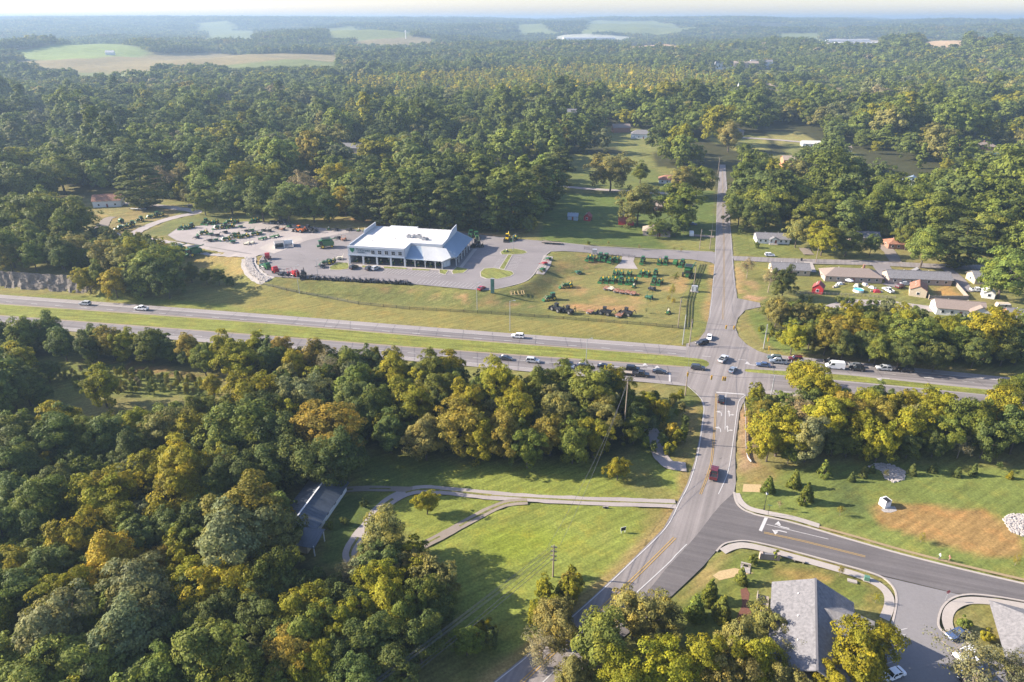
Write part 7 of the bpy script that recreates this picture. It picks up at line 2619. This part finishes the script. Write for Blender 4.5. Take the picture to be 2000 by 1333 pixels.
simple('camper_trailer', 'tan camper trailer on grass beyond the white gabled house', 'camper', 1957, 604, STR, [('body', MB().prism([(-2.6, .6), (-2.8, 1.6), (-2.4, 2.7), (2.3, 2.7), (2.8, 1.7), (2.5, .6)], -1.15, 1.15), M_TANW), ('awning', MB().box((0, -1.3, 2.5), (4, .4, .08)), M_WHITEP), ('door', MB().box((.6, -1.17, 1.6), (.7, .06, 1.7)), M_BLACK), ('wheel', MB().tube((0, -1.1, .4), (0, 1.1, .4), .4, None, 10), M_TYRE)])
simple('camper_trailer', 'small white camper on sunny grass by the county road', 'camper', 1350, 462, R(80), [('body', MB().prism([(-2.0, .6), (-2.2, 1.6), (-1.8, 2.7), (1.7, 2.7), (2.2, 1.7), (1.9, .6)], -1.1, 1.1), M_WHITEP), ('window', MB().box((.3, -1.11, 1.9), (1.2, .06, .6)), M_GLASS), ('wheel', MB().tube((0, -1.0, .4), (0, 1.0, .4), .4, None, 10), M_TYRE)])
simple('swimming_pool', 'small round blue pool in the cluttered yard', 'pool', 1676, 570, 0, [('pool_wall', MB().tube((0, 0, 0), (0, 0, 1.1), 2.2, None, 18, False), M_WHITEP), ('water', MB().tube((0, 0, .9), (0, 0, 1.0), 2.12, None, 18), M_POOL)])
simple('swimming_pool', 'teal pool glimpsed by the distant brick house', 'pool', 1950, 302, STR, [('pool_deck', MB().box((0, 0, .15), (22, 14, .3)), M_CONC), ('water', MB().box((0, 2, .35), (16, 7, .1)), mat('teal_water', (0.05, 0.28, 0.28), .1))])
simple('transformer_box', 'grey box transformer on legs between the black cables', 'transformer', 1356, 570, HW, [('cabinet', MB().box((0, 0, 1.5), (2.6, 1.8, 2.4)), M_STEEL), ('pad', MB().box((0, 0, .15), (3.4, 2.4, .3)), M_CONC), ('door', MB().box((0, -.93, 1.4), (1.1, .06, 2.0)), M_WHITEP)])
simple('transformer_box', 'grey box transformer by the dealer drive above the top tractor row', 'transformer', 1161, 497, HW, [('cabinet', MB().box((0, 0, 1.4), (2.2, 1.8, 2.4)), M_STEEL), ('pad', MB().box((0, 0, .15), (3.0, 2.4, .3)), M_CONC)])
# stone entrance wall, bench, culvert, boxes by the street
simple('entrance_wall', 'stone entrance sign wall between two flowering trees', 'wall', 1502, 1093, ST + math.pi + R(16), [('stone_wall', MB().box((0, 0, .75), (3.4, .5, 1.5)), M_BRICKP), ('pillar', MB().box((-1.9, 0, .9), (.6, .7, 1.8)).box((1.9, 0, .9), (.6, .7, 1.8)), M_BRICKP), ('cap', MB().box((0, 0, 1.55), (3.4, .6, .1)), M_SHGRAY), ('sign_panel', MB().box((0, .28, .85), (2.4, .06, .8)), M_STEEL)])
simple('bench', 'pale stone bench on the lawn beside the sidewalk', 'bench', 1560, 1098, ST, [('seat', MB().box((0, 0, .45), (2.4, .6, .12)), M_CONC), ('leg', MB().box((-.9, 0, .2), (.3, .5, .4)), M_CONC), ('leg', MB().box((.9, 0, .2), (.3, .5, .4)), M_CONC)])
simple('well_box', 'flat pale concrete box cover beside the shingle roof', 'box', 1664, 1137, ST, [('lid', MB().box((0, 0, .25), (1.9, .9, .12)), M_CONC), ('box', MB().box((0, 0, .1), (1.7, .75, .3)), M_CONC)])
simple('utility_box', 'small green utility box near the sidewalk bend', 'utility box', 1692, 1134, ST, [('cabinet', MB().box((0, 0, .5), (1.0, .8, 1.0)), mat('box_green', (.10, .22, .16), .5)), ('lid', MB().box((0, 0, 1.03), (1.05, .85, .08)), mat('box_green', (.10, .22, .16), .5)), ('pad', MB().box((0, 0, .05), (1.4, 1.2, .1)), M_CONC)])
simple('culvert', 'concrete culvert mouth above straw mat near the junction', 'culvert', 1456, 1108, R(250), [('headwall', MB().box((0, -.8, .5), (.3, .5, 1.0)).box((0, .8, .5), (.3, .5, 1.0)).box((0, 0, .95), (.3, 2.1, .3)), M_CONC), ('apron', MB().box((1, 0, .06), (1.8, 2.0, .12)), M_ROCKS), ('pipe_mouth', MB().tube((-.3, 0, .45), (.05, 0, .45), .42, None, 12), M_BLACK)])
simple('drainage_inlet', 'white concrete inlet box standing on the wide lawn', 'inlet box', 1727, 988, R(20), [('box', MB().box((0, 0, 1.0), (1.9, 1.9, 2.0)), M_WHITEP), ('opening', MB().box((0, -.2, 1.85), (1.3, 1.5, .4)), M_BLACK), ('side_notch', MB().box((.9, 0, 1.4), (.2, .9, .7)), M_BLACK)])
sheet('stone_patch', polyG([(1720, 996), (1732, 988), (1748, 990), (1752, 998), (1740, 1002), (1726, 1001)]), M_ROCKS, 0.045, False)
simple('yard_sign', 'small white-edged dark sign board on the big lawn', 'sign', 1217, 1041, R(20), [('board', MB().box((0, 0, 1.1), (1.2, .08, .9)), M_BLACK), ('frame', MB().box((0, .02, 1.1), (1.36, .06, 1.06)), M_WHITEP), ('leg', MB().box((-.5, 0, .4), (.08, .08, .9)), M_WHITEP), ('leg', MB().box((.5, 0, .4), (.08, .08, .9)), M_WHITEP)])
simple('drain_grate', 'dark culvert opening in the grass below the driveway', 'culvert', 1183, 994, 0, [('headwall', MB().box((0, .2, .25), (1.4, .25, .5)), M_CONC), ('pipe_mouth', MB().tube((0, .1, .25), (0, -.1, .25), .3, None, 10), M_BLACK)])
simple('street_lamp', 'black street lamp on the lawn behind the sidewalk', 'lamp', 1492, 996, 0, [('shaft', MB().tube((0, 0, 0), (0, 0, 4.6), .09, .06, 8), M_BLACK), ('base', MB().tube((0, 0, 0), (0, 0, .5), .2, .12, 8), M_BLACK), ('lantern', MB().box((0, 0, 4.9), (.35, .35, .6), 0, 1.25), M_LAMP), ('lantern_cap', MB().box((0, 0, 5.28), (.5, .5, .18), 0, .3), M_BLACK)])
simple('street_name_post', 'thin green street name post beside the stop bar', 'sign', 1500, 1006, ST, [('post', MB().tube((0, 0, 0), (0, 0, 3.0), .05, None, 6), M_BLACK), ('name_blade', MB().box((0, 0, 2.9), (.9, .03, .2)), mat('box_green', (.10, .22, .16)))])


def octagon_sign(label, px, py, rz, txt):
    x, y, z = G(px, py)
    o = empty('stop_sign', (x, y, z), rz)
    tag(o, label, 'sign')
    MB().tube((0, 0, 0), (0, 0, 2.4), .04, None, 6).build('post', M_STEEL, o)
    mb = MB()
    for yy, rr in ((-.03, .45), (-.06, .39)):
        pass
    mb.quad(*[(.45 * math.cos(R(22.5 + 45 * i)), -.05, 2.5 + .45 * math.sin(R(22.5 + 45 * i))) for i in range(8)])
    mb.quad(*[(.45 * math.cos(R(22.5 + 45 * i)), -.02, 2.5 + .45 * math.sin(R(22.5 + 45 * i))) for i in range(8)][::-1])
    mb.build('plate', mat('sign_red', (.55, .03, .04), .5), o)
    lettering(txt, .3, M_WHITEP, o, (0, -.07, 2.4), .01, True)


octagon_sign('red stop sign at the parking entry corner', 1846, 1174, R(10), 'STOP')
simple('litter_bin', 'dark bin at the back street driveway', 'bin', 1565, 510, 0, [('body', MB().box((0, 0, .6), (.7, .7, 1.2), 0, 1.1), M_BLACK), ('lid', MB().box((0, 0, 1.25), (.8, .8, .1)), M_BLACK)])


# two people on the sidewalk of the new street
def person(label, px, py, rz, top, legs, lean=0.0):
    x, y, z = G(px, py)
    o = empty('person', (x, y, z + .1), rz)
    tag(o, label, 'person')
    jt = {'pelvis': (0, 0, .95), 'spine': (.02 + lean * .3, 0, 1.2), 'chest': (.03 + lean * .6, 0, 1.42), 'neck': (.04 + lean, 0, 1.55), 'head': (.06 + lean, 0, 1.68), 'crown': (.06 + lean, 0, 1.78),
          'hipl': (0, .1, .92), 'kneel': (.12, .11, .5), 'footl': (.08, .11, .07), 'toel': (.26, .12, .04), 'hipr': (0, -.1, .92), 'kneer': (-.02, -.11, .5), 'footr': (-.22, -.11, .1), 'toer': (-.06, -.12, .04),
          'shl': (.03 + lean * .6, .2, 1.42), 'ell': (-.1, .27, 1.15), 'hal': (.05, .27, .92), 'shr': (.03 + lean * .6, -.2, 1.42), 'elr': (.12, -.27, 1.16), 'har': (.3, -.24, 1.02)}
    rad = {'pelvis': .15, 'spine': .14, 'chest': .16, 'neck': .06, 'head': .10, 'crown': .08, 'hipl': .1, 'kneel': .07, 'footl': .05, 'toel': .04, 'hipr': .1, 'kneer': .07, 'footr': .05, 'toer': .04, 'shl': .07, 'ell': .05, 'hal': .04, 'shr': .07, 'elr': .05, 'har': .04}
    ed = [('pelvis', 'spine'), ('spine', 'chest'), ('chest', 'neck'), ('neck', 'head'), ('head', 'crown'), ('pelvis', 'hipl'), ('hipl', 'kneel'), ('kneel', 'footl'), ('footl', 'toel'), ('pelvis', 'hipr'), ('hipr', 'kneer'), ('kneer', 'footr'), ('footr', 'toer'), ('chest', 'shl'), ('shl', 'ell'), ('ell', 'hal'), ('chest', 'shr'), ('shr', 'elr'), ('elr', 'har')]
    ks = list(jt)
    me = bpy.data.meshes.new('body')
    me.from_pydata([jt[k] for k in ks], [(ks.index(a), ks.index(b)) for a, b in ed], [])
    b = bpy.data.objects.new('body', me)
    C.objects.link(b)
    b.parent = o
    sk = b.modifiers.new('skin', 'SKIN')
    for i, k in enumerate(ks):
        me.skin_vertices[0].data[i].radius = (rad[k],) * 2
        me.skin_vertices[0].data[i].use_root = k == 'pelvis'
    sb = b.modifiers.new('sub', 'SUBSURF')
    sb.levels = sb.render_levels = 1
    m, n, l, bs = new_mat('clothes')
    tc = n.new('ShaderNodeTexCoord')
    sp = n.new('ShaderNodeSeparateXYZ')
    l.new(tc.outputs['Object'], sp.inputs[0])
    cr = n.new('ShaderNodeValToRGB')
    cr.color_ramp.interpolation = 'CONSTANT'
    for i, (p, c) in enumerate([(0, (.02, .02, .02)), (.05, legs), (.52, top), (.835, (.45, .28, .2)), (.95, (.03, .02, .015))]):
        if i > 1:
            cr.color_ramp.elements.new(p)
        cr.color_ramp.elements[i].position = p
        cr.color_ramp.elements[i].color = (*c, 1)
    mp = n.new('ShaderNodeMath')
    mp.operation = 'DIVIDE'
    mp.inputs[1].default_value = 1.85
    l.new(sp.outputs[2], mp.inputs[0])
    l.new(mp.outputs[0], cr.inputs[0])
    l.new(cr.outputs[0], bs.inputs['Base Color'])
    bs.inputs['Roughness'].default_value = .8
    me.materials.append(m)
    return o


person('person in pale top and dark trousers walking on the street verge', 1834, 1093, ST, (.55, .6, .6), (.05, .06, .09))
person('person in reddish top bending by the street verge', 1853, 1097, ST, (.42, .16, .13), (.25, .16, .12), .15)


# clutter of the back yard behind the pale brick house
simple('patio_umbrella', 'white patio umbrella behind the pale brick house', 'umbrella', 1657, 556, 0, [('pole', MB().tube((0, 0, 0), (0, 0, 2.4), .04, None, 6), M_STEEL), ('canopy', MB().tube((0, 0, 2.0), (0, 0, 2.7), 1.9, .08, 8), M_WHITEP)])
for i, (px, py, s_, m_, lb) in enumerate([(1640, 556, 1.2, M_WHITEP, 'white tarped heap in the cluttered yard beside the umbrella'), (1672, 560, 1.5, M_SEAT, 'tan tarped heap in the cluttered yard near the pool'), (1690, 558, 1.3, M_STEEL, 'grey tarped heap at middle of the cluttered yard'), (1702, 563, 1.1, M_WHITEP, 'white tarped heap towards the parked pickup'), (1712, 571, 1.4, M_RED, 'dark red tarped heap beside the parked pickup'), (1632, 561, 1.0, M_SEAT, 'small tan heap nearest the utility pole in yard')]):
    simple('tarped_heap', lb, 'heap', px, py, i * .7, [('tarp', MB().box((0, 0, s_ * .4), (s_ * 2.2, s_ * 1.5, s_ * .8), .3, .55), m_), ('crate', MB().box((s_ * 1.5, .3, .35), (.9, .7, .7), .2), M_WOODF), ('crate', MB().box((-s_ * 1.4, -.5, .3), (.7, .7, .6), .5), M_STEEL)])
